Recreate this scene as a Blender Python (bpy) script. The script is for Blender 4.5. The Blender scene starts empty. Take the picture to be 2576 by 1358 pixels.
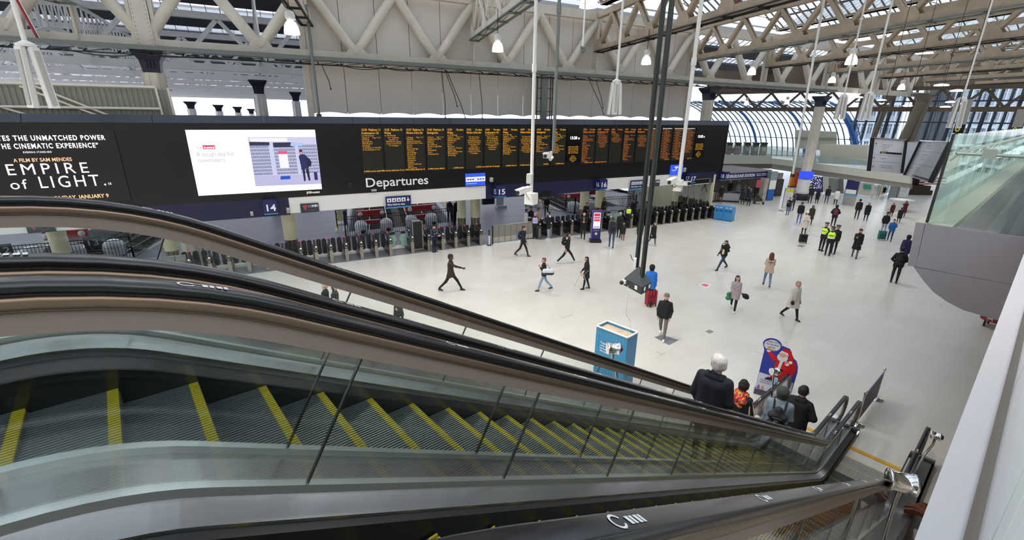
import bpy, bmesh, math, random
import numpy as np
from mathutils import Vector, Matrix

rnd = random.Random(7)
SC = bpy.context.scene
COL = SC.collection
# ---------------------------------------------------------------- camera
F_PX, PCX, PCY = 1150.0, 1288.0, 679.0
CAM_Z = 7.65
PITCH, ROLL, YAW = math.radians(18.52), math.radians(0.71), math.radians(49.26)
_c, _s = math.cos(PITCH), math.sin(PITCH)
_A = np.array([[1, 0, 0], [0, -_s, -_c], [0, _c, -_s]])
_cr, _sr = math.cos(ROLL), math.sin(ROLL)
_B = np.array([[_cr, -_sr, 0], [_sr, _cr, 0], [0, 0, 1]]) @ _A
_W = np.array([[math.sin(YAW), -math.cos(YAW), 0], [math.cos(YAW), math.sin(YAW), 0], [0, 0, 1]])
RC = _B @ _W                      # world -> camera (right, down, forward)
CAM = np.array([0, 0, CAM_Z])
cam_d = bpy.data.cameras.new('camera'); cam = bpy.data.objects.new('camera', cam_d); COL.objects.link(cam)
cam_d.sensor_width = 36.0; cam_d.lens = F_PX / 2576 * 36.0; cam_d.clip_start = 0.02; cam_d.clip_end = 900
m = Matrix([[RC[0][0], -RC[1][0], -RC[2][0], 0], [RC[0][1], -RC[1][1], -RC[2][1], 0], [RC[0][2], -RC[1][2], -RC[2][2], CAM_Z], [0, 0, 0, 1]])
cam.matrix_world = m
SC.camera = cam

def ray(px, py): return RC.T @ np.array([(px - PCX) / F_PX, (py - PCY) / F_PX, 1])
def at(px, py, z=0.0):
    """the point of the horizontal plane z that is seen at a place of the photograph"""
    r = ray(px, py); p = CAM + r * (z - CAM_Z) / r[2]; return (float(p[0]), float(p[1]), float(z))
def zat(px, py, b):
    """height above point b of what is seen at a place of the photograph"""
    r = ray(px, py); t = math.hypot(b[0], b[1]) / math.hypot(r[0], r[1]); return CAM_Z + r[2] * t
def over(px, py, dist):
    """the point seen at a place of the photograph at a given horizontal distance"""
    r = ray(px, py); p = CAM + r * dist / math.hypot(r[0], r[1]); return tuple(float(v) for v in p)

# ---------------------------------------------------------------- light
EXPOSURE = 0.42
SC.view_settings.view_transform = 'Standard'; SC.view_settings.look = 'None'
SC.view_settings.exposure = EXPOSURE; SC.view_settings.gamma = 1.0
SC.view_settings.use_curve_mapping = False
SC.render.film_transparent = False
SC.cycles.use_denoising = True
SC.cycles.max_bounces = 10; SC.cycles.diffuse_bounces = 5; SC.cycles.glossy_bounces = 4
SC.cycles.transmission_bounces = 8; SC.cycles.transparent_max_bounces = 24
SC.cycles.sample_clamp_indirect = 6.0
SC.cycles.caustics_reflective = False; SC.cycles.caustics_refractive = False
world = bpy.data.worlds.new('overcast_sky'); SC.world = world; world.use_nodes = True
_nt = world.node_tree; _bg = _nt.nodes['Background']
_bg.inputs[0].default_value = (0.87, 0.92, 1.0, 1); _bg.inputs[1].default_value = 1.9

def area(name, loc, size, power, col=(1, 0.93, 0.82), rot=(0, 0, 0)):
    l = bpy.data.lights.new(name, 'AREA'); l.shape = 'RECTANGLE'; l.size, l.size_y = size; l.energy = power; l.color = col
    o = bpy.data.objects.new(name, l); o.location = loc; o.rotation_euler = rot; COL.objects.link(o); return o

# ---------------------------------------------------------------- materials
def lin(c):
    if isinstance(c, str):
        c = c.lstrip('#'); c = [int(c[i:i + 2], 16) / 255 for i in (0, 2, 4)]
    return tuple((x / 12.92 if x <= 0.04045 else ((x + 0.055) / 1.055) ** 2.4) for x in c)
_M = {}
def mat(name, col='#808080', rough=0.5, metal=0.0, emit=None, es=1.0, noise=0.0, nscale=8.0, bump=0.0, bscale=40.0, spec=0.5, alpha=1.0, stretch=None, dirt=None):
    if name in _M: return _M[name]
    m = bpy.data.materials.new(name); m.use_nodes = True; nt = m.node_tree; b = nt.nodes['Principled BSDF']
    c = lin(col) if isinstance(col, str) else lin(tuple(col))
    b.inputs['Base Color'].default_value = (*c, 1); b.inputs['Roughness'].default_value = rough
    b.inputs['Metallic'].default_value = metal
    b.inputs['Specular IOR Level'].default_value = spec
    tc = None
    def coords(sc, st=None):
        nonlocal tc
        if tc is None: tc = nt.nodes.new('ShaderNodeTexCoord')
        mp = nt.nodes.new('ShaderNodeMapping'); nt.links.new(tc.outputs['Object'], mp.inputs[0])
        mp.inputs['Scale'].default_value = st or (1, 1, 1); return mp
    if noise > 0:
        mp = coords(nscale, stretch); n = nt.nodes.new('ShaderNodeTexNoise'); n.inputs['Scale'].default_value = nscale; n.inputs['Detail'].default_value = 4
        nt.links.new(mp.outputs[0], n.inputs['Vector'])
        mx = nt.nodes.new('ShaderNodeMix'); mx.data_type = 'RGBA'
        d = lin(dirt) if dirt else tuple(x * (1 - noise) for x in c)
        u = tuple(min(1, x * (1 + noise * 0.6)) for x in c)
        mx.inputs[6].default_value = (*d, 1); mx.inputs[7].default_value = (*(c if dirt else u), 1)
        rp = nt.nodes.new('ShaderNodeMapRange'); rp.inputs['From Min'].default_value = 0.3; rp.inputs['From Max'].default_value = 0.7
        nt.links.new(n.outputs['Fac'], rp.inputs[0]); nt.links.new(rp.outputs[0], mx.inputs[0])
        nt.links.new(mx.outputs[2], b.inputs['Base Color'])
    if bump > 0:
        mp = coords(bscale, stretch); n = nt.nodes.new('ShaderNodeTexNoise'); n.inputs['Scale'].default_value = bscale
        nt.links.new(mp.outputs[0], n.inputs['Vector'])
        bp = nt.nodes.new('ShaderNodeBump'); bp.inputs['Strength'].default_value = bump; bp.inputs['Distance'].default_value = 0.02
        nt.links.new(n.outputs['Fac'], bp.inputs['Height']); nt.links.new(bp.outputs[0], b.inputs['Normal'])
    if emit:
        es = es / 1.27
        b.inputs['Emission Color'].default_value = (*lin(emit), 1); b.inputs['Emission Strength'].default_value = es
    if alpha < 1: b.inputs['Alpha'].default_value = alpha
    _M[name] = m; return m

def glassmat(name, tint=(0.80, 0.90, 0.86), refl=0.10, rough=0.0, veil=0.0, veil_col=(0.8, 0.9, 0.88), graze=0.8):
    """thin pane: tinted transparency, a mirror coat by fresnel and a little milky scatter"""
    if name in _M: return _M[name]
    m = bpy.data.materials.new(name); m.use_nodes = True; nt = m.node_tree
    for n in list(nt.nodes): nt.nodes.remove(n)
    out = nt.nodes.new('ShaderNodeOutputMaterial')
    tr = nt.nodes.new('ShaderNodeBsdfTransparent'); tr.inputs[0].default_value = (*tint, 1)
    gl = nt.nodes.new('ShaderNodeBsdfGlossy'); gl.inputs[0].default_value = (1, 1, 1, 1); gl.inputs[1].default_value = rough
    lw = nt.nodes.new('ShaderNodeLayerWeight'); lw.inputs[0].default_value = 0.5
    pw = nt.nodes.new('ShaderNodeMath'); pw.operation = 'POWER'; pw.inputs[1].default_value = 4.0; nt.links.new(lw.outputs['Facing'], pw.inputs[0])
    mu = nt.nodes.new('ShaderNodeMath'); mu.operation = 'MULTIPLY_ADD'; mu.inputs[1].default_value = graze; mu.inputs[2].default_value = refl; mu.use_clamp = True
    nt.links.new(pw.outputs[0], mu.inputs[0])
    mx = nt.nodes.new('ShaderNodeMixShader'); nt.links.new(mu.outputs[0], mx.inputs[0])
    nt.links.new(tr.outputs[0], mx.inputs[1]); nt.links.new(gl.outputs[0], mx.inputs[2])
    last = mx
    if veil > 0:
        df = nt.nodes.new('ShaderNodeBsdfDiffuse'); df.inputs[0].default_value = (*veil_col, 1)
        tl = nt.nodes.new('ShaderNodeBsdfTranslucent'); tl.inputs[0].default_value = (*veil_col, 1)
        ad = nt.nodes.new('ShaderNodeMixShader'); ad.inputs[0].default_value = 0.5; nt.links.new(df.outputs[0], ad.inputs[1]); nt.links.new(tl.outputs[0], ad.inputs[2])
        m2 = nt.nodes.new('ShaderNodeMixShader'); m2.inputs[0].default_value = veil
        nt.links.new(mx.outputs[0], m2.inputs[1]); nt.links.new(ad.outputs[0], m2.inputs[2]); last = m2
    nt.links.new(last.outputs[0], out.inputs[0]); _M[name] = m; return m

# ---------------------------------------------------------------- mesh builder
class MB:
    def __init__(s): s.v = []; s.f = []; s.mi = []; s.sm = []
    def add(s, vs, fs, mi=0, smooth=False):
        o = len(s.v); s.v += [tuple(map(float, p)) for p in vs]
        for f in fs: s.f.append([i + o for i in f]); s.mi.append(mi); s.sm.append(smooth)
        return s
    def box(s, c, sz, rz=0.0, mi=0, M=None):
        x, y, z = [a / 2 for a in sz]; ps = [(-x, -y, -z), (x, -y, -z), (x, y, -z), (-x, y, -z), (-x, -y, z), (x, -y, z), (x, y, z), (-x, y, z)]
        if rz:
            cs, sn = math.cos(rz), math.sin(rz); ps = [(p[0] * cs - p[1] * sn, p[0] * sn + p[1] * cs, p[2]) for p in ps]
        if M is not None: ps = [tuple(M @ Vector(p)) for p in ps]
        ps = [(p[0] + c[0], p[1] + c[1], p[2] + c[2]) for p in ps]
        return s.add(ps, [(0, 3, 2, 1), (4, 5, 6, 7), (0, 1, 5, 4), (1, 2, 6, 5), (2, 3, 7, 6), (3, 0, 4, 7)], mi)
    def beam(s, a, b, w, h, up=(0, 0, 1), mi=0):
        a, b = Vector(a), Vector(b); d = (b - a).normalized(); u = Vector(up)
        r = d.cross(u)
        if r.length < 1e-4: r = d.cross(Vector((1, 0, 0)))
        r.normalize(); u = r.cross(d).normalized()
        ps = []
        for e in (a, b):
            for sr, su in ((-1, -1), (1, -1), (1, 1), (-1, 1)): ps.append(e + r * (sr * w / 2) + u * (su * h / 2))
        return s.add(ps, [(0, 1, 2, 3), (7, 6, 5, 4), (0, 4, 5, 1), (1, 5, 6, 2), (2, 6, 7, 3), (3, 7, 4, 0)], mi)
    def tube(s, pts, r, seg=8, mi=0, caps=True, smooth=True):
        pts = [Vector(p) for p in pts]; n = len(pts); rs = r if isinstance(r, (list, tuple)) else [r] * n
        rings = []; ref = None
        for i, p in enumerate(pts):
            d = (pts[min(i + 1, n - 1)] - pts[max(i - 1, 0)]).normalized()
            if ref is None: ref = d.cross(Vector((0, 0, 1))) if abs(d.z) < 0.95 else d.cross(Vector((1, 0, 0)))
            ref = (ref - d * ref.dot(d)).normalized(); q = d.cross(ref)
            rings.append([p + ref * (rs[i] * math.cos(2 * math.pi * k / seg)) + q * (rs[i] * math.sin(2 * math.pi * k / seg)) for k in range(seg)])
        vs = [v for rg in rings for v in rg]; fs = []
        for i in range(n - 1):
            for k in range(seg): fs.append((i * seg + k, i * seg + (k + 1) % seg, (i + 1) * seg + (k + 1) % seg, (i + 1) * seg + k))
        s.add(vs, fs, mi, smooth)
        if caps:
            s.add(rings[0], [tuple(range(seg))[::-1]], mi); s.add(rings[-1], [tuple(range(seg))], mi)
        return s
    def lathe(s, prof, c=(0, 0, 0), seg=20, mi=0, smooth=True, a0=0.0, sx=1.0, sy=1.0):
        n = len(prof); vs = []
        for k in range(seg):
            a = a0 + 2 * math.pi * k / seg
            for (r, z) in prof: vs.append((c[0] + r * sx * math.cos(a), c[1] + r * sy * math.sin(a), c[2] + z))
        fs = []
        for k in range(seg):
            for i in range(n - 1):
                q = ((k + 1) % seg) * n; fs.append((k * n + i, q + i, q + i + 1, k * n + i + 1))
        return s.add(vs, fs, mi, smooth)
    def prism(s, pts, off, mi=0, smooth=False):
        """closed outline pts (3D, planar) pushed along off"""
        n = len(pts); off = Vector(off); a = [Vector(p) for p in pts]; b = [p + off for p in a]
        s.add(a + b, [tuple(range(n))[::-1], tuple(range(n, 2 * n))], mi)
        s.add(a + b, [(i, (i + 1) % n, n + (i + 1) % n, n + i) for i in range(n)], mi, smooth)
        return s
    def sphere(s, c, r, seg=12, rings=8, mi=0, sz=1.0):
        prof = [(max(1e-4, r * math.sin(math.pi * i / rings)), -r * sz * math.cos(math.pi * i / rings)) for i in range(rings + 1)]
        return s.lathe(prof, c, seg, mi)
    def mesh(s, name, mats):
        me = bpy.data.meshes.new(name); me.from_pydata(s.v, [], s.f)
        for m_ in (mats if isinstance(mats, (list, tuple)) else [mats]): me.materials.append(m_)
        me.polygons.foreach_set('material_index', s.mi); me.polygons.foreach_set('use_smooth', s.sm)
        me.update(); return me
    def build(s, name, mats, parent=None, kind=None):
        return link(name, s.mesh(name, mats), parent, kind)

def link(name, me, parent=None, kind=None, loc=None):
    o = bpy.data.objects.new(name, me); COL.objects.link(o)
    if parent is not None: o.parent = parent
    if kind: o['kind'] = kind
    if loc is not None: o.location = loc
    return o
def tag(o, label=None, cat=None, group=None, kind=None):
    if label: o['label'] = label
    if cat: o['category'] = cat
    if group: o['group'] = group
    if kind: o['kind'] = kind
    return o
def thing(name, label, cat, loc=(0, 0, 0), rz=0.0, group=None):
    o = bpy.data.objects.new(name, None); COL.objects.link(o); o.location = loc; o.rotation_euler = (0, 0, rz)
    o.empty_display_size = 0.2
    return tag(o, label, cat, group)
KIDS = {}
def kids(o): return [c for c in o.children]
def dup(root, loc, rz, label, group=None):
    def rec(o, par):
        c = o.copy(); COL.objects.link(c); c.parent = par
        for ch in o.children: rec(ch, c)
        return c
    r = rec(root, None); r.location = loc; r.rotation_euler = (0, 0, rz); r['label'] = label
    if group: r['group'] = group
    return r
_TQ = []
def text_mesh(name, body, size, material, M, align='LEFT', ext=0.0, spacing=1.0, fit=None, bold=0.0, line=1.0, italic=0.0):
    """flat letters laid out in the plane of matrix M (x right, y up); filled in by flush_text(); fit = wanted width"""
    me = bpy.data.meshes.new(name); me.materials.append(material)
    cu = bpy.data.curves.new('t', 'FONT'); cu.body = body; cu.size = size; cu.align_x = align; cu.extrude = ext
    cu.space_character = spacing; cu.offset = bold; cu.resolution_u = 1 if size < 0.2 else 3; cu.space_line = line; cu.shear = italic
    _TQ.append((cu, me, M.copy(), fit)); return me
def flush_text():
    tmp = []
    for cu, me, M, fit in _TQ:
        ob = bpy.data.objects.new('t', cu); COL.objects.link(ob); tmp.append(ob)
    dg = bpy.context.evaluated_depsgraph_get()
    for ob, (cu, me, M, fit) in zip(tmp, _TQ):
        m2 = bpy.data.meshes.new_from_object(ob.evaluated_get(dg)); bm = bmesh.new(); bm.from_mesh(m2)
        if fit and bm.verts:
            xs = [v.co.x for v in bm.verts]; w = max(xs) - min(xs)
            if w > 0: M = M @ Matrix.Diagonal((fit / w, 1, 1, 1))
        bm.transform(M)
        for f in bm.faces: f.material_index = 0
        bm.to_mesh(me); bm.free(); bpy.data.meshes.remove(m2)
    for ob in tmp: bpy.data.objects.remove(ob)
    for cu, *_ in _TQ: bpy.data.curves.remove(cu)
def text(name, body, size, material, M, parent=None, **k):
    o = bpy.data.objects.new(name, text_mesh(name, body, size, material, M, **k)); COL.objects.link(o)
    if parent is not None: rel(o, parent)
    return o
def rel(o, par):
    """parent a child whose mesh is in world coordinates"""
    o.parent = par
    M = Matrix.Identity(4); q = par
    while q is not None:
        B = Matrix.Translation(q.location) @ Matrix.Rotation(q.rotation_euler.z, 4, 'Z') @ Matrix.Diagonal((*q.scale, 1))
        M = q.matrix_parent_inverse @ B @ M if q.parent is not None else B @ M
        q = q.parent
    o.matrix_parent_inverse = M.inverted(); return o
def frame(o, x, y):
    """matrix with origin o, local x and y axes along vectors x, y"""
    x = Vector(x).normalized(); y = Vector(y).normalized(); z = x.cross(y)
    return Matrix(((x[0], y[0], z[0], o[0]), (x[1], y[1], z[1], o[1]), (x[2], y[2], z[2], o[2]), (0, 0, 0, 1)))
# ---------------------------------------------------------------- axes of the gate line (s along it, off behind it)
B0 = np.array([2.77, 25.83, 0.0]); B1 = np.array([37.74, 17.83, 0.0])
DV = (B1 - B0) / np.linalg.norm(B1 - B0); NV = np.array([-DV[1], DV[0], 0.0]); PHI = math.atan2(DV[1], DV[0])
def P(s, off, z=0.0):
    p = B0 + DV * s + NV * off; return (float(p[0]), float(p[1]), float(z))
def so(p):
    q = np.array([p[0], p[1], 0]) - B0; return float(q @ DV), float(q @ NV)
DVv, NVv, UP = Vector(DV), Vector(NV), Vector((0, 0, 1))

# materials of the setting
def floor_material():
    m = bpy.data.materials.new('cream_terrazzo'); m.use_nodes = True; nt = m.node_tree; b = nt.nodes['Principled BSDF']
    b.inputs['Roughness'].default_value = 0.24; b.inputs['Specular IOR Level'].default_value = 0.5
    tc = nt.nodes.new('ShaderNodeTexCoord')
    br = nt.nodes.new('ShaderNodeTexBrick'); br.offset = 0.5
    br.inputs['Color1'].default_value = (*lin('#d3cfc7'), 1); br.inputs['Color2'].default_value = (*lin('#cfcac2'), 1)
    br.inputs['Mortar'].default_value = (*lin('#c2bcb3'), 1); br.inputs['Scale'].default_value = 1.0
    br.inputs['Mortar Size'].default_value = 0.004; br.inputs['Brick Width'].default_value = 0.9; br.inputs['Row Height'].default_value = 0.6
    nt.links.new(tc.outputs['Object'], br.inputs['Vector'])
    n = nt.nodes.new('ShaderNodeTexNoise'); n.inputs['Scale'].default_value = 0.5; n.inputs['Detail'].default_value = 6
    nt.links.new(tc.outputs['Object'], n.inputs['Vector'])
    mx = nt.nodes.new('ShaderNodeMix'); mx.data_type = 'RGBA'; mx.blend_type = 'MULTIPLY'; mx.inputs[0].default_value = 0.35
    cr = nt.nodes.new('ShaderNodeValToRGB'); cr.color_ramp.elements[0].position = 0.35; cr.color_ramp.elements[0].color = (0.88, 0.86, 0.83, 1); cr.color_ramp.elements[1].position = 0.6
    nt.links.new(n.outputs['Fac'], cr.inputs[0]); nt.links.new(br.outputs['Color'], mx.inputs[6]); nt.links.new(cr.outputs[0], mx.inputs[7])
    # dark worn joints in a few places
    b2 = nt.nodes.new('ShaderNodeTexBrick'); b2.offset = 0.5
    for k, v in (('Color1', (0, 0, 0, 1)), ('Color2', (0, 0, 0, 1)), ('Mortar', (1, 1, 1, 1))): b2.inputs[k].default_value = v
    b2.inputs['Scale'].default_value = 1.0; b2.inputs['Mortar Size'].default_value = 0.007; b2.inputs['Brick Width'].default_value = 0.9; b2.inputs['Row Height'].default_value = 0.6
    nt.links.new(tc.outputs['Object'], b2.inputs['Vector'])
    n2 = nt.nodes.new('ShaderNodeTexNoise'); n2.inputs['Scale'].default_value = 0.9; n2.inputs['Detail'].default_value = 3
    nt.links.new(tc.outputs['Object'], n2.inputs['Vector'])
    mr = nt.nodes.new('ShaderNodeMapRange'); mr.inputs['From Min'].default_value = 0.66; mr.inputs['From Max'].default_value = 0.70
    nt.links.new(n2.outputs['Fac'], mr.inputs[0])
    ml = nt.nodes.new('ShaderNodeMath'); ml.operation = 'MULTIPLY'; nt.links.new(mr.outputs[0], ml.inputs[0]); nt.links.new(b2.outputs['Color'], ml.inputs[1])
    m3 = nt.nodes.new('ShaderNodeMix'); m3.data_type = 'RGBA'; m3.inputs[7].default_value = (*lin('#6a645c'), 1)
    nt.links.new(ml.outputs[0], m3.inputs[0]); nt.links.new(mx.outputs[2], m3.inputs[6]); nt.links.new(m3.outputs[2], b.inputs['Base Color'])
    return m
M_FLOOR = floor_material()
M_PLAT = mat('platform_grey_blue', '#83828f', 0.45, noise=0.10, nscale=1.2)
M_CREAMSTRIP = mat('cream_strip', '#e9e2cd', 0.5)
M_DKMAT = mat('gate_mat_grey', '#6f6d72', 0.45, noise=0.12, nscale=3)
M_BLACK = mat('black_gloss', '#0b0c0f', 0.18)
M_BLK2 = mat('black_satin', '#15161a', 0.45)
M_RUBBER = mat('handrail_rubber', '#121216', 0.22, spec=0.6)
M_STEEL = mat('brushed_steel', '#a3a1a1', 0.27, 1.0, noise=0.06, nscale=3, stretch=(0.3, 1, 6))
M_STEELD = mat('dark_steel', '#4c4a48', 0.35, 0.9, noise=0.12, nscale=2)
M_ALU = mat('aluminium_trim', '#c9cccb', 0.30, 0.9)
M_CHROME = mat('chrome', '#e6e6e6', 0.07, 1.0)
M_BRONZE = mat('bronze_trim', '#83705f', 0.30, 0.7)
M_BEIGE = mat('beige_fascia', '#8f8076', 0.42, 0.25)
M_WHITE = mat('white_paint', '#e4e3e0', 0.5)
M_YEL = mat('safety_yellow', '#d9a520', 0.5)
M_YELS = mat('step_yellow', '#a8971f', 0.5)
M_STEPG = mat('step_ridge', '#6d7273', 0.45, 0.6)
M_STEPD = mat('step_groove', '#23282a', 0.6)
M_SKIRT = mat('skirt_black', '#101012', 0.35)
M_GREY = mat('grey_cladding', '#76737a', 0.5, noise=0.05, nscale=1.0)
M_NAVY = mat('navy_panel', '#16183c', 0.35)
M_GLASS = glassmat('escalator_glass', (0.935, 0.965, 0.955), 0.05)
M_GLASSB = glassmat('balustrade_glass', (0.87, 0.935, 0.905), 0.06, veil=0.03)

# ---- concourse and platform floors
def poly(name, pts, z, m, kind='structure', thick=0.3, parent=None):
    mb = MB(); mb.prism([(p[0], p[1], z) for p in pts], (0, 0, -thick), 0); return mb.build(name, m, parent, kind)
poly('floor', [(-30, -14), (150, -14), (150, 60), P(36.7, 60)[:2], P(36.7, -0.45)[:2], P(-26, 0.1)[:2]], 0, M_FLOOR)
# gate mat and cream strip behind it
for (nm, s0, s1, o0, o1, m_) in (('gate_mat', -26, 15.0, -0.42, 0.95, M_DKMAT), ('gate_mat', 18.2, 36.6, -0.85, 0.75, M_DKMAT), ('cream_strip', -26, 15.0, 0.95, 1.75, M_CREAMSTRIP), ('cream_strip', 18.2, 36.6, 0.75, 1.5, M_CREAMSTRIP)):
    poly('trim_3' if nm == 'cream_strip' else 'trim_4', [P(s0, o0)[:2], P(s1, o0)[:2], P(s1, o1)[:2], P(s0, o1)[:2]], 0.012, m_, thick=0.012)
# platforms with sunken track beds between them; tracks run along NV-ish (turned a little)
TA = math.radians(66.0); TV = np.array([math.cos(TA), math.sin(TA), 0.0])   # direction of the tracks and cross girders
def T(s, off, l, z=0.0):
    """from gate line point (s, off) go l along the tracks"""
    p = B0 + DV * s + NV * off + TV * l; return (float(p[0]), float(p[1]), float(z))
beds = [(-9.8, -4.2), (7.4, 14.8), (25.2, 31.2)]
edges = [-30] + [e for b_ in beds for e in b_] + [36.6]
L = 150.0
for i in range(0, len(edges), 2):
    a, b_ = edges[i], edges[i + 1]
    poly('floor', [P(a, 6.6)[:2], P(b_, 6.6)[:2], T(b_, 6.6, L)[:2], T(a, 6.6, L)[:2]], 0, M_PLAT, thick=1.2)
poly('floor', [P(-30, 0.1)[:2], P(36.6, -0.4)[:2], P(36.6, 6.6)[:2], P(-30, 6.6)[:2]], -0.004, M_PLAT, thick=1.2)
M_BED = mat('track_ballast', '#5d5552', 0.9, noise=0.25, nscale=6)
M_RAIL = mat('rail_steel', '#8d8c8a', 0.35, 0.9)
M_YLINE = mat('platform_edge_yellow', '#d9cf8a', 0.6)
M_WLINE = mat('platform_edge_white', '#d8d8d4', 0.6)
for (a, b_) in beds:
    poly('floor', [P(a, 6.6)[:2], P(b_, 6.6)[:2], T(b_, 6.6, L)[:2], T(a, 6.6, L)[:2]], -1.0, M_BED, thick=0.2)
    w = b_ - a
    tr = thing('railway_track', 'steel railway tracks in the sunken bed behind the %s gates' % {-9.8: 'far left', 7.4: 'wide', 25.2: 'right hand'}[a], 'railway track', T((a + b_) / 2, 6.6, 0.2, -1.0), TA)
    for q, cx in enumerate((a + w * 0.28, a + w * 0.72)):
        for g in (-0.72, 0.72):
            mb = MB(); p0 = Vector(T(cx, 6.6, 1.5, -0.88)) ; p1 = Vector(T(cx, 6.6, 60, -0.88)); sd = Vector((-TV[1], TV[0], 0)) * g
            mb.beam(p0 + sd, p1 + sd, 0.07, 0.15); rel(mb.build('rail', M_RAIL), tr)
        mb = MB()
        for k in range(60):
            mb.box((T(cx, 6.6, 1.8 + k * 0.75, -0.96)), (0.26, 2.5, 0.1), TA)
        rel(mb.build('sleepers', mat('sleeper', '#4a4340', 0.9), None, 'stuff'), tr)
    for e, sg in ((a, -1), (b_, 1)):
        mb = MB(); u = Vector(DV) * sg
        q0, q1 = Vector(T(e, 6.6, 0.5, 0.004)), Vector(T(e, 6.6, 80, 0.004))
        for o0, o1, mi in ((0.15, 0.4, 1), (0.75, 0.95, 0)):
            mb.add([q0 + u * o0, q0 + u * o1, q1 + u * o1, q1 + u * o0], [(0, 1, 2, 3)], mi)
        mb.build('trim_5', [M_YLINE, M_WLINE], None, 'structure')

# ---------------------------------------------------------------- escalators
TAN30 = math.tan(math.radians(30))
def rail_path(c=7.21, zt=7.25, zb=1.0, x0=-3.0, x1=13.0, Rt=2.05, Rb=1.2, newel=True, r=0.36, step=0.25):
    """(x, z, nx, nz) samples of the handrail top line"""
    out = []; xt = (c - zt) / TAN30; xb = (c - zb) / TAN30; tt = Rt * math.tan(math.radians(15)); tb = Rb * math.tan(math.radians(15))
    def seg(xa, za, xb_, zb_, nx, nz):
        n = max(1, int(math.hypot(xb_ - xa, zb_ - za) / step))
        for i in range(n): out.append((xa + (xb_ - xa) * i / n, za + (zb_ - za) * i / n, nx, nz))
    if newel:
        for i in range(0, 13):
            a = math.pi / 2 + math.pi * (12 - i) / 12
            out.append((x0 + r * math.cos(a), zt - r + r * math.sin(a), math.cos(a), math.sin(a)))
    seg(x0, zt, xt - tt, zt, 0, 1)
    for i in range(8):
        a = math.radians(90 - 30 * i / 8); out.append((xt - tt + Rt * math.cos(a), zt - Rt + Rt * math.sin(a), math.cos(a), math.sin(a)))
    s30, c30 = 0.5, math.sqrt(3) / 2
    seg(xt + tt * c30, zt - tt * s30, xb - tb * c30, zb + tb * s30, s30, c30)
    for i in range(8):
        a = math.radians(30 - 30 * i / 8); out.append((xb + tb - Rb * math.sin(a), zb + Rb - Rb * math.cos(a), math.sin(a), math.cos(a)))
    seg(xb + tb, zb, x1, zb, 0, 1)
    if newel:
        for i in range(0, 13):
            a = math.pi / 2 - math.pi * i / 12
            out.append((x1 + r * math.cos(a), zb - r + r * math.sin(a), math.cos(a), math.sin(a)))
    else: out.append((x1, zb, 0, 1))
    return out
RAIL = rail_path(); BASE = rail_path(newel=False, x1=13.0, x0=-3.0)
def sweep(mb, path, prof, mi=0, closed=True, smooth=False, floor=None):
    n = len(prof); vs = []
    for (x, z, nx, nz) in path:
        for (y, k) in prof:
            zz = z - nz * k
            if floor is not None: zz = max(zz, floor)
            vs.append((x - nx * k, y, zz))
    fs = []
    for i in range(len(path) - 1):
        for j in range(n if closed else n - 1):
            fs.append((i * n + j, (i + 1) * n + j, (i + 1) * n + (j + 1) % n, i * n + (j + 1) % n))
    mb.add(vs, fs, mi, smooth)
    if closed:
        mb.add(vs[:n], [tuple(range(n))], mi); mb.add(vs[-n:], [tuple(range(n))[::-1]], mi)
def pathlen(path):
    L_ = [0.0]
    for a, b_ in zip(path, path[1:]): L_.append(L_[-1] + math.hypot(b_[0] - a[0], b_[1] - a[1]))
    return L_
def subpath(path, l0, l1):
    Ls = pathlen(path); out = []
    def interp(l):
        for i in range(len(Ls) - 1):
            if Ls[i] <= l <= Ls[i + 1]:
                f = (l - Ls[i]) / max(1e-9, Ls[i + 1] - Ls[i]); return tuple(path[i][k] + (path[i + 1][k] - path[i][k]) * f for k in range(4))
        return path[-1]
    out.append(interp(l0))
    for i, l in enumerate(Ls):
        if l0 < l < l1: out.append(path[i])
    out.append(interp(l1)); return out
def rounded(hw, k0, k1, r, y, n=4):
    ps = []
    for (cy, ck, a0) in ((hw - r, k0 + r, 0), (-(hw - r), k0 + r, 90), (-(hw - r), k1 - r, 180), (hw - r, k1 - r, 270)):
        for i in range(n + 1):
            a = math.radians(a0 + 90 * i / n); ps.append((y + cy + r * math.cos(a), ck - r * math.sin(a)))
    return ps
def nose_z(x):
    """height of the step noses: level, sloped, level with soft bends"""
    z = 6.15 - TAN30 * x; zt, zb, w = 6.17, 0.014, 0.12
    z = zt - math.log(1 + math.exp((zt - z) / w)) * w if (zt - z) / w < 30 else z
    z = zb + (math.log(1 + math.exp((z - zb) / w)) * w if (z - zb) / w < 30 else z - zb)
    return z
_step = MB()
W2 = 0.5
_step.box((-0.19, 0, -0.030), (0.37, 1.0, 0.03), mi=1)
_step.box((-0.012, 0, -0.14), (0.02, 1.0, 0.22), mi=1)
for k in range(40):
    y = -W2 + 0.0125 + k * 0.025
    _step.box((-0.21, y, -0.0075), (0.32, 0.009, 0.015), mi=0)
    _step.box((-0.025, y, -0.0075), (0.05, 0.010, 0.0155), mi=2)
    _step.box((-0.001, y, -0.13), (0.012, 0.008, 0.22), mi=0)
STEP_ME = _step.mesh('step', [M_STEPG, M_STEPD, M_YELS])
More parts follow.
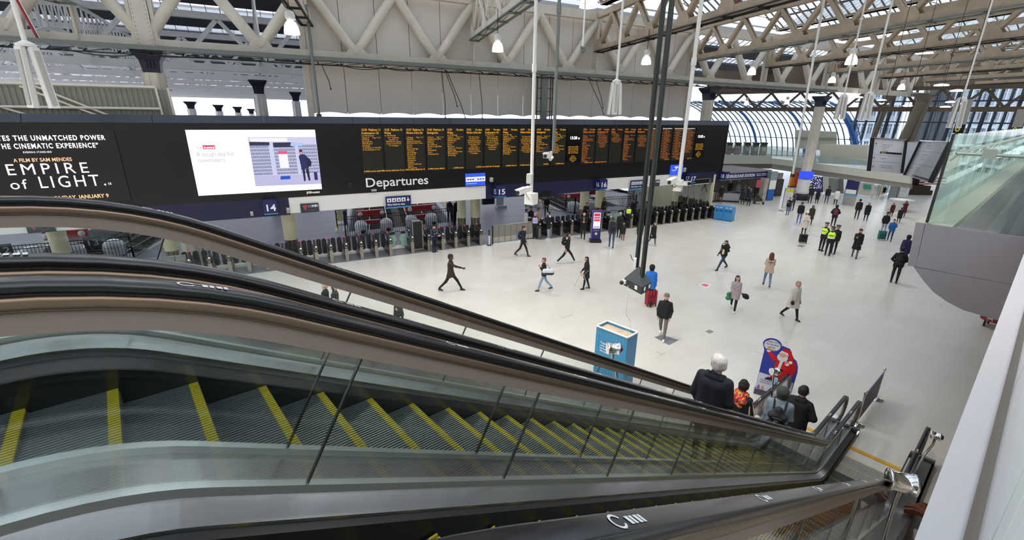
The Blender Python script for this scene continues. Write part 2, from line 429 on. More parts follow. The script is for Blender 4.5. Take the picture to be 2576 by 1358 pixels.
def escalator(label, yl, yr, panels_first, outer_l, outer_r):
    """yl: handrail on the side of the platforms, yr: handrail on the side of the balcony"""
    e = thing('escalator', label, 'escalator', (0, 0, 0)); yc = (yl + yr) / 2
    for side, y in (('l', yl), ('r', yr)):
        sg = -1 if side == 'l' else 1          # towards the steps
        mb = MB(); sweep(mb, RAIL, rounded(0.043, 0.0, 0.042, 0.016, y), smooth=True); hr = mb.build('handrail', M_RUBBER, e)
        # printed marks on the belt: a ring and a short line of small blocks
        mb = MB(); Ls = pathlen(RAIL); tot = Ls[-1]
        l = 2.6 + (0.5 if side == 'l' else 0)
        while l < tot - 1.7:
            (x, z, nx, nz) = subpath(RAIL, l, l + 0.01)[0]; t_ = Vector((nz, 0, -nx)); nn = Vector((nx, 0, nz)); c_ = Vector((x, y, z)) + nn * 0.0015; yy = Vector((0, 1, 0))
            ring = []; m_ = 14
            for i in range(m_):
                a = 2 * math.pi * i / m_; ring.append((c_ + t_ * (0.026 * math.cos(a)) + yy * (0.024 * math.sin(a)), c_ + t_ * (0.019 * math.cos(a)) + yy * (0.017 * math.sin(a))))
            for i in range(m_ - 2):
                q = ring[i + 2]; p_ = ring[i + 1]; mb.add([p_[0], q[0], q[1], p_[1]], [(0, 1, 2, 3)])
            for j, wd in enumerate((0.016, 0.013, 0.016, 0.012)):
                o = c_ + t_ * (0.045 + j * 0.021); mb.add([o - yy * 0.014, o + t_ * wd - yy * 0.014, o + t_ * wd + yy * 0.012, o + yy * 0.012], [(0, 1, 2, 3)])
            l += 1.15
        mb.build('printed_mark', mat('print_white', '#d8d8d8', 0.5), hr, 'stuff')
        mb = MB(); sweep(mb, RAIL, rounded(0.036, 0.040, 0.092, 0.018, y), smooth=True); mb.build('handrail_guide', M_BRONZE, e)
        mb = MB(); sweep(mb, RAIL, [(y - 0.014, 0.088), (y + 0.014, 0.088), (y + 0.014, 0.158), (y - 0.014, 0.158)]); mb.build('fascia_strip', M_BEIGE, e)
        # glass panels
        tot = pathlen(BASE)[-1]; l = 0.0; first = True; cut = 0.55 + panels_first[0 if side == 'l' else 1]
        while l < tot - 0.2:
            l2 = min(tot, l + (cut if first else 1.27)); first = False
            mb = MB(); sweep(mb, subpath(BASE, l + 0.003, l2 - 0.003), [(y - 0.006, 0.150), (y + 0.006, 0.150), (y + 0.006, 0.750), (y - 0.006, 0.750)])
            mb.build('glass_panel', M_GLASS, e)
            if l2 < tot - 0.1:
                mb = MB(); (x, z, nx, nz) = subpath(BASE, l2 - 0.004, l2 + 0.004)[0]
                mb.beam((x - nx * 0.155, y, z - nz * 0.155), (x - nx * 0.75, y, z - nz * 0.75), 0.016, 0.007, up=(nz, 0, -nx)); mb.build('panel_joint', M_STEELD, e)
            l = l2
        # round newel glass
        mb = MB(); pts = [(13.0, y - 0.006, 0.85)] + [(13.0 + 0.21 * math.cos(a), y - 0.006, 0.64 + 0.21 * math.sin(a)) for a in [math.pi / 2 - math.pi * i / 10 for i in range(11)]] + [(12.99, y - 0.006, 0.25)]
        mb.prism(pts, (0, 0.012, 0)); mb.build('glass_panel', M_GLASS, e)
        mb = MB(); sweep(mb, BASE, [(y - 0.022, 0.735), (y + 0.022, 0.735), (y + 0.022, 0.775), (y - 0.022, 0.775)]); mb.build('glass_clamp_strip', M_ALU, e)
        # inner deck and skirt
        ye = yc - sg * (W2 + 0.006)
        mb = MB(); sweep(mb, BASE, [(y + sg * 0.022, 0.772), (ye - sg * 0.03, 0.812), (ye - sg * 0.03, 0.83), (y + sg * 0.022, 0.79)][:: (1 if sg > 0 else -1)]); mb.build('inner_deck', M_STEEL, e)
        mb = MB(); sweep(mb, BASE, [(ye - sg * 0.03, 0.83), (ye, 0.845), (ye, 1.30), (ye - sg * 0.03, 1.30)][:: (1 if sg > 0 else -1)], floor=0.001); mb.build('skirt', M_SKIRT, e)
        # outer deck
        oy = outer_l if side == 'l' else outer_r
        if oy is not None:
            y0 = y - sg * 0.022
            mb = MB(); sweep(mb, BASE, [(y0, 0.765), (oy, 0.765), (oy, 0.785), (y0, 0.785)][:: (-1 if sg > 0 else 1)]); mb.build('outer_deck', M_STEEL, e)
    k = 0; xs = []
    x = 0.14 - 0.372 * 7
    while x < 12.35:
        st = link('step', STEP_ME, e); st.location = (x, yc, nose_z(x)); x += 0.372
    mb = MB(); mb.box((12.47, yc, 0.012), (0.11, 1.02, 0.024), mi=0)
    mb.build('comb_plate', M_YEL, e)
    mb = MB(); mb.box((-2.75, yc, 6.17), (0.5, 1.06, 0.05)); mb.build('landing_plate', M_STEELD, e)
    return e
def cladding(e, y0, y1, nm='side_cladding', k0=0.765, k1=1.95, m_=None):
    mb = MB(); sweep(mb, BASE, [(y0, k0), (y1, k0), (y1, k1), (y0, k1)], floor=0.002); return mb.build(nm, m_ or M_GREY, e)
def under(e, y0, y1):
    mb = MB(); sweep(mb, [p for p in BASE if p[0] < 7.6], [(y0, 1.90), (y1, 1.90), (y1, 1.95), (y0, 1.95)]); return mb.build('underside', M_GREY, e)
ESC_A = escalator('down escalator farther from the balcony, carrying four riders', 3.40, 2.05, (0.15, 0.75), 3.74, 1.782)
ESC_B = escalator('empty escalator nearest the balcony, its lit steps seen between black handrails', 1.76, 0.43, (0.75, 0.4), None, 0.13)
cladding(ESC_A, 3.74, 3.70); under(ESC_A, 3.70, 1.915)
cladding(ESC_B, 0.17, 0.13); under(ESC_B, 1.905, 0.17)
# end caps of the balustrade bases at floor level
for e, (ya, yb) in ((ESC_A, (3.24, 3.74)), (ESC_A, (1.93, 2.21)), (ESC_B, (1.61, 1.90)), (ESC_B, (0.13, 0.58))):
    mb = MB(); mb.prism([(12.9, ya, 0.0), (13.25, ya, 0.0), (13.25, ya, 0.16), (13.0, ya, 0.25), (12.9, ya, 0.25)], (0, yb - ya, 0)); mb.build('base_cap', M_STEELD, e)
mb = MB(); mb.box((13.0, 1.60, 0.17), (0.16, 0.01, 0.02)); mb.build('base_light', mat('base_light', '#ffffff', 0.4, emit='#ffffff', es=3), ESC_B)

# ---------------------------------------------------------------- balcony the photograph is taken from, and its walkway
def struct(nm, mb, m_, parent=None): return mb.build(nm, m_, parent, 'structure')
mb = MB(); mb.box((-1.35, -4.1, 6.05), (21.3, 7.9, 0.24)); mb.box((60, -7.0, 6.05), (101.4, 13.8, 0.24)); struct('floor', mb, M_FLOOR)
mb = MB(); mb.box((-1.35, -0.055, 6.10), (21.3, 0.11, 0.34)); struct('trim_1', mb, mat('ledge_cap', '#b9b4bb', 0.45, noise=0.03, nscale=2))
mb = MB(); mb.box((-1.35, -0.13, 6.17), (21.3, 0.04, 0.22)); struct('trim_2', mb, mat('glass_channel', '#6d625d', 0.4, 0.6))
bal = thing('glass_balustrade', 'tall glass balustrade standing on the pale ledge right below the camera', 'balustrade', (-1, -0.14, 6.2))
M_GLASSW = glassmat('walkway_glass', (0.87, 0.935, 0.905), 0.03, veil=0.02, graze=.25)
bal2 = thing('glass_balustrade', 'green tinted glass balustrade around the far walkway corner with black corner post', 'balustrade', (9.31, 1.08, 6.2))
x = -6.0
while x < 9.2:
    mb = MB(); mb.box((x + 0.745, -0.135, 6.72), (1.48, 0.016, 1.08)); rel(mb.build('glass_panel', M_GLASSB), bal); x += 1.5
for i in range(9):   # side along the concourse
    mb = MB(); x0 = 9.33 + i * (1.45 if i < 5 else 4.0) - (12.75 if i >= 5 else 0); wd = 1.43 if i < 5 else 3.97
    mb.box((x0 + wd / 2, 1.085, 6.84), (wd, 0.016, 1.28)); rel(mb.build('glass_panel', M_GLASSW), bal2)
for i in range(2):
    mb = MB(); mb.box((9.315, 0.54 - i * 1.1, 6.84), (0.016, 1.06, 1.28)); rel(mb.build('glass_panel', M_GLASSW), bal2)
mb = MB(); mb.box((9.315, 1.085, 6.84), (0.035, 0.035, 1.3)); rel(mb.build('corner_post', M_BLK2), bal2)
mb = MB(); mb.tube([(9.42, 1.0, 7.22), (9.42, -3.0, 7.22)], 0.024); rel(mb.build('handrail', mat('satin_rail', '#c4c2ba', 0.3, 0.7)), bal2)
mb = MB(); mb.tube([(9.42, 1.0, 7.22), (42, 1.0, 7.22)], 0.022); rel(mb.build('handrail', mat('satin_rail')), bal2)
mb = MB()
for i in range(26): mb.tube([(9.6 + i * 1.2, 1.07, 7.1), (9.6 + i * 1.2, 1.0, 7.2)], 0.012, 5)
rel(mb.build('handrail_brackets', mat('satin_rail'), None, 'stuff'), bal2)
mb = MB(); mb.box((9.40, 0.66, 7.23), (0.02, 0.15, 0.13)); rel(mb.build('notice_plate', mat('plate_grey', '#a59d9f', 0.4)), bal2)
# profile of the walkway edge: a flat fascia and a curved soffit, each sheet its own panel
prof = [(1.16, 6.165), (1.16, 5.48), (1.02, 5.40), (0.76, 5.16), (0.39, 5.00), (-0.1, 4.93), (-1.5, 4.93), (-1.5, 6.165)]
walk = thing('walkway_cladding', 'grey panelled end of the upper walkway with a curved underside', 'cladding', (9.31, 0.5, 5.5))
def clp(nm, pts, x0=9.31, dx=0.03):
    mb = MB(); mb.prism([(x0, y, z) for (y, z) in pts], (dx, 0, 0)); return rel(mb.build(nm, M_GREY), walk)
clp('panel', [(1.21, 6.165), (1.16, 5.48), (1.06, 5.485), (1.10, 6.165)])
clp('panel', [(1.094, 6.165), (1.054, 5.485), (-1.0, 5.505), (-1.0, 6.165)])
clp('panel', [(1.08, 5.475), (0.93, 5.30), (0.76, 5.14), (0.58, 5.04), (0.39, 4.97), (0.05, 4.94), (-1.0, 4.94), (-1.0, 5.495)])
mb = MB(); mb.add([(9.33, 1.21, 6.165), (9.33, 1.16, 5.48), (60, 1.16, 5.48), (60, 1.21, 6.165)], [(0, 1, 2, 3)]); rel(mb.build('panel', M_GREY), walk)
mb = MB(); sp = [(1.08, 5.475), (0.93, 5.30), (0.76, 5.14), (0.58, 5.04), (0.39, 4.97), (0.05, 4.94), (-1.0, 4.94)]
mb.add([(9.34, y, z) for y, z in sp] + [(60, y, z) for y, z in sp], [(i, i + 1, i + 8, i + 7) for i in range(6)]); rel(mb.build('soffit', M_GREY), walk)
mb = MB(); mb.box((35, 1.0, 6.12), (51.3, 0.42, 0.11)); rel(mb.build('curb', mat('stone_curb', '#aaa79b', 0.5)), walk)
# ---------------------------------------------------------------- departure board and its frame
def BM(s, z, off=-0.05): return frame(P(s, off, z), DV, (0, 0, 1))
def slab(nm, s0, s1, z0, z1, off, th, m_, parent=None, kind=None):
    """upright plate on the gate line from s0 to s1, front face at off"""
    mb = MB(); mb.prism([P(s0, off, z0), P(s1, off, z0), P(s1, off, z1), P(s0, off, z1)], NVv * th)
    o = mb.build(nm, m_, None, kind)
    return rel(o, parent) if parent is not None else o
M_AMBER = mat('led_amber', '#000000', 0.5, emit='#ffb52a', es=0.9)
M_AMBER2 = mat('led_orange', '#000000', 0.5, emit='#f08a30', es=0.75)
M_LEDW = mat('led_white', '#000000', 0.5, emit='#ffffff', es=1.6)
M_LEDPANEL = mat('led_panel_face', '#16150f', 0.4)
M_CORNICE = mat('cornice_grey', '#3b3f4b', 0.35, 0.3)
board = thing('departure_board', 'long black departure board with amber train times hung across the concourse', 'departure board', P(12, 0, 2.8), PHI)
SL, SR = -17.0, 35.9
slab('backing_panel', SL, SR, 3.62, 7.25, 0.0, 0.55, mat('board_black', '#0d0e12', 0.28), board)
slab('end_panel', 35.9, 36.1, 2.78, 7.30, 0.0, 0.7, M_BLACK, board)
s = SL; k = 0
edges_c = [-17, -13, -9.4, -5.3, -1.1, 3.2, 7.3, 8.7, 10.5, 12.6, 14.7, 17.0, 19.6, 22.0, 24.5, 27.0, 29.6, 32.4, 36.1]
for a, b_ in zip(edges_c, edges_c[1:]):
    mb = MB(); mb.prism([P(a + .01, -0.04, 7.22), P(a + .01, 0.16, 7.55), P(a + .01, 0.6, 7.55), P(a + .01, 0.6, 7.22)], DVv * (b_ - a - 0.02)); rel(mb.build('cornice_panel', M_CORNICE), board)
NAMES = ['Southampton Ctl', 'Woking', 'Windsor & Eton Riv', 'Basingstoke', 'Woking', 'Windsor & Eton Riv', 'Southampton Ctl', 'Woking', 'Windsor & Eton Riv', 'Basingstoke', 'Woking']
TIMES = ['13:30  Platform 11', '13:35  Platform 10', '13:37  Platform 16', '13:45  Platform 14', '13:50       On time', '13:52       On time', '14:00       On time', '14:05       On time', '14:07       On time', '14:15       On time', '14:20       On time']
S_ = ['Woking', 'Basingstoke', 'Winchester', 'Eastleigh', 'Southampton Air Pkt', '& Southampton Ctl']
WIN = ['Vauxhall', 'Clapham Junction', 'Wandsworth Town', 'Putney', 'Barnes', 'Barnes Bridge', 'Chiswick', 'Kew Bridge', 'Brentford', 'Syon Lane', 'Isleworth', 'Hounslow', 'Feltham', 'Ashford (Surrey)', 'Staines', 'Wraysbury']
BAS = ['Clapham Junction', 'Surbiton', 'Woking', 'Brookwood', 'Farnborough Main', 'Fleet', 'Winchfield', 'Hook', '& Basingstoke']
WOK = ['Clapham Junction', 'Wimbledon', 'Surbiton', 'Esher', 'Hersham', 'Walton on Thames', 'Weybridge', 'Byfleet & New Haw', 'West Byfleet', '& Woking']
MSG1 = ['For Clapham', 'Junction or', 'Wimbledon please', 'travel in the front', '10 carriages.']
MSG2 = ['For Syon Lane,', 'Hounslow or', 'Wraysbury please', 'travel in the front', '8 carriages. For', 'Isleworth,', 'Sunnymeads or', 'Datchet please', 'travel in the front', '7 carriages.']
MSG3 = ['Please note, the', 'lifts at Eastleigh', 'are currently out', 'of service. Please', 'speak to a member', 'of staff if you', 'need further', 'assistance']
BODY = [(0, S_, 1), (1, MSG1, 0), (0, WIN, 1), (0, BAS, 1), (0, WOK, 1), (1, MSG2, 0), (1, MSG3, 0), (0, WOK, 1), (1, MSG2, 0), (0, BAS, 1), (0, WOK, 1), None,
        (0, WIN, 1), (1, MSG3, 0), (1, MSG1, 0), (0, WIN, 1), (1, MSG2[:8], 0), 'T', 'T', 'T', 'T2', None]
FOOT = ['A SWR service which h', 'WR service which has 12 car', 'SWR service which has 10', 'A SWR service which h', 'A SWR service', 'A SWR s', 'vice which has 10 carriages', 'A SWR service of', 'A SWR service which', 'A SWR s', 'A SWR service', '', 'A SWR service o', 'carrying that this train ha', '', '', '', 'Page 1 of 4', 'Page 2 of 4', 'Page 3 of 4', 'Page 4 of 4', '']
T12 = ['14:22       On time', '14:30       On time', '14:35       On time', '14:37       On time', '14:45       On time']
N12 = ['Windsor & Eton Riv', 'Southampton Ctl', 'Woking', 'Windsor & Eton Riv', 'Basingstoke']
SUB = ['14:50', '14:52', '15:00', '15:05', '15:07', '15:15', '15:20', '15:22', '15:30', '15:35', '15:37']
SUBN = ['Woking', 'Windsor & Eton Riv', 'Southampton Ctl', 'Woking', 'Windsor & Eton', 'Basingstoke', 'Woking', 'Windsor', 'Southampton Ctl', 'Woking', 'Basingstoke']
for k in range(22):
    s0 = 7.60 + 1.183 * k; clock = BODY[k] is None; s1 = s0 + 1.07
    zt, zb = 7.02, 4.66
    pn = slab('led_panel', s0, s1, zb if not clock else 4.85, zt, -0.035, 0.035, M_LEDPANEL if not clock else M_BLACK, board)
    X0 = s0 + 0.06
    if clock:
        text('clock_digits', '13:28' , 0.26, M_LEDW, BM(s0 + 0.5, 6.30), pn, align='CENTER', bold=0.006); text('clock_seconds', '25', 0.15, M_LEDW, BM(s0 + 0.93, 6.30), pn, align='CENTER', bold=0.004)
        text('led_text', 'PERSONAL ITEMS\nIf you are waiting a\nwhile for your train\nplease check your\nbags and belongings', 0.105, M_AMBER, BM(s0 + 0.53, 5.78), pn, align='CENTER', line=0.9)
        text('led_text', 'Look\nmake time\nplatform and\ncarriage you\nneed', 0.105, M_AMBER, BM(s0 + 0.53, 5.22), pn, align='CENTER', line=0.9); continue
    am = M_AMBER if k < 12 else M_AMBER2
    if BODY[k] in ('T', 'T2'):
        text('led_heading', 'Subsequent departures', 0.10, M_LEDW, BM(X0, 7.045 - 0.10), pn, fit=0.92)
        L1 = []
        for q in range(11 if BODY[k] == 'T' else 9): L1 += [SUB[(q + 3 * k) % 11] + '  ' + SUBN[(q * 3 + k) % 11], '       On time   Plat %d' % (1 + (q * 5 + k) % 19)]
        text('led_text', '\n'.join(L1), 0.115, M_AMBER2, BM(X0, 6.83), pn, line=0.83, fit=0.95)
    else:
        kk = k if k < 11 else None
        tt, nn = (TIMES[k], NAMES[k]) if k < 11 else (T12[k - 12], N12[k - 12])
        text('led_heading', tt, 0.155, am, BM(X0, 6.86), pn, fit=0.96, bold=0.003); text('led_heading', nn, 0.155, am, BM(X0, 6.70), pn, fit=min(0.93, 0.058 * len(nn)), bold=0.003)
        cen, lines, call = BODY[k]
        if nn in ('Woking', 'Southampton Ctl'): text('led_text', 'via Weybridge' if nn == 'Woking' else 'via Winchester', 0.105, am, BM(X0, 6.585), pn, bold=0.0)
        if call: text('led_text', 'Calling at:      Page 1 of 1', 0.105, am, BM(X0, 6.48), pn, fit=0.95, bold=0.0)
        text('led_text', '\n'.join(lines), 0.112, am, BM(s0 + 0.53 if cen else X0, 6.38 if call else 6.47), pn, align='CENTER' if cen else 'LEFT', line=0.92)
        mb = MB()
        for q in range(14):
            z = 6.30 - q * 0.112; mb.add([P(s0 + .03, -0.0365, z), P(s1 - .03, -0.0365, z), P(s1 - .03, -0.0365, z + 0.006), P(s0 + .03, -0.0365, z + 0.006)], [(0, 1, 2, 3)])
        rel(mb.build('row_lines', mat('led_row_line', '#2c2a1c', 0.5)), pn)
    if FOOT[k]: text('led_text', FOOT[k], 0.105, am, BM(s1 - 0.05, 4.74), pn, align='RIGHT', bold=0.003)
text('board_lettering', 'Departures', 0.70, mat('white_lettering', '#e6e6ea', 0.5), BM(7.62, 3.93, -0.012), board, fit=3.48, bold=0.006, ext=0.012)
# lower fascia: navy and white stretches
fas = thing('lower_fascia', 'navy and white lower fascia strip over the ticket gates', 'fascia', P(5, 0.05, 2.8), PHI)
M_WFAS = mat('white_fascia', '#d9d7d4', 0.45)
for (a, b_, c_, z0, z1) in ((-17, -3.0, 'w', 2.82, 3.62), (-3.0, 3.78, 'n', 2.74, 3.62), (3.78, 14.80, 'w', 2.82, 3.62), (14.80, 24.1, 'n', 2.80, 3.62), (24.1, 31.5, 'w', 2.80, 3.62), (31.5, 35.9, 'n', 2.76, 3.62)):
    slab('fascia_panel', a, b_, z0, z1, 0.0 if c_ == 'n' else 0.02, 0.5, M_NAVY if c_ == 'n' else M_WFAS, fas)
# big advertising screens
def scr(s, z, off=-0.075): return BM(s, z, off)
M_SCRB = mat('screen_black', '#000000', 0.25, emit='#17181a', es=0.8)
M_TXTW = mat('screen_white', '#000000', 0.4, emit='#ffffff', es=1.3); M_TXTP = mat('screen_peach', '#000000', 0.4, emit='#ffc896', es=1.1)
ad1 = thing('advertising_screen', 'black film advertising screen at the left end of the board', 'screen', P(-7, -0.06, 4.0), PHI)
slab('screen_face', -12.3, -2.5, 3.95, 6.93, -0.06, 0.06, M_SCRB, ad1)
CX1 = -6.35
text('screen_text', 'CELEBRATES THE UNMATCHED POWER', 0.27, M_TXTW, scr(-2.85, 6.53), ad1, align='RIGHT', spacing=1.22, bold=0.008, fit=4.25)
text('screen_text', 'OF THE CINEMATIC EXPERIENCE\u201d', 0.27, M_TXTW, scr(-3.12, 6.22), ad1, align='RIGHT', spacing=1.22, bold=0.008, fit=3.45)
text('screen_text', 'EVENING STANDARD', 0.10, M_TXTW, scr(-5.08, 6.04), ad1, align='CENTER', spacing=1.2, bold=0.001, fit=.86)
text('screen_text', 'A FILM BY SAM MENDES', 0.20, M_TXTP, scr(-4.98, 5.70), ad1, align='CENTER', bold=0.004, fit=1.78)
text('screen_text', 'EMPIRE', 0.62, M_TXTW, scr(-6.20, 5.20), ad1, spacing=1.4, fit=2.5)
text('screen_text', 'of', 0.55, M_TXTW, scr(-6.22, 4.64), ad1, spacing=1.2, fit=0.52)
text('screen_text', 'LIGHT.', 0.68, M_TXTW, scr(-5.35, 4.64), ad1, spacing=1.3, fit=2.10)
text('screen_text', '15', 0.13, M_TXTW, scr(-3.15, 4.66), ad1, bold=0.003)
text('screen_text', 'MONDAY, JANUARY 9', 0.22, M_TXTP, scr(-3.22, 4.13), ad1, align='RIGHT', bold=0.006, fit=1.95)
ad2 = thing('advertising_screen', 'bright white news screen with a picture of a commuter at closed gates', 'screen', P(2.7, -0.06, 4.0), PHI)
slab('screen_face', 0.02, 5.42, 3.97, 6.92, -0.06, 0.06, mat('screen_bright', '#000000', 0.4, emit='#fbfaff', es=1.35), ad2)
def flat(nm, pts, m_, par, off=-0.064):
    mb = MB(); mb.add([P(a, off, z) for a, z in pts], [tuple(range(len(pts)))]); return rel(mb.build(nm, m_), par)
def em(nm, c='#ffffff', e=1.0): return mat(nm, '#000000', 0.5, emit=c, es=e)
flat('screen_picture', [(2.42, 4.28), (5.42, 4.24), (5.42, 6.58), (2.42, 6.58)], em('pic_pale', '#c9cbe8'), ad2)
flat('screen_picture', [(2.42, 4.28), (5.42, 4.24), (5.42, 4.75), (2.42, 4.78)], em('pic_floor', '#b9b8dd'), ad2, -0.066)
mb = MB()
for (a, b_) in ((2.45, 3.28), (3.45, 4.42), (4.55, 5.4)):
    for q in range(int((b_ - a) / 0.05)):
        x = a + q * 0.05
        for z in np.arange(4.8, 6.2, 0.16): mb.add([P(x + .006, -0.067, z), P(x + 0.036, -0.067, z + .02), P(x + 0.030, -0.067, z + .14), P(x + .012, -0.067, z + .13)], [(0, 1, 2, 3)])
rel(mb.build('picture_lattice', em('pic_lattice', '#34366a'), None, 'stuff'), ad2)
flat('screen_picture', [(2.45, 6.2), (3.3, 6.2), (3.3, 6.35), (2.45, 6.38)], em('pic_dark', '#2b2c4c'), ad2, -0.068)
flat('screen_picture', [(3.45, 6.1), (4.3, 6.1), (4.3, 6.33), (3.45, 6.33)], em('pic_dark'), ad2, -0.068)
flat('screen_picture', [(2.5, 6.38), (4.1, 6.38), (4.1, 6.54), (2.5, 6.54)], em('pic_white', '#f2f0ff'), ad2, -0.068)
flat('screen_picture', [(3.62, 5.10), (4.02, 5.10), (4.02, 5.92), (3.62, 5.92)], em('pic_white'), ad2, -0.070)
flat('screen_picture', [(3.62, 5.78), (4.02, 5.78), (4.02, 5.92), (3.62, 5.92)], em('pic_red', '#e0567c'), ad2, -0.071)
flat('screen_picture', [(3.55, 4.55), (4.0, 4.55), (4.02, 4.72), (3.58, 4.72)], em('pic_blue', '#1d4fc0'), ad2, -0.070)
flat('screen_picture', [(4.2, 6.15), (4.75, 6.15), (4.8, 6.3), (4.25, 6.32)], em('pic_cyan', '#a8c6f2'), ad2, -0.070)
PB = em('pic_navy', '#20255a')
flat('screen_picture', [(4.52, 5.65), (4.62, 5.75), (4.80, 5.75), (4.92, 5.60), (4.92, 5.05), (4.58, 5.0)], PB, ad2, -0.070)
flat('screen_picture', [(4.60, 5.02), (4.72, 5.02), (4.70, 4.45), (4.62, 4.40)], em('pic_ink', '#14173a'), ad2, -0.071)
flat('screen_picture', [(4.76, 5.02), (4.90, 5.04), (4.92, 4.45), (4.84, 4.42)], em('pic_ink'), ad2, -0.071)
flat('screen_picture', [(4.84, 5.58), (4.98, 5.55), (5.08, 5.35), (5.02, 5.12), (4.86, 5.15)], em('pic_ink'), ad2, -0.072)
flat('screen_picture', [(4.62 + 0.085 * math.cos(a), 5.85 + 0.1 * math.sin(a)) for a in np.arange(0, 6.2, 0.7)], em('pic_skin', '#c98f92'), ad2, -0.071)
flat('screen_picture', [(4.56, 5.87), (4.60, 5.97), (4.70, 5.97), (4.72, 5.87)], em('pic_ink'), ad2, -0.073)
flat('screen_picture', [(5.12, 4.45), (5.28, 4.45), (5.28, 4.85), (5.12, 4.85)], PB, ad2, -0.071)
text('screen_text', 'sky', 0.17, em('txt_grey', '#a9a5b4'), scr(0.24, 6.10, -0.066), ad2, fit=0.27)
flat('screen_picture', [(0.56, 6.07), (1.04, 6.07), (1.04, 6.25), (0.56, 6.25)], em('news_red', '#d8345c'), ad2, -0.066)
text('screen_text', 'news', 0.17, M_TXTW, scr(0.59, 6.10, -0.069), ad2, fit=0.42, bold=0.004)
text('screen_text', 'A tough day for\ncommuters', 0.27, em('txt_grey'), scr(0.26, 5.76, -0.066), ad2, fit=1.5)
text('board_lettering', 'JCDecaux', 0.13, mat('white_lettering'), BM(4.68, 3.78, -0.006), board, fit=0.66, bold=0.012)
# small blue screens
for (a, z0, w, z1, lab) in ((13.45, 3.67, 1.27, 4.40, 'blue train diagram screen at the end of the lettering Departures'), (30.2, 3.58, 1.25, 4.32, 'blue camera warning screen on the board, behind the white camera pole')):
    t = thing('information_screen', lab, 'screen', P(a, -0.1, z0), PHI)
    slab('screen_face', a, a + w, z0, z1, -0.10, 0.1, em('scr_blue', '#2f55e0', 1.1), t)
    if a < 20:
        flat('screen_picture', [(a, 3.92), (a + w, 3.92), (a + w, 4.20), (a, 4.20)], em('scr_white', '#e8ecff'), t, -0.104)
        mb = MB()
        for q in range(7):
            if q == 3: continue
            x = a + 0.08 + q * 0.165; mb.add([P(x, -0.107, 4.02), P(x + .12, -0.107, 4.02), P(x + .12, -0.107, 4.09), P(x, -0.107, 4.09)], [(0, 1, 2, 3)])
        rel(mb.build('screen_picture', em('scr_navy', '#22308e')), t)
        flat('screen_picture', [(a + .02, 3.80), (a + .7, 3.80), (a + .7, 3.82), (a + .02, 3.82)], em('scr_white'), t, -0.105)
    else:
        flat('screen_picture', [(a + .35, 4.12), (a + .75, 4.12), (a + .70, 4.20), (a + .35, 4.20)], em('scr_white'), t, -0.105); flat('screen_picture', [(a + .50, 3.98), (a + .58, 3.98), (a + .60, 4.12), (a + .45, 4.12)], em('scr_white'), t, -0.105)
        flat('screen_picture', [(a + .1, 3.90), (a + .5, 3.90), (a + .52, 3.94), (a + .1, 3.94)], em('scr_white'), t, -0.105)
        for zz in (4.12, 4.0, 3.88): flat('screen_picture', [(a + .85, zz), (a + 1.15, zz), (a + 1.15, zz + .03), (a + .85, zz + .03)], em('scr_pale', '#9db0ff'), t, -0.105)
# ---- platform number boxes that stand out from the fascia
M_SIGNN = mat('sign_navy', '#1b1f57', 0.35); M_CY = mat('sign_cyan', '#3f9fc6', 0.4); M_LET = mat('white_lettering')
def num_box(txt, s0, s1, z0, z1, lab, dep=0.5):
    t = thing('platform_sign', lab, 'sign', P(s0, -dep, z0), PHI, 'platform number boxes')
    mb = MB(); mb.prism([P(s0, -dep, z0 + .04), P(s1, -dep, z0 + .04), P(s1, -dep, z1), P(s0, -dep, z1)], NVv * (dep - .01)); rel(mb.build('box', M_SIGNN), t)
    mb = MB(); mb.prism([P(s0, -dep, z0), P(s1, -dep, z0), P(s1, -dep, z0 + .04), P(s0, -dep, z0 + .04)], NVv * (dep - .01)); rel(mb.build('cyan_edge', M_CY), t)
    text('number', txt, 0.46, M_LET, BM((s0 + s1) / 2, z0 + 0.17, -dep - .006), t, align='CENTER', bold=0.008, fit=(s1 - s0) * 0.66)
    text('number', txt, 0.46, M_LET, frame((Vector(P(s0, -dep / 2, z0 + .17)) - DVv * .006), -NVv, (0, 0, 1)), t, align='CENTER', bold=0.008, fit=dep * 0.6)
for txt, s0, s1 in (('13', -3.1, -2.5), ('14', 2.6, 3.22), ('15', 15.3, 15.95), ('16', 23.2, 23.85), ('17', 31.9, 32.6), ('18', 35.9, 36.4)):
    num_box(txt, s0, s1, 2.93, 3.62, 'navy sign box with the platform number %s and a cyan lower edge' % txt)
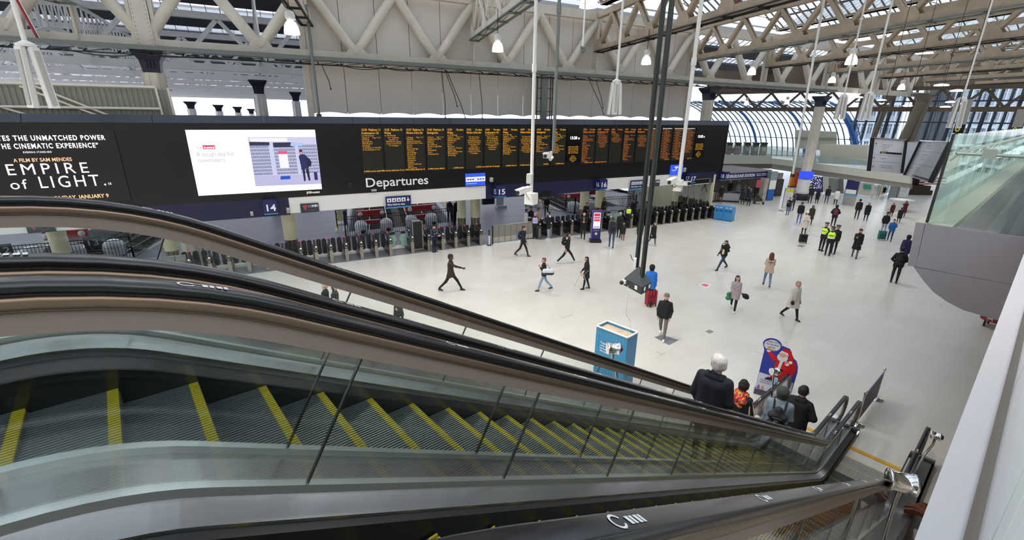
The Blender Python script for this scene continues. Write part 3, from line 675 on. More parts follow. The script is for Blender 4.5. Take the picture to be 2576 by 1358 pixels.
# ---- hanging flat signs on the fascia
def fsign(nm, lab, s0, s1, z0, z1, m_, off=-0.05, cat='sign', group=None):
    t = thing(nm, lab, cat, P(s0, off, z0), PHI, group); slab('sign_face', s0, s1, z0, z1, off, 0.045, m_, t); return t
for s0, lab in ((8.63, 'navy wide platform gate sign with four white pictograms left of platform 15'), (26.3, 'navy wide platform gate sign right of platform 16')):
    t = fsign('gate_sign', lab, s0, s0 + 1.42, 2.72, 3.36, M_SIGNN, -0.12)
    slab('cyan_edge', s0, s0 + 1.42, 2.70, 2.755, -0.125, 0.05, M_CY, t)
    for q in range(4):
        slab('pictogram_tile', s0 + .08 + q * .27, s0 + .30 + q * .27, 3.04, 3.26, -0.124, 0.004, M_LET, t)
        flat('pictogram', [(s0 + .15 + q * .27, 3.08), (s0 + .24 + q * .27, 3.08), (s0 + .22 + q * .27, 3.20), (s0 + .16 + q * .27, 3.17)], M_SIGNN, t, -0.126)
        flat('pictogram', [(s0 + .19 + q * .27 + .025 * math.cos(a), 3.22 + .02 * math.sin(a)) for a in np.arange(0, 6.2, 1)], M_SIGNN, t, -0.126)
    flat('arrow', [(s0 + 1.24, 3.10), (s0 + 1.28, 3.10), (s0 + 1.28, 3.27), (s0 + 1.24, 3.27)], M_LET, t, -0.126); flat('arrow', [(s0 + 1.26, 3.03), (s0 + 1.35, 3.13), (s0 + 1.31, 3.155), (s0 + 1.26, 3.09), (s0 + 1.21, 3.155), (s0 + 1.17, 3.13)], M_LET, t, -0.127)
    text('lettering', 'Wide Platform Gate', 0.15, M_LET, BM(s0 + .07, 2.85, -0.126), t, fit=1.0, bold=0.003)
M_WIFI = mat('wifi_panel', '#22303e', 0.4); M_WRED = mat('wifi_red', '#c8453c', 0.5)
for s0, lab in ((-6.15, 'dark free wifi sign on the far left white fascia'), (4.28, 'dark free wifi sign right of the platform 14 box'), (28.35, 'small dark wifi sign half hidden behind the black hanging poles')):
    t = fsign('wifi_sign', lab, s0, s0 + .88, 2.80, 3.27, M_WIFI, -0.06)
    for q in range(4): flat('wifi_arc', [(s0 + .10 + q * .035, 3.17 - q * .075), (s0 + .34 - q * .03, 3.20 - q * .075), (s0 + .33 - q * .03, 3.145 - q * .075), (s0 + .12 + q * .035, 3.12 - q * .075)], M_WRED, t, -0.064)
    text('lettering', 'WiFi', 0.17, M_LET, BM(s0 + .52, 3.07, -0.064), t, fit=0.32, bold=0.006); text('lettering', 'Fast\nFree', 0.07, M_LET, BM(s0 + .38, 3.13, -0.064), t, bold=0.0)
    flat('red_line', [(s0 + .45, 2.90), (s0 + .74, 2.91), (s0 + .74, 2.93), (s0 + .45, 2.92)], M_WRED, t, -0.064)
t = fsign('notice', 'black and yellow notice on the navy fascia right of the platform 17 box', 33.1, 34.6, 2.74, 3.12, M_BLACK, -0.07)
slab('yellow_edge', 33.1, 34.6, 3.09, 3.12, -0.074, 0.004, mat('notice_yellow', '#b8ad3e', 0.5), t); slab('white_edge', 33.05, 34.6, 2.70, 2.74, -0.09, 0.06, M_WHITE, t)
t = fsign('notice', 'black notice with white lettering hanging under the long navy fascia', 17.6, 19.6, 2.66, 2.98, M_BLACK, -0.07)
flat('warning_triangle', [(17.75, 2.76), (17.95, 2.76), (17.85, 2.92)], M_LET, t, -0.075)
for q, (s0, z0, w, h, c) in enumerate(((6.70, 3.95, .2, .28, 'black loudspeaker box on the board between the screen and the lettering'), (2.0, 2.86, .12, .2, 'small grey box on the navy fascia left of the platform 14 box'), (3.62, 2.86, .14, .26, 'small grey box at the right end of the platform 14 fascia'), (15.05, 3.85, .18, .25, 'pale grey junction box above the platform 15 box'), (31.55, 3.75, .2, .32, 'pale grey junction box above the platform 17 box'), (7.92, 3.70, .26, .1, 'small white sensor box below the lettering Departures'))):
    t = thing('junction_box', c, 'box', P(s0, -0.15, z0), PHI)
    slab('housing', s0, s0 + w, z0, z0 + h, -0.15, 0.15, M_BLK2 if q == 0 else mat('box_grey', '#b9b9b4', 0.5), t)
    slab('cover', s0 + .02, s0 + w - .02, z0 + .02, z0 + h * .6, -0.17, 0.02, M_BLK2 if q < 1 else mat('box_grey2', '#8f908e', 0.5), t)
# ---------------------------------------------------------------- ticket gates
M_GATE = mat('gate_steel', '#a39d93', 0.30, 0.85); M_GATED = mat('gate_dark_steel', '#4b4845', 0.32, 0.8)
M_PAD = mat('paddle_dark', '#1d1e22', 0.42); M_RED = mat('lamp_red', '#400', 0.4, emit='#ff2a4a', es=2.0) if False else mat('lamp_red', '#551018', 0.4, emit='#ff2a50', es=1.0)
M_GRN = mat('lamp_green', '#0c3a20', 0.4, emit='#2bd06a', es=1.2); M_READER = mat('reader_disc', '#f0d9a8', 0.4, emit='#f0c890', es=0.35)
def gate(loc, rz, label, lamp=M_RED, paddles=(1, 1)):
    t = thing('ticket_gate', label, 'ticket gate', loc, rz, 'ticket gates along the platforms')
    def pt(nm, mb, m_): return mb.build(nm, m_, t)
    mb = MB(); mb.box((0, 0.05, 0.44), (0.17, 0.10, 0.88)); pt('front_post', mb, M_GATE)
    mb = MB(); mb.prism([(-0.075, .10, 0.0), (-0.075, 1.72, 0.0), (-0.075, 1.72, .78), (-0.075, 1.35, .84), (-0.075, .10, .80)], (0.15, 0, 0)); pt('body', mb, M_GATED)
    mb = MB(); mb.tube([(-0.078, .25, .42), (-0.078, 1.3, .42)], 0.012, 5); mb.tube([(0.078, .25, .42), (0.078, 1.3, .42)], 0.012, 5); pt('side_rail', mb, M_GATE)
    mb = MB(); pr = [(-.02, .72), (-.02, .86), (.05, .98), (.16, 1.04), (.34, 1.03), (.34, .72)]
    mb.prism([(-0.105, y, z) for y, z in pr], (0.21, 0, 0)); pt('reader_head', mb, mat('reader_black', '#26262a', 0.3))
    mb = MB(); mb.tube([(0.02, .035, .965), (0.02, .01, .995)], 0.042, 12, smooth=False); pt('reader_pad', mb, M_READER)
    mb = MB(); mb.box((0, -.022, .80), (.10, .012, .035)); pt('ticket_slot', mb, M_ALU)
    mb = MB(); mb.prism([(-.05, .50, .9), (-.05, .75, .9), (-.05, .72, 1.22), (-.05, .60, 1.22)], (.10, 0, 0)); pt('display_post', mb, M_BLK2)
    mb = MB(); mb.box((0, .585, 1.08), (.075, .02, .06)); pt('display', mb, mat('display_orange', '#7c3c28', 0.4, emit='#b04a2c', es=.5))
    mb = MB(); mb.box((0, .66, 1.25), (.06, .05, .05)); pt('signal_lamp', mb, lamp)
    for sx, on in zip((-1, 1), paddles):
        if not on: continue
        ps = []
        for i in range(20):
            a = 2 * math.pi * i / 20; cz = 1.08 if math.sin(a) > 0 else 0.46
            ps.append((sx * 0.235 + 0.125 * math.cos(a), 0.82, cz + 0.125 * math.sin(a)))
        mb = MB(); mb.prism(ps, (0, .045, 0), smooth=False); pt('paddle', mb, M_PAD)
    return t
def gline(s): return -0.22 - 0.021 * max(0, s) if s < 26 else -0.30 - 0.021 * s
left = [-7.1, -6.3, -5.5, -4.7, -0.9, -0.08, 0.74, 1.56, 2.37, 3.19, 4.0, 4.74, 5.48, 6.27, 7.06, 7.86, 8.66]
G0 = None; nrow = 0
def gname(k, n, where): 
    w = ['first', 'second', 'third', 'fourth', 'fifth', 'sixth', 'seventh', 'eighth', 'ninth', 'tenth', 'eleventh', 'twelfth', 'thirteenth', 'fourteenth', 'fifteenth', 'sixteenth', 'seventeenth', 'eighteenth']
    return 'steel ticket gate, %s from the left %s' % (w[k], where)
G0 = gate(P(left[0], gline(0)), PHI, gname(0, 0, 'in the long row left of the black cabinet'))
for k, s in enumerate(left[1:], 1): dup(G0, P(s, gline(s)), PHI, gname(k, 0, 'in the long row left of the black cabinet'))
GG = gate(P(9.92, gline(9.9)), PHI, 'steel ticket gate with a green lamp right of the wide glass gate', M_GRN, (0, 0))
r2 = [10.91, 11.76, 12.58, 13.40, 14.22]
for k, s in enumerate(r2): dup(G0, P(s, gline(s)), PHI, gname(k, 0, 'in the five by the paired cream columns'))
GD = gate(P(18.42, gline(18.42)), PHI, gname(0, 0, 'in the row behind the purple kiosk'), mat('lamp_off', '#2a1a1c', .4))
r3 = [18.42, 19.26, 20.12, 20.96, 21.78, 22.6, 23.4, 24.2]
for k, s in enumerate(r3[1:], 1): dup(GD, P(s, gline(s)), PHI, gname(k, 0, 'in the row behind the purple kiosk'))
r4 = [26.1, 26.95, 27.75, 28.5, 29.25, 30.0, 30.75, 31.5, 32.25, 33.0, 33.75, 34.5]
for k, s in enumerate(r4): dup(GD, P(s, gline(s)), PHI, gname(k, 0, 'in the row ending at the blue bins'))
# wide glass gates
def wide(s0, s1, lab):
    t = thing('wide_gate', lab, 'gate', P((s0 + s1) / 2, gline(s0) + .8), PHI)
    for sg in (-1, 1):
        hw = (s1 - s0) / 2 - .12
        pts = [(0.03 * sg, .70), (.14 * sg, .60), (.14 * sg, .42), (.24 * sg, .30), (hw * sg, .28), (hw * sg, 1.02), (.16 * sg, 1.02), (.10 * sg, .86)]
        mb = MB(); mb.prism([(x, 0, z) for x, z in pts], (0, .015, 0)); mb.build('glass_leaf', mat('gate_glass_green', '#9cc9b8', 0.15, alpha=.55), t)
        mb = MB(); mb.tube([(x, 0, z) for x, z in pts + [pts[0]]], .016, 6); mb.build('leaf_frame', M_GATE, t)
        mb = MB(); mb.box((sg * hw * .6, -.01, 1.13), (.26, .03, .15)); mb.build('leaf_plate', M_BLK2, t)
        mb = MB(); c = sg * hw * .6; mb.tube([(c - .16, 0, 1.02), (c - .16, 0, 1.22), (c + .16, 0, 1.22), (c + .16, 0, 1.02)], .014, 6); mb.build('plate_frame', M_GATE, t)
wide(8.66, 9.92, 'wide glass gate with green leaves under the wide platform gate sign'); wide(24.2, 26.1, 'wide glass gate with folded steel leaves beside the man in the yellow vest')
# dark cabinet and post by the wide gate
t = thing('gate_cabinet', 'tall black cabinet in a steel frame beside the wide green glass gate', 'cabinet', P(10.35, -.1), PHI)
mb = MB(); mb.box((0, .25, .98), (.52, .5, 1.6)); mb.build('body', M_BLK2, t)
mb = MB()
for x in (-.29, .29): mb.box((x, .05, .9), (.05, .08, 1.8))
mb.box((0, .05, .12), (.6, .08, .08)); mb.build('steel_frame', M_GATE, t)
mb = MB(); mb.box((0, .25, 1.79), (.5, .5, .02)); mb.build('top', M_GATED, t)
# glass and steel barrier with bollard
t = thing('barrier_fence', 'grey panelled barrier fence between the two rows of ticket gates', 'fence', P(14.9, gline(15)), PHI)
for q in range(7):
    s0 = 15.05 + q * .425
    slab('panel', s0, s0 + .40, .42, 1.12, gline(15) + .05, .02, mat('barrier_panel', '#8f8c86', 0.25, .4), t)
    slab('panel', s0, s0 + .40, .10, .40, gline(15) + .05, .02, mat('barrier_panel_low', '#b5b0a4', 0.35, .3), t)
    slab('post', s0 - .02, s0 + .005, .04, 1.15, gline(15) + .03, .05, M_GATE, t)
mb = MB(); mb.tube([P(14.95, gline(15) + .06, 1.17), P(18.1, gline(15) + .06, 1.17)], .03, 8); rel(mb.build('top_rail', M_GATE), t)
mb = MB(); mb.tube([P(15.0, gline(15), 0), P(15.0, gline(15), 1.2)], .05, 10); rel(mb.build('end_post', M_GATED), t)
t = thing('bollard', 'slim white bollard on a black foot beside the barrier fence', 'bollard', P(14.72, gline(15) - .1), PHI)
mb = MB(); mb.tube([(0, 0, .03), (0, 0, .62)], .045, 12); mb.build('post', M_WHITE, t)
mb = MB(); mb.tube([(0, 0, 0), (0, 0, .04)], .16, 14, smooth=False); mb.build('foot', M_BLK2, t)
mb = MB(); mb.tube([(0, 0, .62), (0, 0, 1.0)], .05, 12); mb.build('cap', M_GATED, t)
# glass barrier on the left seen under the escalator handrails
t = thing('barrier_fence', 'low frosted glass barrier at platform 13 seen under the far handrail', 'fence', P(-5, .2), PHI)
for q in range(7): slab('glass_panel', -4.2 + q * .46, -3.77 + q * .46, .1, 1.15, .1, .02, glassmat('frost_panel', (.72, .74, .76), .08, veil=.45, veil_col=(.5, .5, .5)), t)
mb = MB(); mb.tube([P(-4.3, .1, 1.18), P(-1.0, .1, 1.18)], .022, 8); rel(mb.build('top_rail', M_GATE), t)
# ---------------------------------------------------------------- cream columns
M_COLC = mat('column_cream', '#e2dcb8', 0.45, emit='#e2dcb8', es=.12) if False else mat('column_cream', '#e6e0bd', 0.42)
M_COLS = mat('column_steel_skirt', '#a8a189', 0.22, .95)
def column(s, off, r, lab, zt=3.4, zb=.92):
    t = thing('round_column', lab, 'column', P(s, off), 0)
    mb = MB(); mb.lathe([(r, zb), (r, zt)], seg=28); mb.build('shaft', M_COLC, t)
    mb = MB(); mb.lathe([(r * .93, 0), (r * .93, zb)], seg=28); mb.build('steel_skirt', M_COLS, t)
    for q in range(1): 
        mb = MB(); mb.lathe([(r + .006, zb - .03), (r + .006, zb + .01)], seg=28); mb.build('band', M_COLS, t)
column(3.7, 2.3, .36, 'cream round column left of the wide gate, below the wifi sign')
column(14.62, 3.7, .30, 'left one of the paired cream columns by platform 15'); column(15.55, 3.45, .34, 'right one of the paired cream columns by platform 15')
column(24.35, 2.7, .34, 'left one of the two cream columns below the platform 16 box'); column(26.0, 2.9, .36, 'right one of the two cream columns below the platform 16 box')
column(-6.6, 4.0, .36, 'cream round column at platform 12 seen under the far handrail'); column(-1.9, 2.4, .30, 'cream round column at platform 13 just above the second handrail')
column(31.7, 3.6, .34, 'cream round column half hidden by the black hanging poles'); column(34.0, 2.4, .5, 'broad cream column in front of the grey door')
# ---------------------------------------------------------------- buffer stops, wrapped buffers
M_RBUF = mat('buffer_red', '#a81a24', 0.4); M_WRAP = mat('plastic_wrap', '#d9dde2', 0.18, bump=0.9, bscale=5.0)
def buffer(s, off, lab, w=1.9):
    t = thing('buffer_stop', lab, 'buffer stop', P(s, off), PHI)
    mb = MB(); mb.box((0, .75, 1.02), (w, .3, .46)); mb.build('beam', M_RBUF, t)
    mb = MB(); mb.box((0, .85, .38), (w * .72, .25, .26)); mb.build('lower_beam', M_RBUF, t)
    for x in (-w * .40, w * .40):
        mb = MB(); mb.tube([(x, .62, 1.02), (x, .42, 1.02)], .10, 12); mb.build('buffer_rod', M_GATED, t)
        mb = MB(); mb.lathe([(.005, -.05), (.14, -.04), (.17, 0), (.15, .05), (.01, .06)], seg=16)
        me = mb.mesh('buffer_head', M_WHITE); me.transform(Matrix.Translation((x, .40, 1.06)) @ Matrix.Rotation(math.radians(90), 4, 'X')); link('buffer_head', me, t)
        mb = MB(); mb.tube([(x, .8, 0), (x, .8, .8)], .08, 8); mb.build('leg', M_BLK2, t)
    return t
def wrap(s, off, lab, r=.38):
    o = None; mb = MB(); mb.lathe([(.02, .86), (r * .45, .84), (r * .85, .72), (r, .5), (r * .92, .25), (r * 1.02, .02), (.05, 0)], seg=22, sy=1.5)
    t = thing('wrapped_buffer', lab, 'buffer', P(s, off), PHI, 'buffers wrapped in white plastic'); mb.build('plastic_wrap', M_WRAP, t)
    mb = MB(); mb.tube([(0, -.62, .22), (0, -.56, .22)], .14, 14); mb.build('end_plate', mat('dark_blue_plate', '#141a3a', .4), t)
    mb = MB()
    for z in (.3, .55): mb.lathe([(r * 1.0 + .012, z), (r * 1.0 + .012, z + .03)], seg=22, sy=1.5)
    mb.build('tape', M_ALU, t); return t
buffer(9.1, 6.6, 'red buffer stop with white heads, left one behind the wide gate'); buffer(12.9, 7.0, 'red buffer stop with white heads, right one behind the wide gate', 2.3)
for s, off, lab in ((8.15, 5.9, 'leftmost'), (9.85, 5.9, 'second'), (11.75, 6.3, 'third'), (13.3, 6.5, 'rightmost')): wrap(s, off, '%s of the four white plastic wrapped buffers behind the black railing' % lab, .42)
buffer(-7.6, 7.6, 'red buffer stop behind the platform 13 railing'); buffer(26.9, 7.0, 'red buffer stop behind the cream columns of platform 16'); buffer(29.6, 8.2, 'red buffer stop behind the police style barrier of platform 16', 2.2)
for s, off, lab in ((-8.6, 6.4, 'white wrapped buffer behind the number 12'), (-6.9, 6.4, 'white wrapped buffer left of the number 13'), (-5.2, 6.5, 'white wrapped buffer behind the number 13'), (25.9, 6.2, 'white wrapped buffer just right of the platform 16 columns'), (27.9, 6.6, 'white wrapped buffer behind the woman at the gates'), (29.4, 7.0, 'white wrapped buffer left of the yellow vest')): wrap(s, off, lab, .5)
# black bar railings
def railing(pts, h, lab, gap=.14):
    t = thing('railing', lab, 'railing', pts[0], 0)
    for a, b_ in zip(pts, pts[1:]):
        a, b_ = Vector(a), Vector(b_); n = max(1, int((b_ - a).length / gap)); mb = MB()
        for i in range(n + 1):
            p = a.lerp(b_, i / n); mb.beam(p, p + UP * h, .022, .022, (1, 0, 0))
        rel(mb.build('bars', M_BLK2, None, 'stuff'), t)
        for z in (h - .04, h - .22, .08):
            mb = MB(); mb.beam(a + UP * z, b_ + UP * z, .04, .035); rel(mb.build('rail', M_BLK2), t)
        for p in (a, b_):
            mb = MB(); mb.beam(p, p + UP * (h + .08), .07, .07, (1, 0, 0)); rel(mb.build('post', M_BLK2), t)
railing([P(7.0, 5.0), P(14.6, 5.0), P(15.2, 7.5)], 1.42, 'black bar railing in front of the four wrapped buffers')
railing([P(-9.7, 4.9), P(-4.1, 5.0), P(-3.6, 9.5)], 1.35, 'black bar railing at platforms 12 and 13 seen under the far handrail')
railing([P(23.2, 9.8), P(25.3, 5.2), P(31.2, 4.4)], 1.3, 'black bar railing behind the platform 16 gates')
railing([P(26.6, 14.5), P(31.6, 5.2)], 1.5, 'black bar railing slanting up the ramp behind the yellow vest')
for txt, s in (('12', -9.0), ('13', -5.6)):
    t = thing('number_plate', 'dark plate with the number %s on the railing' % txt, 'sign', P(s, 4.85, 1.0), PHI)
    slab('plate', s - .35, s + .35, .85, 1.45, 4.87, .03, mat('plate_dark', '#23262c', .5), t)
    text('number', txt, .42, mat('plate_text', '#b9c4c9', .5), BM(s, 1.0, 4.86), t, align='CENTER', fit=.42)
# ---------------------------------------------------------------- things on the platforms
t = thing('luggage_cart', 'small wheeled rack with pale yellow boards on platform 14', 'cart', at(862, 572), PHI)
mb = MB()
for x in (-.35, .35):
    for y in (-.2, .2): mb.beam((x, y, 0), (x, y, 1.3), .04, .04, (1, 0, 0))
for z in (.2, .6, 1.0, 1.3):
    for y in (-.2, .2): mb.beam((-.35, y, z), (.35, y, z), .035, .035)
mb.build('rack', M_BLK2, t)
mb = MB(); mb.box((-.12, -.23, .9), (.34, .02, .75)); mb.build('board', mat('board_yellow', '#d9d79a', .5), t); mb = MB(); mb.box((.22, .0, .7), (.2, .3, 1.0)); mb.build('bag', mat('bag_blue', '#27337a', .6), t)
t = thing('notice_stand', 'black screen stand right of the paired cream columns', 'stand', at(1228, 524), PHI); mb = MB(); mb.box((0, 0, .85), (1.1, .3, .95)); mb.build('cabinet', M_BLACK, t); mb = MB(); mb.box((0, -.16, 1.15), (.3, .01, .05)); mb.build('label', M_WHITE, t)
t = thing('floor_scale', 'pale grey weighing scale with a yellow top on platform 15', 'machine', at(1260, 522), PHI); mb = MB(); mb.box((0, 0, .1), (.9, .6, .2)); mb.build('platform', mat('scale_grey', '#b8bcc4', .4), t); mb = MB(); mb.box((0, .2, .75), (.7, .06, 1.1)); mb.build('panel', mat('scale_grey'), t); mb = MB(); mb.box((0, .16, 1.3), (.7, .12, .08)); mb.build('top', mat('board_yellow'), t)
t = thing('floor_sign', 'wooden folding sign standing on the platform behind the gates', 'sign', at(1358, 523), PHI)
mb = MB()
for x in (-.35, .35):
    mb.beam((x, -.1, 0), (x * .3, 0, 1.0), .07, .04, (0, 1, 0)); 
mb.beam((-.2, 0, .45), (.2, 0, .45), .05, .04); mb.build('frame', mat('wood_pale', '#c99a5c', .5), t)
t = thing('litter_bin', 'square dark bin with an orange mark by platform 13', 'bin', P(-7.2, 1.6), PHI); mb = MB(); mb.box((0, 0, .5), (.9, .6, 1.0)); mb.build('body', mat('bin_dark', '#4b4a44', .4), t); mb = MB(); mb.box((.2, -.31, .55), (.2, .01, .25)); mb.build('orange_mark', mat('orange', '#e07a28', .5), t); mb = MB(); mb.prism([(-.45, -.3, 1.0), (-.45, .3, 1.12), (-.45, .3, 1.0)], (.9, 0, 0)); mb.build('lid', M_STEELD, t)
t = thing('litter_bin', 'grey cabinet with a metal lid at the left edge under the wifi sign', 'bin', P(-9.0, 1.5), PHI); mb = MB(); mb.box((0, 0, .55), (1.1, .7, 1.1)); mb.build('body', mat('bin_grey', '#5b5d60', .4), t); mb = MB(); mb.box((0, 0, 1.16), (1.16, .76, .1)); mb.build('lid', M_ALU, t)
# white wall with door, cream lit wall at the right end of the gates
def wallp(nm, a, b_, z0, z1, m_, th=.08):
    mb = MB(); a, b_ = Vector(a), Vector(b_); d = (b_ - a).normalized(); nn = d.cross(UP)
    mb.prism([a + UP * z0, b_ + UP * z0, b_ + UP * z1, a + UP * z1], nn * th); return mb.build(nm, m_, None, 'structure')
M_CRWALL = mat('cream_wall', '#e9e3c0', .4); M_WWALL = mat('white_wall', '#d6d6da', .5)
wallp('wall_right', P(34.2, 5.6), P(35.3, -.1), 0, 3.4, M_CRWALL); wallp('wall_back', P(31.9, 6.3), P(34.3, 5.8), 0, 3.4, M_WWALL)
mb = MB(); mb.prism([P(32.2, 6.15, .02), P(33.05, 5.95, .02), P(33.05, 5.95, 2.3), P(32.2, 6.15, 2.3)], NVv * .04); dr = mb.build('door_1', mat('door_white', '#dcdde4', .4), None, 'structure')
mb = MB(); mb.box(P(32.95, 5.9, 1.1), (.03, .05, .14)); rel(mb.build('door_handle', M_BLK2), dr)
mb = MB(); mb.prism([P(32.3, 6.10, .1), P(32.95, 5.95, .1), P(32.95, 5.95, .4), P(32.3, 6.10, .4)], NVv * -.01); rel(mb.build('kick_plate', M_GREY), dr)
mb = MB(); mb.tube([P(32.62, 5.98, 1.9), P(32.62, 5.96, 1.9)], .11, 14); rel(mb.build('round_sign', mat('sign_blue', '#2b6fae', .5)), dr)
t = thing('glass_screen', 'tall glass partition behind the last ticket gates', 'partition', P(33.6, 1.4), PHI)
for q in range(3):
    mb = MB(); a = Vector(P(33.2 + q * .55, 1.6 - q * .6, 0)); b_ = Vector(P(33.7 + q * .55, 1.05 - q * .6, 0)); mb.prism([a + UP * .05, b_ + UP * .05, b_ + UP * 3.2, a + UP * 3.2], NVv * .015); rel(mb.build('glass_panel', glassmat('partition_glass', (.55, .58, .58), .12)), t)
    mb = MB(); mb.beam(a, a + UP * 3.2, .04, .04, (1, 0, 0)); rel(mb.build('post', M_ALU), t)
# ---------------------------------------------------------------- roof steel
M_GIRD = mat('girder_cream', '#cfc7ba', 0.55, noise=0.10, nscale=1.5)
M_GIRD_DIM = mat('girder_cream_dim', '#a8957e', 0.6, noise=0.18, nscale=1.5)  # cream girder paint browned to stand for the dim light on the right
M_SHED = mat('shed_white', '#d7d7d6', 0.55, noise=0.06, nscale=2)
M_GANTRY = mat('gantry_grey', '#6c7370', 0.45, 0.2)
M_CABLE = mat('cable_dark', '#1f1d1e', 0.6)
M_CAP = mat('capital_navy', '#181b33', 0.45)
M_RIVET = mat('rivet', '#b3aba0', 0.5)
ZB, ZT = 10.55, 14.05
def truss(t, A, B, zb, zt, pitch, mats, w=.30, hb=.42, ht=.42, dw=.17, phase=0.0, verts=(), joined=False, diag='beam', rivets=False):
    """Warren girder from A to B (ground points), bottom chord zb, top chord zt"""
    A, B = Vector(A), Vector(B); A.z = B.z = 0; Ln = (B - A).length; u = (B - A) / Ln; sd = u.cross(UP)
    mb = MB(); mb.beam(A + UP * zb, B + UP * zb, w, hb); rel(mb.build('bottom_chord', mats), t)
    mb = MB(); mb.beam(A + UP * zt, B + UP * zt, w, ht); rel(mb.build('top_chord', mats), t)
    n = int((Ln - phase) / pitch); J = MB()
    for k in range(-1, n + 1):
        b0 = phase + k * pitch; m_ = b0 + pitch / 2; b1 = b0 + pitch
        for q, (x0, z0, x1, z1) in enumerate(((b0, zb + hb * .4, m_, zt - ht * .4), (m_, zt - ht * .4, b1, zb + hb * .4))):
            if min(x0, x1) < -.01 or max(x0, x1) > Ln + .01: continue
            p0, p1 = A + u * x0 + UP * z0, A + u * x1 + UP * z1
            mb = J if joined else MB()
            if diag == 'tube' : mb.tube([p0, p1], dw * .75, 8)
            elif diag == 'twin':
                for g in (-1, 1): mb.beam(p0 + sd * g * w * .32, p1 + sd * g * w * .32, dw * .45, dw, sd.cross(p1 - p0))
            else: mb.beam(p0, p1, dw * .8, dw, sd.cross(p1 - p0))
            if not joined: rel(mb.build('diagonal', mats), t)
        if not joined and 0 <= b0 <= Ln:
            mb = MB(); c = A + u * b0 + UP * (zb + hb * .35)
            for g in (-1, 1):
                o = sd * g * (w / 2 + .012); pp = [c + o + u * a + UP * z for a, z in ((-.55, -.2), (.55, -.2), (.5, .12), (.22, .45), (-.22, .45), (-.5, .12))]
                mb.add(pp, [tuple(range(6)) if g > 0 else tuple(range(6))[::-1]])
            rel(mb.build('gusset_plate', mats), t)
    if joined and J.v: rel(J.build('diagonals', mats, None, 'stuff'), t)
    for x in verts:
        mb = MB(); p = A + u * x
        for g in (-1, 1): mb.beam(p + sd * g * .12 + UP * zb, p + sd * g * .12 + UP * zt, .06, .34, sd)
        mb.beam(p + UP * zb, p + UP * zt, .22, .04, sd); rel(mb.build('vertical', mats), t)
    if rivets:
        mb = MB(); x = .2
        while x < Ln:
            for z in (zb - hb * .32, zb + hb * .32):
                c = A + u * x + UP * z - sd * (w / 2) * rivets
                mb.add([c + u * .022 - sd * .0 * 1, c + UP * .022, c - u * .022, c - UP * .022, c - sd * rivets * .02], [(0, 1, 4), (1, 2, 4), (2, 3, 4), (3, 0, 4)])
            x += .16
        rel(mb.build('rivets', M_RIVET, None, 'stuff'), t)
main = thing('lattice_girder', 'long cream lattice girder over the departure board carried by navy column heads', 'girder', P(0, 2.0, ZB), PHI)
truss(main, P(-23.7, 2), P(71.6, 2), ZB, ZT, 4.535, M_GIRD, w=.42, hb=.46, ht=.5, dw=.34, phase=0.07, verts=[23.7 + s for s in (-12.4, -3.3, 5.82, 14.87, 23.97, 33.05, 42.1, 51.2, 60.3)], diag='tube', rivets=1)
# gantry with cables in front of it
gan = thing('cable_gantry', 'grey cable gantry with black cables running below the long girder', 'gantry', P(0, 1.45, 10.2), PHI)
mb = MB(); mb.beam(P(-22, 1.45, 10.28), P(52, 1.45, 10.28), .62, .07); mb.beam(P(-22, 1.15, 10.34), P(52, 1.15, 10.34), .05, .18); rel(mb.build('walk_beam', M_GANTRY), gan)
mb = MB()
for s in np.arange(-21.5, 52, 1.15): mb.beam(P(s, 1.75, 10.2), P(s, 1.2, 10.05), .05, .05); mb.beam(P(s, 1.2, 10.05), P(s + .9, 1.2, 10.2), .03, .03)
mb.beam(P(-22, 1.2, 10.04), P(52, 1.2, 10.04), .05, .05); rel(mb.build('brackets', M_CABLE, None, 'stuff'), gan)
def sag(a, b_, dz, n=8):
    a, b_ = Vector(a), Vector(b_); return [a.lerp(b_, i / n) - UP * (dz * 4 * (i / n) * (1 - i / n)) for i in range(n + 1)]
mb = MB()
for k in range(34):
    s0 = -21 + k * 2.15; mb.tube(sag(P(s0, 1.1, 10.12), P(s0 + 2.2 + rnd.random(), 1.15, 10.1), .05 + rnd.random() * .16), .022, 5, caps=False)
rel(mb.build('cables', M_CABLE, None, 'stuff'), gan)
# riveted columns with navy capitals
def big_col(s, off, lab, zc=9.35, up=True, r=.42, base=0.0, m_=None, p=None, seg=8):
    p = p or P(s, off); t = thing('station_column', lab, 'column', (p[0], p[1], base), PHI); m_ = m_ or M_GIRD
    mb = MB(); mb.lathe([(r * 1.02, base), (r * 1.02, zc)], seg=seg, smooth=False, a0=math.pi / 8); me = mb.mesh('shaft', m_); me.transform(Matrix.Translation((0, 0, -base))); link('shaft', me, t)
    mb = MB()
    for a in range(8):
        an = math.pi / 8 + a * math.pi / 4; mb.beam((r * math.cos(an), r * math.sin(an), 0), (r * math.cos(an), r * math.sin(an), zc - base), .07, .05, (math.cos(an), math.sin(an), 0))
    mb.build('shaft_ribs', m_, t, 'stuff')
    mb = MB(); mb.lathe([(r * 1.1, zc - base), (r * 1.15, zc + .18 - base), (r * 1.3, zc + .5 - base), (r * 2.0, zc + .82 - base), (r * 2.05, zc + .95 - base), (.05, zc + .95 - base)], seg=4, smooth=False, a0=math.pi / 4); mb.build('capital', M_CAP, t)
    mb = MB()
    for g in (-.12, 0, .12): mb.box((g, -r * 1.02, zc + .33 - base), (.03, .08, .34))
    mb.build('capital_flutes', M_CAP, t, 'stuff')
    return t
big_col(-.97, 1.9, 'large riveted cream column with a navy capital behind the left half of the board'); big_col(35.3, 1.7, 'riveted cream column with a navy capital at the right end of the board', 9.1)
t = big_col(50.68, 1.68, 'tall cream column standing on the concourse floor with a blue screen low on it', 8.9)
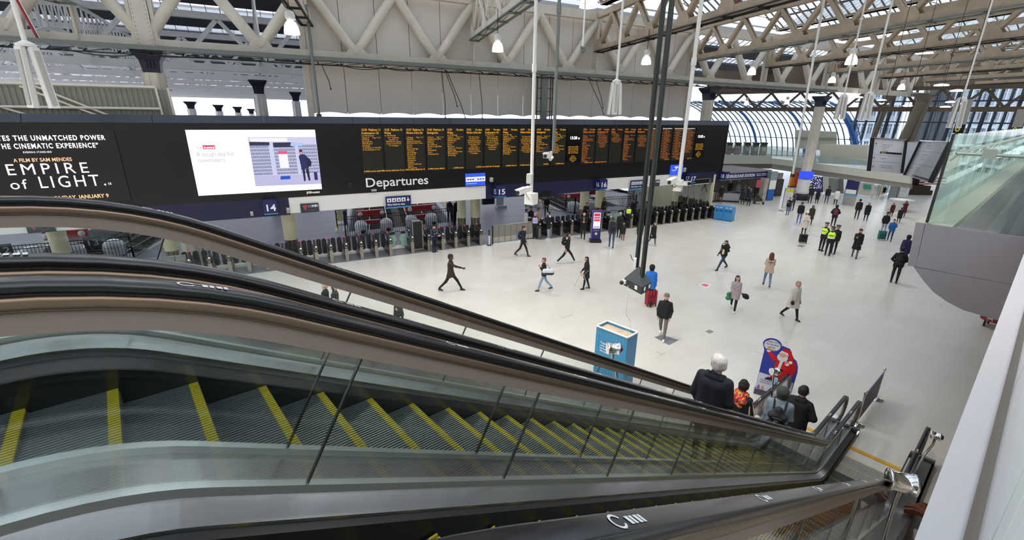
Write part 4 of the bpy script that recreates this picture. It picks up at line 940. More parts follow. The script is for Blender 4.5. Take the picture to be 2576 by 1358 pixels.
mb = MB(); mb.lathe([(.70, 0), (.70, .62), (.62, .66)], seg=24); mb.build('black_base', M_BLK2, t)
mb = MB(); mb.lathe([(.56, .62), (.56, 2.15)], seg=24); mb.build('white_drum', M_WHITE, t)
mb = MB(); mb.lathe([(.62, 2.12), (.66, 2.2), (.62, 2.32)], seg=24); mb.build('dark_ring', M_BLK2, t)
C1 = P(50.68, 1.68)
t = thing('information_screen', 'glowing blue screen on the tall cream column of the concourse', 'screen', (C1[0] - .6, C1[1] - .3, 2.3), PHI)
a = over(2009, 445, 52.6); b_ = over(2045, 447, 52.6)
mb = MB(); va, vb = Vector((a[0], a[1], 0)), Vector((b_[0], b_[1], 0)); mb.prism([va + UP * 2.35, vb + UP * 2.35, vb + UP * 3.05, va + UP * 3.05], (vb - va).normalized().cross(UP) * .1); rel(mb.build('screen_face', em('scr_blue2', '#2a48ff', 1.2)), t)
# posts rising from the big left column
t = thing('girder_post', 'broad riveted cream post rising above the large navy capital', 'post', P(-.97, 2.0, ZB), PHI)
mb = MB(); mb.beam(P(-.97, 1.85, ZB - .2), P(-.97, 1.85, 16.5), .62, .30, NVv); rel(mb.build('front_plate', M_GIRD), t)
mb = MB(); mb.beam(P(-1.38, 2.1, ZB - .2), P(-1.38, 2.1, 16.5), .14, .6, NVv); mb.beam(P(-.56, 2.1, ZB - .2), P(-.56, 2.1, 16.5), .14, .6, NVv); rel(mb.build('side_plates', M_GIRD, None, 'stuff'), t)
mb = MB()
for z in np.arange(ZB, 16.4, .17):
    for g in (-.24, .24):
        c = Vector(P(-.97 + g, 1.69, z)); mb.add([c + DVv * .03, c + UP * .03, c - DVv * .03, c - UP * .03, c - NVv * .025], [(0, 1, 4), (1, 2, 4), (2, 3, 4), (3, 0, 4)])
rel(mb.build('rivets', M_RIVET, None, 'stuff'), t)
# ---- cross girders over the concourse
ks = [(-12.4, 'over the left edge'), (-3.3, 'over the film screen'), (5.82, 'at the left end of the clad wall'), (14.87, 'above the sixth pair of amber panels'), (23.97, 'above the right part of the clad wall'), (33.05, 'at the right end of the clad wall'), (42.1, 'one bay past the clad wall'), (51.2, 'over the tall concourse column'), (60.3, 'second past the tall column'), (69.4, 'third past the tall column'), (78.5, 'fourth past the tall column'), (87.6, 'farthest')]
GLEN = 27.0
for i, (s, w_) in enumerate(ks):
    A = Vector(P(s, 1.75)); Lg = GLEN + i * 1.2
    m_ = M_GIRD if i < 4 else M_GIRD_DIM
    t = thing('cross_girder', 'cream cross girder under the glass roof %s' % w_, 'girder', (A.x, A.y, 12.0), TA)
    truss(t, A, A - Vector(TV) * Lg, 12.05, 14.1, 3.0, m_, w=.34, hb=.36, ht=.36, dw=.20, phase=0.4, diag='twin', joined=i > 7 or i < 1, rivets=(-1 if 2 < i < 6 else 0))
    mb = MB(); sdv = Vector((-TV[1], TV[0], 0)) * .24
    mb.beam(A + sdv + UP * 11.88, A + sdv - Vector(TV) * Lg + UP * 11.88, .14, .05); mb.beam(A - sdv + UP * 11.86, A - sdv - Vector(TV) * Lg + UP * 11.86, .09, .09)
    for q in range(int(Lg / 2)):
        p = A - Vector(TV) * (q * 2 + .4) + UP * 11.82; mb.tube(sag(p + sdv, p + sdv - Vector(TV) * 2.2, .05 + .1 * rnd.random()), .024, 5, caps=False); mb.beam(p - sdv * 1.2, p + sdv * 1.2, .05, .09)
    rel(mb.build('cables', M_GANTRY if i % 2 else M_CABLE, None, 'stuff'), t)
# ---- ridge and furrow glazing over the concourse
M_RGL = glassmat('roof_glass', (.62, .68, .72), .05, rough=.3, veil=.30, veil_col=(.72, .78, .80))
M_BAR = mat('glazing_bar', '#4c5152', .5)
def bay(s0, s1, lab, zv, zr, org, ax, Ln, step=.62, mat_g=None, solid=None, split=True, off=1.75):
    """one ridge of glass between two valleys; org(s) gives the start point, ax the ridge direction"""
    t = thing('glass_roof', lab, 'roof', org((s0 + s1) / 2), TA)
    A, C_ = Vector(org(s0)), Vector(org(s1)); R = (A + C_) / 2; ax = Vector(ax)
    n = int(Ln / step); bars = MB(); rest = MB()
    for (e, sg) in ((A, 1), (C_, -1)):
        for k in range(n):
            a0, a1 = ax * (k * step + .02), ax * ((k + 1) * step - .02)
            p = [e + a0 + UP * zv, e + a1 + UP * zv, R + a1 + UP * zr, R + a0 + UP * zr]
            if k < (30 if split else 0):
                mb = MB(); mb.add(p, [(0, 1, 2, 3)]); rel(mb.build('roof_pane', mat_g or M_RGL), t)
            else: rest.add(p, [(0, 1, 2, 3)])
            bars.beam(e + ax * (k * step) + UP * (zv - .03), R + ax * (k * step) + UP * (zr - .03), .05, .09)
        for f in (.33, .66):
            q = e.lerp(R, f); zz = zv + (zr - zv) * f - .12; bars.beam(q + UP * zz, q + ax * Ln + UP * zz, .08, .12)
    if rest.v: rel(rest.build('far_panes', mat_g or M_RGL, None, 'stuff'), t)
    rel(bars.build('glazing_bars', M_BAR, None, 'stuff'), t)
    mb = MB(); mb.beam(R + UP * (zr - .1), R + ax * Ln + UP * (zr - .1), .14, .2); rel(mb.build('ridge_beam', M_GIRD_DIM), t)
    mb = MB(); st = 3.0
    for k in range(int(Ln / st)):
        b0 = ax * (k * st + .4)
        for e in (A, C_):
            mb.beam(e + b0 + UP * (zv - .1), e.lerp(R, .5) + b0 + UP * (zv + (zr - zv) * .28), .05, .07); mb.beam(e.lerp(R, .5) + b0 + UP * (zv + (zr - zv) * .28), e.lerp(R, .5) + b0 + UP * (zv + (zr - zv) * .5 - .1), .05, .05)
        mb.beam(A.lerp(R, .5) + b0 + UP * (zv + (zr - zv) * .28), C_.lerp(R, .5) + b0 + UP * (zv + (zr - zv) * .28), .04, .04)
    rel(mb.build('roof_ties', M_GIRD_DIM, None, 'stuff'), t)
    for e in (A, C_):
        mb = MB(); mb.beam(e + UP * (zv - .05), e + ax * Ln + UP * (zv - .05), .5, .16); rel(mb.build('gutter', M_GIRD_DIM), t)
nTV = tuple(-TV)
for i in range(len(ks) - 1):
    s0, s1 = ks[i][0], ks[i + 1][0]
    bay(s0, s1, 'ridge of glass roof panes between cross girders, starting %s' % ks[i][1], 14.75, 16.9, lambda s: P(s, 1.4), nTV, GLEN + i * 1.2, .62 if i < 7 else 1.1, split=(3 <= i <= 5))
# ---- cladding wall above the board
M_CLAD = mat('wall_cladding', '#d4cdc6', .5, noise=.03, nscale=.7)
wall = thing('clad_wall', 'tall wall of pale cladding panels above the departure board', 'wall', P(19, 2.5, 9), PHI)
n = 15; w_ = (33.55 - 5.62) / n
for k in range(n):
    s0 = 5.62 + k * w_; s1 = s0 + w_ - .035
    mb = MB(); mb.prism([P(s0, 2.42, 10.62), P(s1, 2.42, 10.62), P(s1, 2.42, 14.05), P(s0, 2.42, 14.05)], NVv * .05); rel(mb.build('upper_panel', M_CLAD), wall)
    arc = [P(s0 + (s1 - s0) * j / 8, 2.38, 7.68 + .10 * math.sin(math.pi * j / 8)) for j in range(9)]
    mb = MB(); mb.prism(arc + [P(s1, 2.38, 10.35), P(s0, 2.38, 10.35)], NVv * .05); rel(mb.build('lower_panel', M_CLAD), wall)
    mb = MB(); mb.beam(P(s0 - .02, 2.50, 7.75), P(s0 - .02, 2.50, 14.0), .09, .05, DVv); rel(mb.build('joint_cover', mat('joint_dark', '#77726c', .6)), wall)
for s, lab in ((5.55, 'left'), (33.6, 'right')):
    mb = MB(); mb.beam(P(s, 2.3, 7.5), P(s, 2.3, 14.05), .18, .3, DVv); rel(mb.build('edge_post', M_GIRD), wall)
# hangers, ducts and loose cables in front of the wall
def rod(nm, lab, cat, a, b_, r, m_, seg=6, group=None):
    t = thing(nm, lab, cat, b_, 0, group); mb = MB(); mb.tube([a, b_], r, seg); rel(mb.build('rod', m_), t)
    mb = MB(); mb.tube([Vector(b_) , Vector(b_) + UP * .12], r * 1.8, seg); rel(mb.build('clamp', M_STEELD), t); return t
rod('hanger_pipe', 'thick grey hanger pipe at the left edge of the clad wall', 'pipe', P(5.75, .6, 12.6), P(5.75, .6, 7.55), .075, M_GANTRY)
t = thing('cable_duct', 'grey vertical cable duct with black ladder rails down the clad wall', 'duct', P(19.4, 1.4, 7.5), PHI)
mb = MB(); mb.beam(P(19.55, 1.3, 7.5), P(19.55, 1.3, 10.4), .42, .2, NVv); rel(mb.build('duct', M_GANTRY), t)
mb = MB()
for s in (19.05, 20.05, 20.2): mb.beam(P(s, 1.3, 7.5), P(s, 1.3, 10.1), .05, .05, NVv)
for z in (8.0, 8.8, 9.4): mb.beam(P(19.0, 1.25, z), P(20.2, 1.25, z), .04, .04)
rel(mb.build('ladder_rails', M_CABLE), t)
def cable(lab, pts, r=.022):
    t = thing('hanging_cable', lab, 'cable', pts[-1]); mb = MB(); mb.tube(pts, r, 5); rel(mb.build('cable', M_CABLE), t); mb = MB(); mb.sphere(pts[-1], r * 2.2, 8, 6); rel(mb.build('cable_end', M_CABLE), t)
for (a, b_, lab) in (((6.2, 10.1), (6.5, 8.9), 'short black cable left on the clad wall'), ((12.6, 10.1), (12.65, 7.55), 'straight black cable above the fifth amber panel'), ((12.8, 10.1), (13.4, 8.2), 'slanting black cable above the sixth amber panel'), ((12.9, 10.1), (13.9, 7.55), 'slack black cable tied in a knot above the sixth amber panel'), ((14.9, 10.2), (15.0, 7.55), 'thin vertical wire left of the white pole'), ((22.9, 10.1), (24.2, 7.9), 'black cable hanging slanted right of the grey duct'), ((23.5, 10.1), (24.1, 8.3), 'shorter black cable hanging right of the grey duct')):
    cable(lab, [P(a[0], 1.1, a[1]), P((a[0] * 2 + b_[0]) / 3, 1.0, (a[1] * 2 + b_[1]) / 3), P((a[0] + 2 * b_[0]) / 3 + .05, .95, (a[1] + 2 * b_[1]) / 3), P(b_[0], .9, b_[1])])
# ---- train shed behind: rows of white girders, dark roof strips
M_SLAB = mat('shed_roof_dark', '#3c3d42', .7); M_SKY = glassmat('shed_glass', (.80, .84, .90), .04, rough=.3, veil=.25, veil_col=(.85, .88, .92))
rows = [11.5, 21.0, 30.5, 40, 49.5, 59, 68.5, 78]
for i, o in enumerate(rows):
    A, B = Vector(P(-34 - i * 3, o)), Vector(P(36 if i < 3 else 20, o))
    t = thing('shed_girder', 'white lattice girder across the platforms, row %s behind the board' % ['one', 'two', 'three', 'four', 'five', 'six', 'seven', 'eight'][i], 'girder', (A.x, A.y, 10.4), PHI)
    truss(t, A, B, 10.45, 13.4, 4.6, M_SHED, w=.4, hb=.40, ht=.35, dw=.24, phase=1.0, joined=i > 1, diag='beam', rivets=(1 if i == 0 else 0))
for i, o in enumerate([2.6] + rows[:-1]):
    o1 = rows[i]; t = thing('shed_roof', 'dark train shed roof with strips of skylight, bay %s' % ['one', 'two', 'three', 'four', 'five', 'six', 'seven', 'eight'][i], 'roof', P(-10, o, 14), PHI); w = o1 - o; s0, s1 = -44 - 4 * i, 74
    for nm, f0, f1, m_ in (('solid_slope', 0, .30, M_SLAB), ('skylight_strip', .30, .44, M_SKY), ('solid_slope', .44, .66, M_SLAB), ('skylight_strip', .66, .84, M_SKY), ('solid_slope', .84, 1, M_SLAB)):
        zf = lambda f: 14.0 + 2.3 * (1 - abs(2 * f - 1))
        mb = MB()
        for a_, b__ in ((f0, min(f1, .5)), (max(f0, .5), f1)):
            if b__ <= a_: continue
            mb.add([P(s0, o + w * a_, zf(a_)), P(s1, o + w * a_, zf(a_)), P(s1, o + w * b__, zf(b__)), P(s0, o + w * b__, zf(b__))], [(0, 1, 2, 3)])
        rel(mb.build(nm, m_), t)
    mb = MB()
    for s in np.arange(s0, s1, .9):
        for f0, f1 in ((0.30, .44), (.66, .84)): mb.beam(P(s, o + w * f0, zf(f0) - .04), P(s, o + w * f1, zf(f1) - .04), .04, .07)
    for f in (.12, .30, .44, .66, .84): mb.beam(P(s0, o + w * f, zf(f) - .1), P(s1, o + w * f, zf(f) - .1), .10, .16)
    rel(mb.build('roof_purlins', M_BAR, None, 'stuff'), t)
for i, s in enumerate((-22, -13.5, -5, 3.6)):
    for j, (o0, o1) in enumerate(((2.2, 11.5), (11.5, 21), (21, 30.5), (30.5, 40))):
        A, B = Vector(P(s, o0)), Vector(P(s, o1)); t = thing('shed_cross_girder', 'slender white cross girder with close lattice, %s line, %s bay behind the board' % (['leftmost', 'second', 'third', 'rightmost'][i], ['nearest', 'second', 'third', 'fourth'][j]), 'girder', (A.x, A.y, 11), PHI)
        mb = MB(); n = 10
        for g, z in enumerate((10.9, 13.2)):
            for k in range(n):
                za = z if g else 10.7 + .7 * math.sin(math.pi * k / n); zb_ = z if g else 10.7 + .7 * math.sin(math.pi * (k + 1) / n)
                mb.beam(A.lerp(B, k / n) + UP * za, A.lerp(B, (k + 1) / n) + UP * zb_, .16, .14)
        for k in range(n):
            za = 10.7 + .7 * math.sin(math.pi * k / n); mb.beam(A.lerp(B, k / n) + UP * za, A.lerp(B, (k + .5) / n) + UP * 13.2, .06, .09); mb.beam(A.lerp(B, (k + .5) / n) + UP * 13.2, A.lerp(B, (k + 1) / n) + UP * (10.7 + .7 * math.sin(math.pi * (k + 1) / n)), .06, .09)
        rel(mb.build('lattice', M_SHED, None, 'stuff'), t)
for (px, py, D, lab) in ((650, 222, 41, 'white riveted shed column with a navy capital left of the clad wall'), (743, 245, 60, 'white shed column with a navy capital beside the clad wall edge'), (480, 266, 80, 'distant shed column with a navy capital, leftmost of the small ones'), (550, 273, 88, 'distant shed column with a navy capital, second of the small ones'), (598, 277, 96, 'distant shed column with a navy capital, third of the small ones'), (632, 281, 108, 'distant shed column with a navy capital, fourth of the small ones'), (650, 284, 122, 'farthest tiny shed column with a navy capital')):
    p = over(px, py, D); big_col(0, 0, lab, p[2] - .4, r=.42 if D < 70 else .5, m_=M_SHED, p=(p[0], p[1], 0))
# cabin behind the left half of the board
cab = thing('site_cabin', 'grey green corrugated cabin in a cream tube frame behind the film screen', 'cabin', P(-9, 1.3, 7.5), PHI)
mb = MB(); x = -17.5
while x < -.7:
    mb.prism([P(x, 1.3, 7.4), P(x + .10, 1.27, 7.4), P(x + .10, 1.27, 8.62), P(x, 1.3, 8.62)], NVv * .1); mb.prism([P(x + .10, 1.30, 7.4), P(x + .19, 1.30, 7.4), P(x + .19, 1.30, 8.62), P(x + .10, 1.30, 8.62)], NVv * .1); x += .19
rel(mb.build('corrugated_wall', mat('cabin_green', '#87897c', .6), None, 'stuff'), cab)
mb = MB(); mb.prism([P(-17.5, 1.3, 8.62), P(-.7, 1.3, 8.62), P(-.7, 4.5, 8.70), P(-17.5, 4.5, 8.70)], (0, 0, .06)); rel(mb.build('roof_sheet', mat('cabin_roof', '#9a9a94', .6)), cab)
M_TUBE = mat('tube_cream', '#e0d6c6', .5)
for pts in ([(-17.5, 8.66), (-.9, 8.72)], [(-17.5, 7.78), (-.9, 7.80)], [(-.9, 8.72), (-.85, 7.4)], [(-.45, 8.70), (-.4, 7.4)], [(-8.2, 8.6), (-5.2, 7.4)], [(-5.4, 8.6), (-3.0, 7.4)], [(-4.9, 8.6), (-2.7, 7.45)], [(-6.6, 8.55), (-8.2, 7.45)]):
    mb = MB(); mb.tube([P(pts[0][0], 1.15, pts[0][1]), P(pts[1][0], 1.15, pts[1][1])], .06 if abs(pts[0][1] - pts[1][1]) < .3 else .045, 8); rel(mb.build('frame_tube', M_TUBE), cab)
t = thing('red_pipe', 'thin red and white vertical pipe by the left roof girder', 'pipe', P(-4.5, 1.6, 10.5)); mb = MB(); mb.tube([P(-4.9, 1.5, 12.2), P(-4.5, 1.5, 10.4)], .05, 8); rel(mb.build('pipe', mat('pipe_red', '#a02638', .4)), t); mb = MB(); mb.tube([P(-4.82, 1.45, 12.2), P(-4.42, 1.45, 10.4)], .02, 6); rel(mb.build('pipe_stripe', M_WHITE), t)
# ---------------------------------------------------------------- pendant lamps
M_LAMPG = mat('lamp_shade_lit', '#ffffff', .4, emit='#fff6ea', es=3.2); M_LAMPT = mat('lamp_top', '#c9c9c6', .4)
def pendant(p, lab, R=.26, top=1.0, power=120):
    t = thing('pendant_lamp', lab, 'lamp', p, 0, 'bell shaped pendant lamps under the glass roof')
    mb = MB(); mb.lathe([(R, 0), (R * .98, .10), (R * .86, .26), (R * .62, .38), (R * .36, .43)], seg=20); mb.build('bell_shade', M_LAMPG, t)
    mb = MB(); mb.lathe([(.01, .02), (R * .95, .02)], seg=20); mb.build('diffuser', M_LAMPG, t)
    mb = MB(); mb.lathe([(R * .36, .43), (R * .62, .50), (R * .68, .60), (R * .5, .72), (R * .15, .76), (.01, .76)], seg=16); mb.build('lamp_body', M_LAMPT, t)
    mb = MB(); mb.tube([(0, 0, .76), (0, 0, .76 + top)], .016, 5); mb.build('stem', M_CABLE, t)
    if power:
        l = bpy.data.lights.new('lamp_light', 'SPOT'); l.energy = power; l.color = (1, .90, .76); l.spot_size = math.radians(125); l.spot_blend = .7; l.shadow_soft_size = R
        o = bpy.data.objects.new('lamp_light', l); COL.objects.link(o); o.parent = t; o.location = (0, 0, -.05)
    return t
LP = 850
for i, (x, y) in enumerate(((3.0, 8.5), (6.0, 9.0), (-1.5, 15.5), (6.5, 2.5), (-4.0, 6.0), (15.0, -2.5), (26.0, -3.0), (38.0, -3.5), (52.0, -4.0))):  # added lamps out of view, put in to brighten the hall
    pendant((x, y, 10.5), 'white glowing bell pendant lamp %s' % ['above the escalators', 'over the middle of the hall', 'over the film screen', 'over the balcony edge', 'behind the camera', 'over the near balcony', 'over the walkway', 'over the far walkway', 'at the far walkway end'][i], power=LP)
for (px, py, z, lab) in ((735, 86, 10.35, 'beside the left edge of the clad wall'), (1252, 130, 10.5, 'in front of the left half of the clad wall'), (1480, 18, 10.7, 'cut by the top edge above the clad wall'), (1625, 162, 10.5, 'in front of the right half of the clad wall'), (1890, 188, 10.5, 'first right of the clad wall'), (2140, 162, 10.3, 'largest over the right concourse'), (2092, 208, 10.5, 'just below left of the large right one'), (2266, 226, 10.1, 'far right of the bell lamps')):
    pendant(at(px, py, z), 'white glowing bell pendant lamp ' + lab, power=LP)
for (px, py, D, lab) in ((1790, 266, 58, 'small one above the right end of the board'), (1877, 264, 60, 'small one left over the blue glass arch'), (1979, 262, 60, 'small one in the middle over the blue glass arch')):
    pendant(over(px, py, D), 'white glowing bell pendant lamp, ' + lab, R=.24, power=0, top=1.2)
for i, (px, py, D) in enumerate(((1935, 254, 66), (2075, 260, 66), (2157, 246, 60), (2368, 216, 50), (2408, 230, 52), (2218, 253, 70), (2225, 262, 76), (2283, 267, 72), (2393, 258, 64), (2378, 270, 70), (2420, 262, 74))):
    p = over(px, py, D); t = thing('disc_lamp', 'flat glowing disc lamp far along the roof, %s' % ['left over the blue arch', 'right of the tall column', 'by the first white speaker cluster', 'high one right of the bell lamps', 'over the hanging number four sign', 'upper of two above the left sign board', 'lower of two above the left sign board', 'right of the pair above the left sign board', 'upper left of the number four sign', 'lower left of the number four sign', 'beside the number four sign'][i], 'lamp', p, 0, 'flat disc lamps far under the roof')
    mb = MB(); mb.lathe([(.01, 0), (.46, 0), (.44, .09), (.1, .16)], seg=18); mb.build('disc', mat('disc_lit', '#ffffff', .4, emit='#fffaf0', es=2.5), t)
    mb = MB(); mb.tube([(0, 0, .15), (0, 0, 1.4)], .015, 5); mb.build('stem', M_CABLE, t)
# daylight that the roof glazing lets through, and lamp light over the whole hall
0 and area('roof_daylight', (22, 6, 13.2), (60, 24), 5200, (.93, .97, 1.0), (0, 0, math.radians(-10)))
0 and area('roof_daylight_far', (75, 8, 13.2), (46, 30), 3200, (1.0, .95, .88), (0, 0, 0))
0 and area('shed_daylight', P(0, 30, 13.3), (70, 44), 6200, (.95, .97, 1.0), (0, 0, PHI))
# ---------------------------------------------------------------- hanging poles, cameras, loudspeakers
M_POLEW = mat('pole_white', '#dcdad6', .4); M_POLEB = mat('pole_green_black', '#1d2422', .35)
def cctv(t, p, d, L_=.42, r=.065):
    p, d = Vector(p), Vector(d).normalized(); mb = MB(); mb.beam(p - d * L_ * .5, p + d * L_ * .5, r * 2, r * 1.8); rel(mb.build('camera_housing', M_POLEW), t)
    mb = MB(); mb.tube([p + d * L_ * .5, p + d * (L_ * .5 + .03)], r * .7, 10); rel(mb.build('camera_lens', M_BLACK), t)
    mb = MB(); mb.beam(p - d * L_ * .1 + UP * r * 1.1, p + d * L_ * .62 + UP * r * 1.1, r * 2.2, .012); rel(mb.build('sun_shield', M_WHITE), t)
def pole(lab, foot, top, r, m_): 
    t = thing('hanging_pole', lab, 'pole', foot); mb = MB(); mb.tube([(foot[0], foot[1], foot[2]), (foot[0], foot[1], top)], r, 10); rel(mb.build('pole', m_), t)
    mb = MB(); mb.tube([(foot[0], foot[1], foot[2] + 2.6), (foot[0], foot[1], foot[2] + 2.75)], r * 1.35, 10); rel(mb.build('sleeve', m_), t); return t
p = over(1336, 505, 10.0); t = pole('white hanging pole with a grey box and a white camera in front of the board', p, 12.2, .036, M_POLEW)
mb = MB(); mb.box((p[0], p[1], p[2] + .05), (.22, .22, .24), .3); rel(mb.build('mount_block', M_POLEW), t)
q = over(1333, 449, 9.95); mb = MB(); mb.box(q, (.16, .12, .2), .6); rel(mb.build('grey_box', mat('box_grey')), t)
q = over(1318, 479, 9.7); cctv(t, q, Vector(over(1305, 484, 9.6)) - Vector(q), .34, .055)
mb = MB(); mb.tube([q, over(1330, 500, 9.9), (p[0], p[1], p[2])], .02, 6); rel(mb.build('bracket', M_POLEW), t)
p = over(1392, 382, 10.0); t = pole('dark grey hanging pole with a white camera and a coiled cable', p, 12.2, .034, M_GANTRY)
q = over(1378, 389, 9.8); cctv(t, q, Vector(over(1368, 395, 9.6)) - Vector(q), .26, .05)
mb = MB(); mb.tube([q, over(1385, 402, 9.9), over(1390, 395, 10)], .03, 6); rel(mb.build('bracket', M_POLEW), t)
mb = MB(); pts = []
for i in range(50):
    f = i / 49; b0 = Vector(over(1363 + 20 * f, 382 - 8 * f, 9.75)); a = f * 2 * math.pi * 6; pts.append(b0 + UP * (.06 * math.sin(a)) + Vector((.03 * math.cos(a), 0, 0)))
mb.tube(pts, .007, 5); rel(mb.build('coiled_cable', M_CABLE), t)
p = over(1706, 468, 11.5); t = pole('white hanging pole with two white cameras left of the platform 17 box', p, 12.2, .042, M_POLEW)
mb = MB(); mb.box((p[0], p[1], p[2] + .02), (.18, .18, .26), .3); rel(mb.build('mount_block', M_POLEW), t)
q = over(1692, 454, 11.2); cctv(t, q, Vector(over(1681, 461, 11.0)) - Vector(q), .32, .055); q = over(1726, 462, 11.3); cctv(t, q, Vector(over(1733, 462, 11.2)) - Vector(q), .22, .05)
mb = MB(); mb.tube([over(1692, 457, 11.2), over(1700, 466, 11.4), over(1726, 464, 11.3)], .02, 6); rel(mb.build('bracket', M_POLEW), t)
mb = MB(); mb.tube([over(1694, 458, 11.2), over(1690, 466, 11.1), over(1697, 472, 11.2), over(1702, 466, 11.3)], .008, 5); rel(mb.build('loop_cable', M_CABLE), t)
# pole that ends in a bright lamp bell and the thin mast next to it
p = over(1466, 118, 12); t = thing('hanging_mast', 'short white mast hanging below the lamp cut by the top edge', 'mast', p); mb = MB(); mb.tube([(p[0], p[1], p[2]), (p[0], p[1], p[2] + 1.1)], .022, 6); rel(mb.build('rod', M_WHITE), t); mb = MB(); mb.box((p[0], p[1], p[2] - .02), (.22, .05, .04), .4); mb.lathe([(.05, -.12), (.06, -.08), (.05, -.03)], p, 10); rel(mb.build('fitting', M_GANTRY), t)
# twin black poles with the pyramid speaker box
PX = Vector(at(1606, 712, 4.02)); top = 12.3
t = thing('speaker_box', 'black pyramid topped speaker box hanging on two long black poles', 'speaker', PX, 0)
cr = [Vector(at(1569, 717, 4.05)), Vector(at(1613, 741, 4.05)), Vector(at(1637, 727, 4.05))]; cr.append(cr[0] + cr[2] - cr[1])
mb = MB(); mb.prism([c + UP * .0 for c in cr], UP * .17); rel(mb.build('box', mat('speaker_dark', '#23282a', .45)), t)
ap = (cr[0] + cr[2]) / 2 + UP * .50
mb = MB(); mb.add([c + UP * .17 for c in cr] + [ap], [(0, 1, 4), (1, 2, 4), (2, 3, 4), (3, 0, 4)]); rel(mb.build('pyramid_lid', mat('speaker_lid', '#3c4244', .4)), t)
for a, b_ in ((cr[0], cr[1]), (cr[1], cr[2])):
    d = (b_ - a); nn = d.normalized().cross(UP)
    for f in ((.62,) if a is cr[0] else (.2, .7)):
        mb = MB(); q = a + d * f + UP * .05 + nn * .004; e = d.normalized() * .09; mb.add([q, q + e, q + e + UP * .09, q + UP * .09], [(0, 1, 2, 3)]); rel(mb.build('sticker', M_WHITE), t)
mb = MB(); q = cr[0] + UP * .1; mb.box(q + Vector((-.02, -.03, 0)), (.1, .1, .08)); rel(mb.build('camera', M_POLEW), t); mb = MB(); mb.sphere(q + Vector((-.09, .0, -.02)), .05, 8, 6); rel(mb.build('camera_ball', M_BLK2), t)
pb = Vector(at(1616, 690, 4.42)); pa = Vector(at(1601, 672, 4.42))
mb = MB(); mb.tube([pb - UP * .05, (pb.x, pb.y, top)], .052, 10); rel(mb.build('pole', M_POLEB), t); mb = MB(); mb.tube([pa, (pa.x, pa.y, top)], .052, 10); rel(mb.build('pole', M_POLEB), t)
mb = MB(); q = Vector(at(1597, 660, 4.6)); mb.box(q, (.10, .06, .2), .5); rel(mb.build('white_unit', M_POLEW), t); mb = MB(); mb.tube([q, q + Vector((-.05, .05, .08)), q + Vector((-.09, .07, .18))], .008, 5); rel(mb.build('aerial', M_CABLE), t)
mb = MB(); e0 = cr[0].lerp(cr[1], .25) + UP * .05; e1 = Vector(at(1586, 828, 1.98)); mb.tube([e0, e0 - UP * .7 + Vector((0, -.02, 0)), e0.lerp(e1, .6) + Vector((.05, 0, -.2)), e1], .007, 5); w_o = mb.build('white_wire', M_WHITE); rel(w_o, t)
# white line speaker clusters on poles
def cluster(lab, p, s, top=12.2):
    t = thing('speaker_cluster', lab, 'speaker', p, 0, 'white speaker clusters hanging on poles')
    mb = MB(); mb.tube([(0, 0, s * 1.4), (0, 0, top - p[2])], .05 * s, 8); mb.build('pole', M_POLEW, t)
    mb = MB(); mb.lathe([(.18 * s, s * 1.36), (.2 * s, s * 1.42), (.05 * s, s * 1.5)], seg=12); mb.build('top_plate', M_POLEW, t)
    for i in range(4):
        a = math.pi / 4 + i * math.pi / 2; b_ = Vector((math.cos(a), math.sin(a), 0)); mb = MB()
        mb.beam(b_ * .16 * s + UP * 1.35 * s, b_ * .26 * s, .17 * s, .11 * s, b_); mb.build('line_speaker', M_POLEW, t)
        mb = MB(); mb.beam(b_ * .235 * s + UP * 1.28 * s, b_ * .325 * s + UP * .08 * s, .10 * s, .012, b_); mb.build('grille', mat('grille_grey', '#a9a7a2', .6), t)
cluster('white speaker cluster on a pole in front of the right half of the clad wall', over(1545, 288, 13.5), .60); cluster('large white speaker cluster hanging at the upper left', over(112, 272, 7.6), .46)
cluster('white speaker cluster left of the two hanging over the blue arch', over(2110, 300, 22), .60); cluster('white speaker cluster right of the two hanging over the blue arch', over(2172, 302, 20), .60); cluster('yellowish lit speaker cluster left of the number four sign', over(2398, 322, 22), .66)
t = rod('hanging_pole', 'long thin white pole hanging in front of the tall concourse column', 'pole', (over(2052, 100, 22)[0], over(2052, 100, 22)[1], 12.2), over(1993, 445, 22), .045, M_POLEW)
# ---------------------------------------------------------------- helpers for upright things
def upr(px0, px1, pyb, D=None, z0=0.0):
    pass
def plate(a, b_, z0, z1, th=.06):
    """upright slab from ground point a to b_"""
    a, b_ = Vector((a[0], a[1], 0)), Vector((b_[0], b_[1], 0)); nn = (b_ - a).normalized().cross(UP) * th; mb = MB()
    mb.prism([a + UP * z0, b_ + UP * z0, b_ + UP * z1, a + UP * z1], nn); return mb
def face_frame(a, b_, z, f=0.0, out=.004):
    """text frame on the camera side of plate(a, b_)"""
    a, b_ = Vector((a[0], a[1], 0)), Vector((b_[0], b_[1], 0)); u = (b_ - a).normalized(); nn = u.cross(UP)
    return frame(a + u * f + UP * z + nn * out, u, (0, 0, 1))
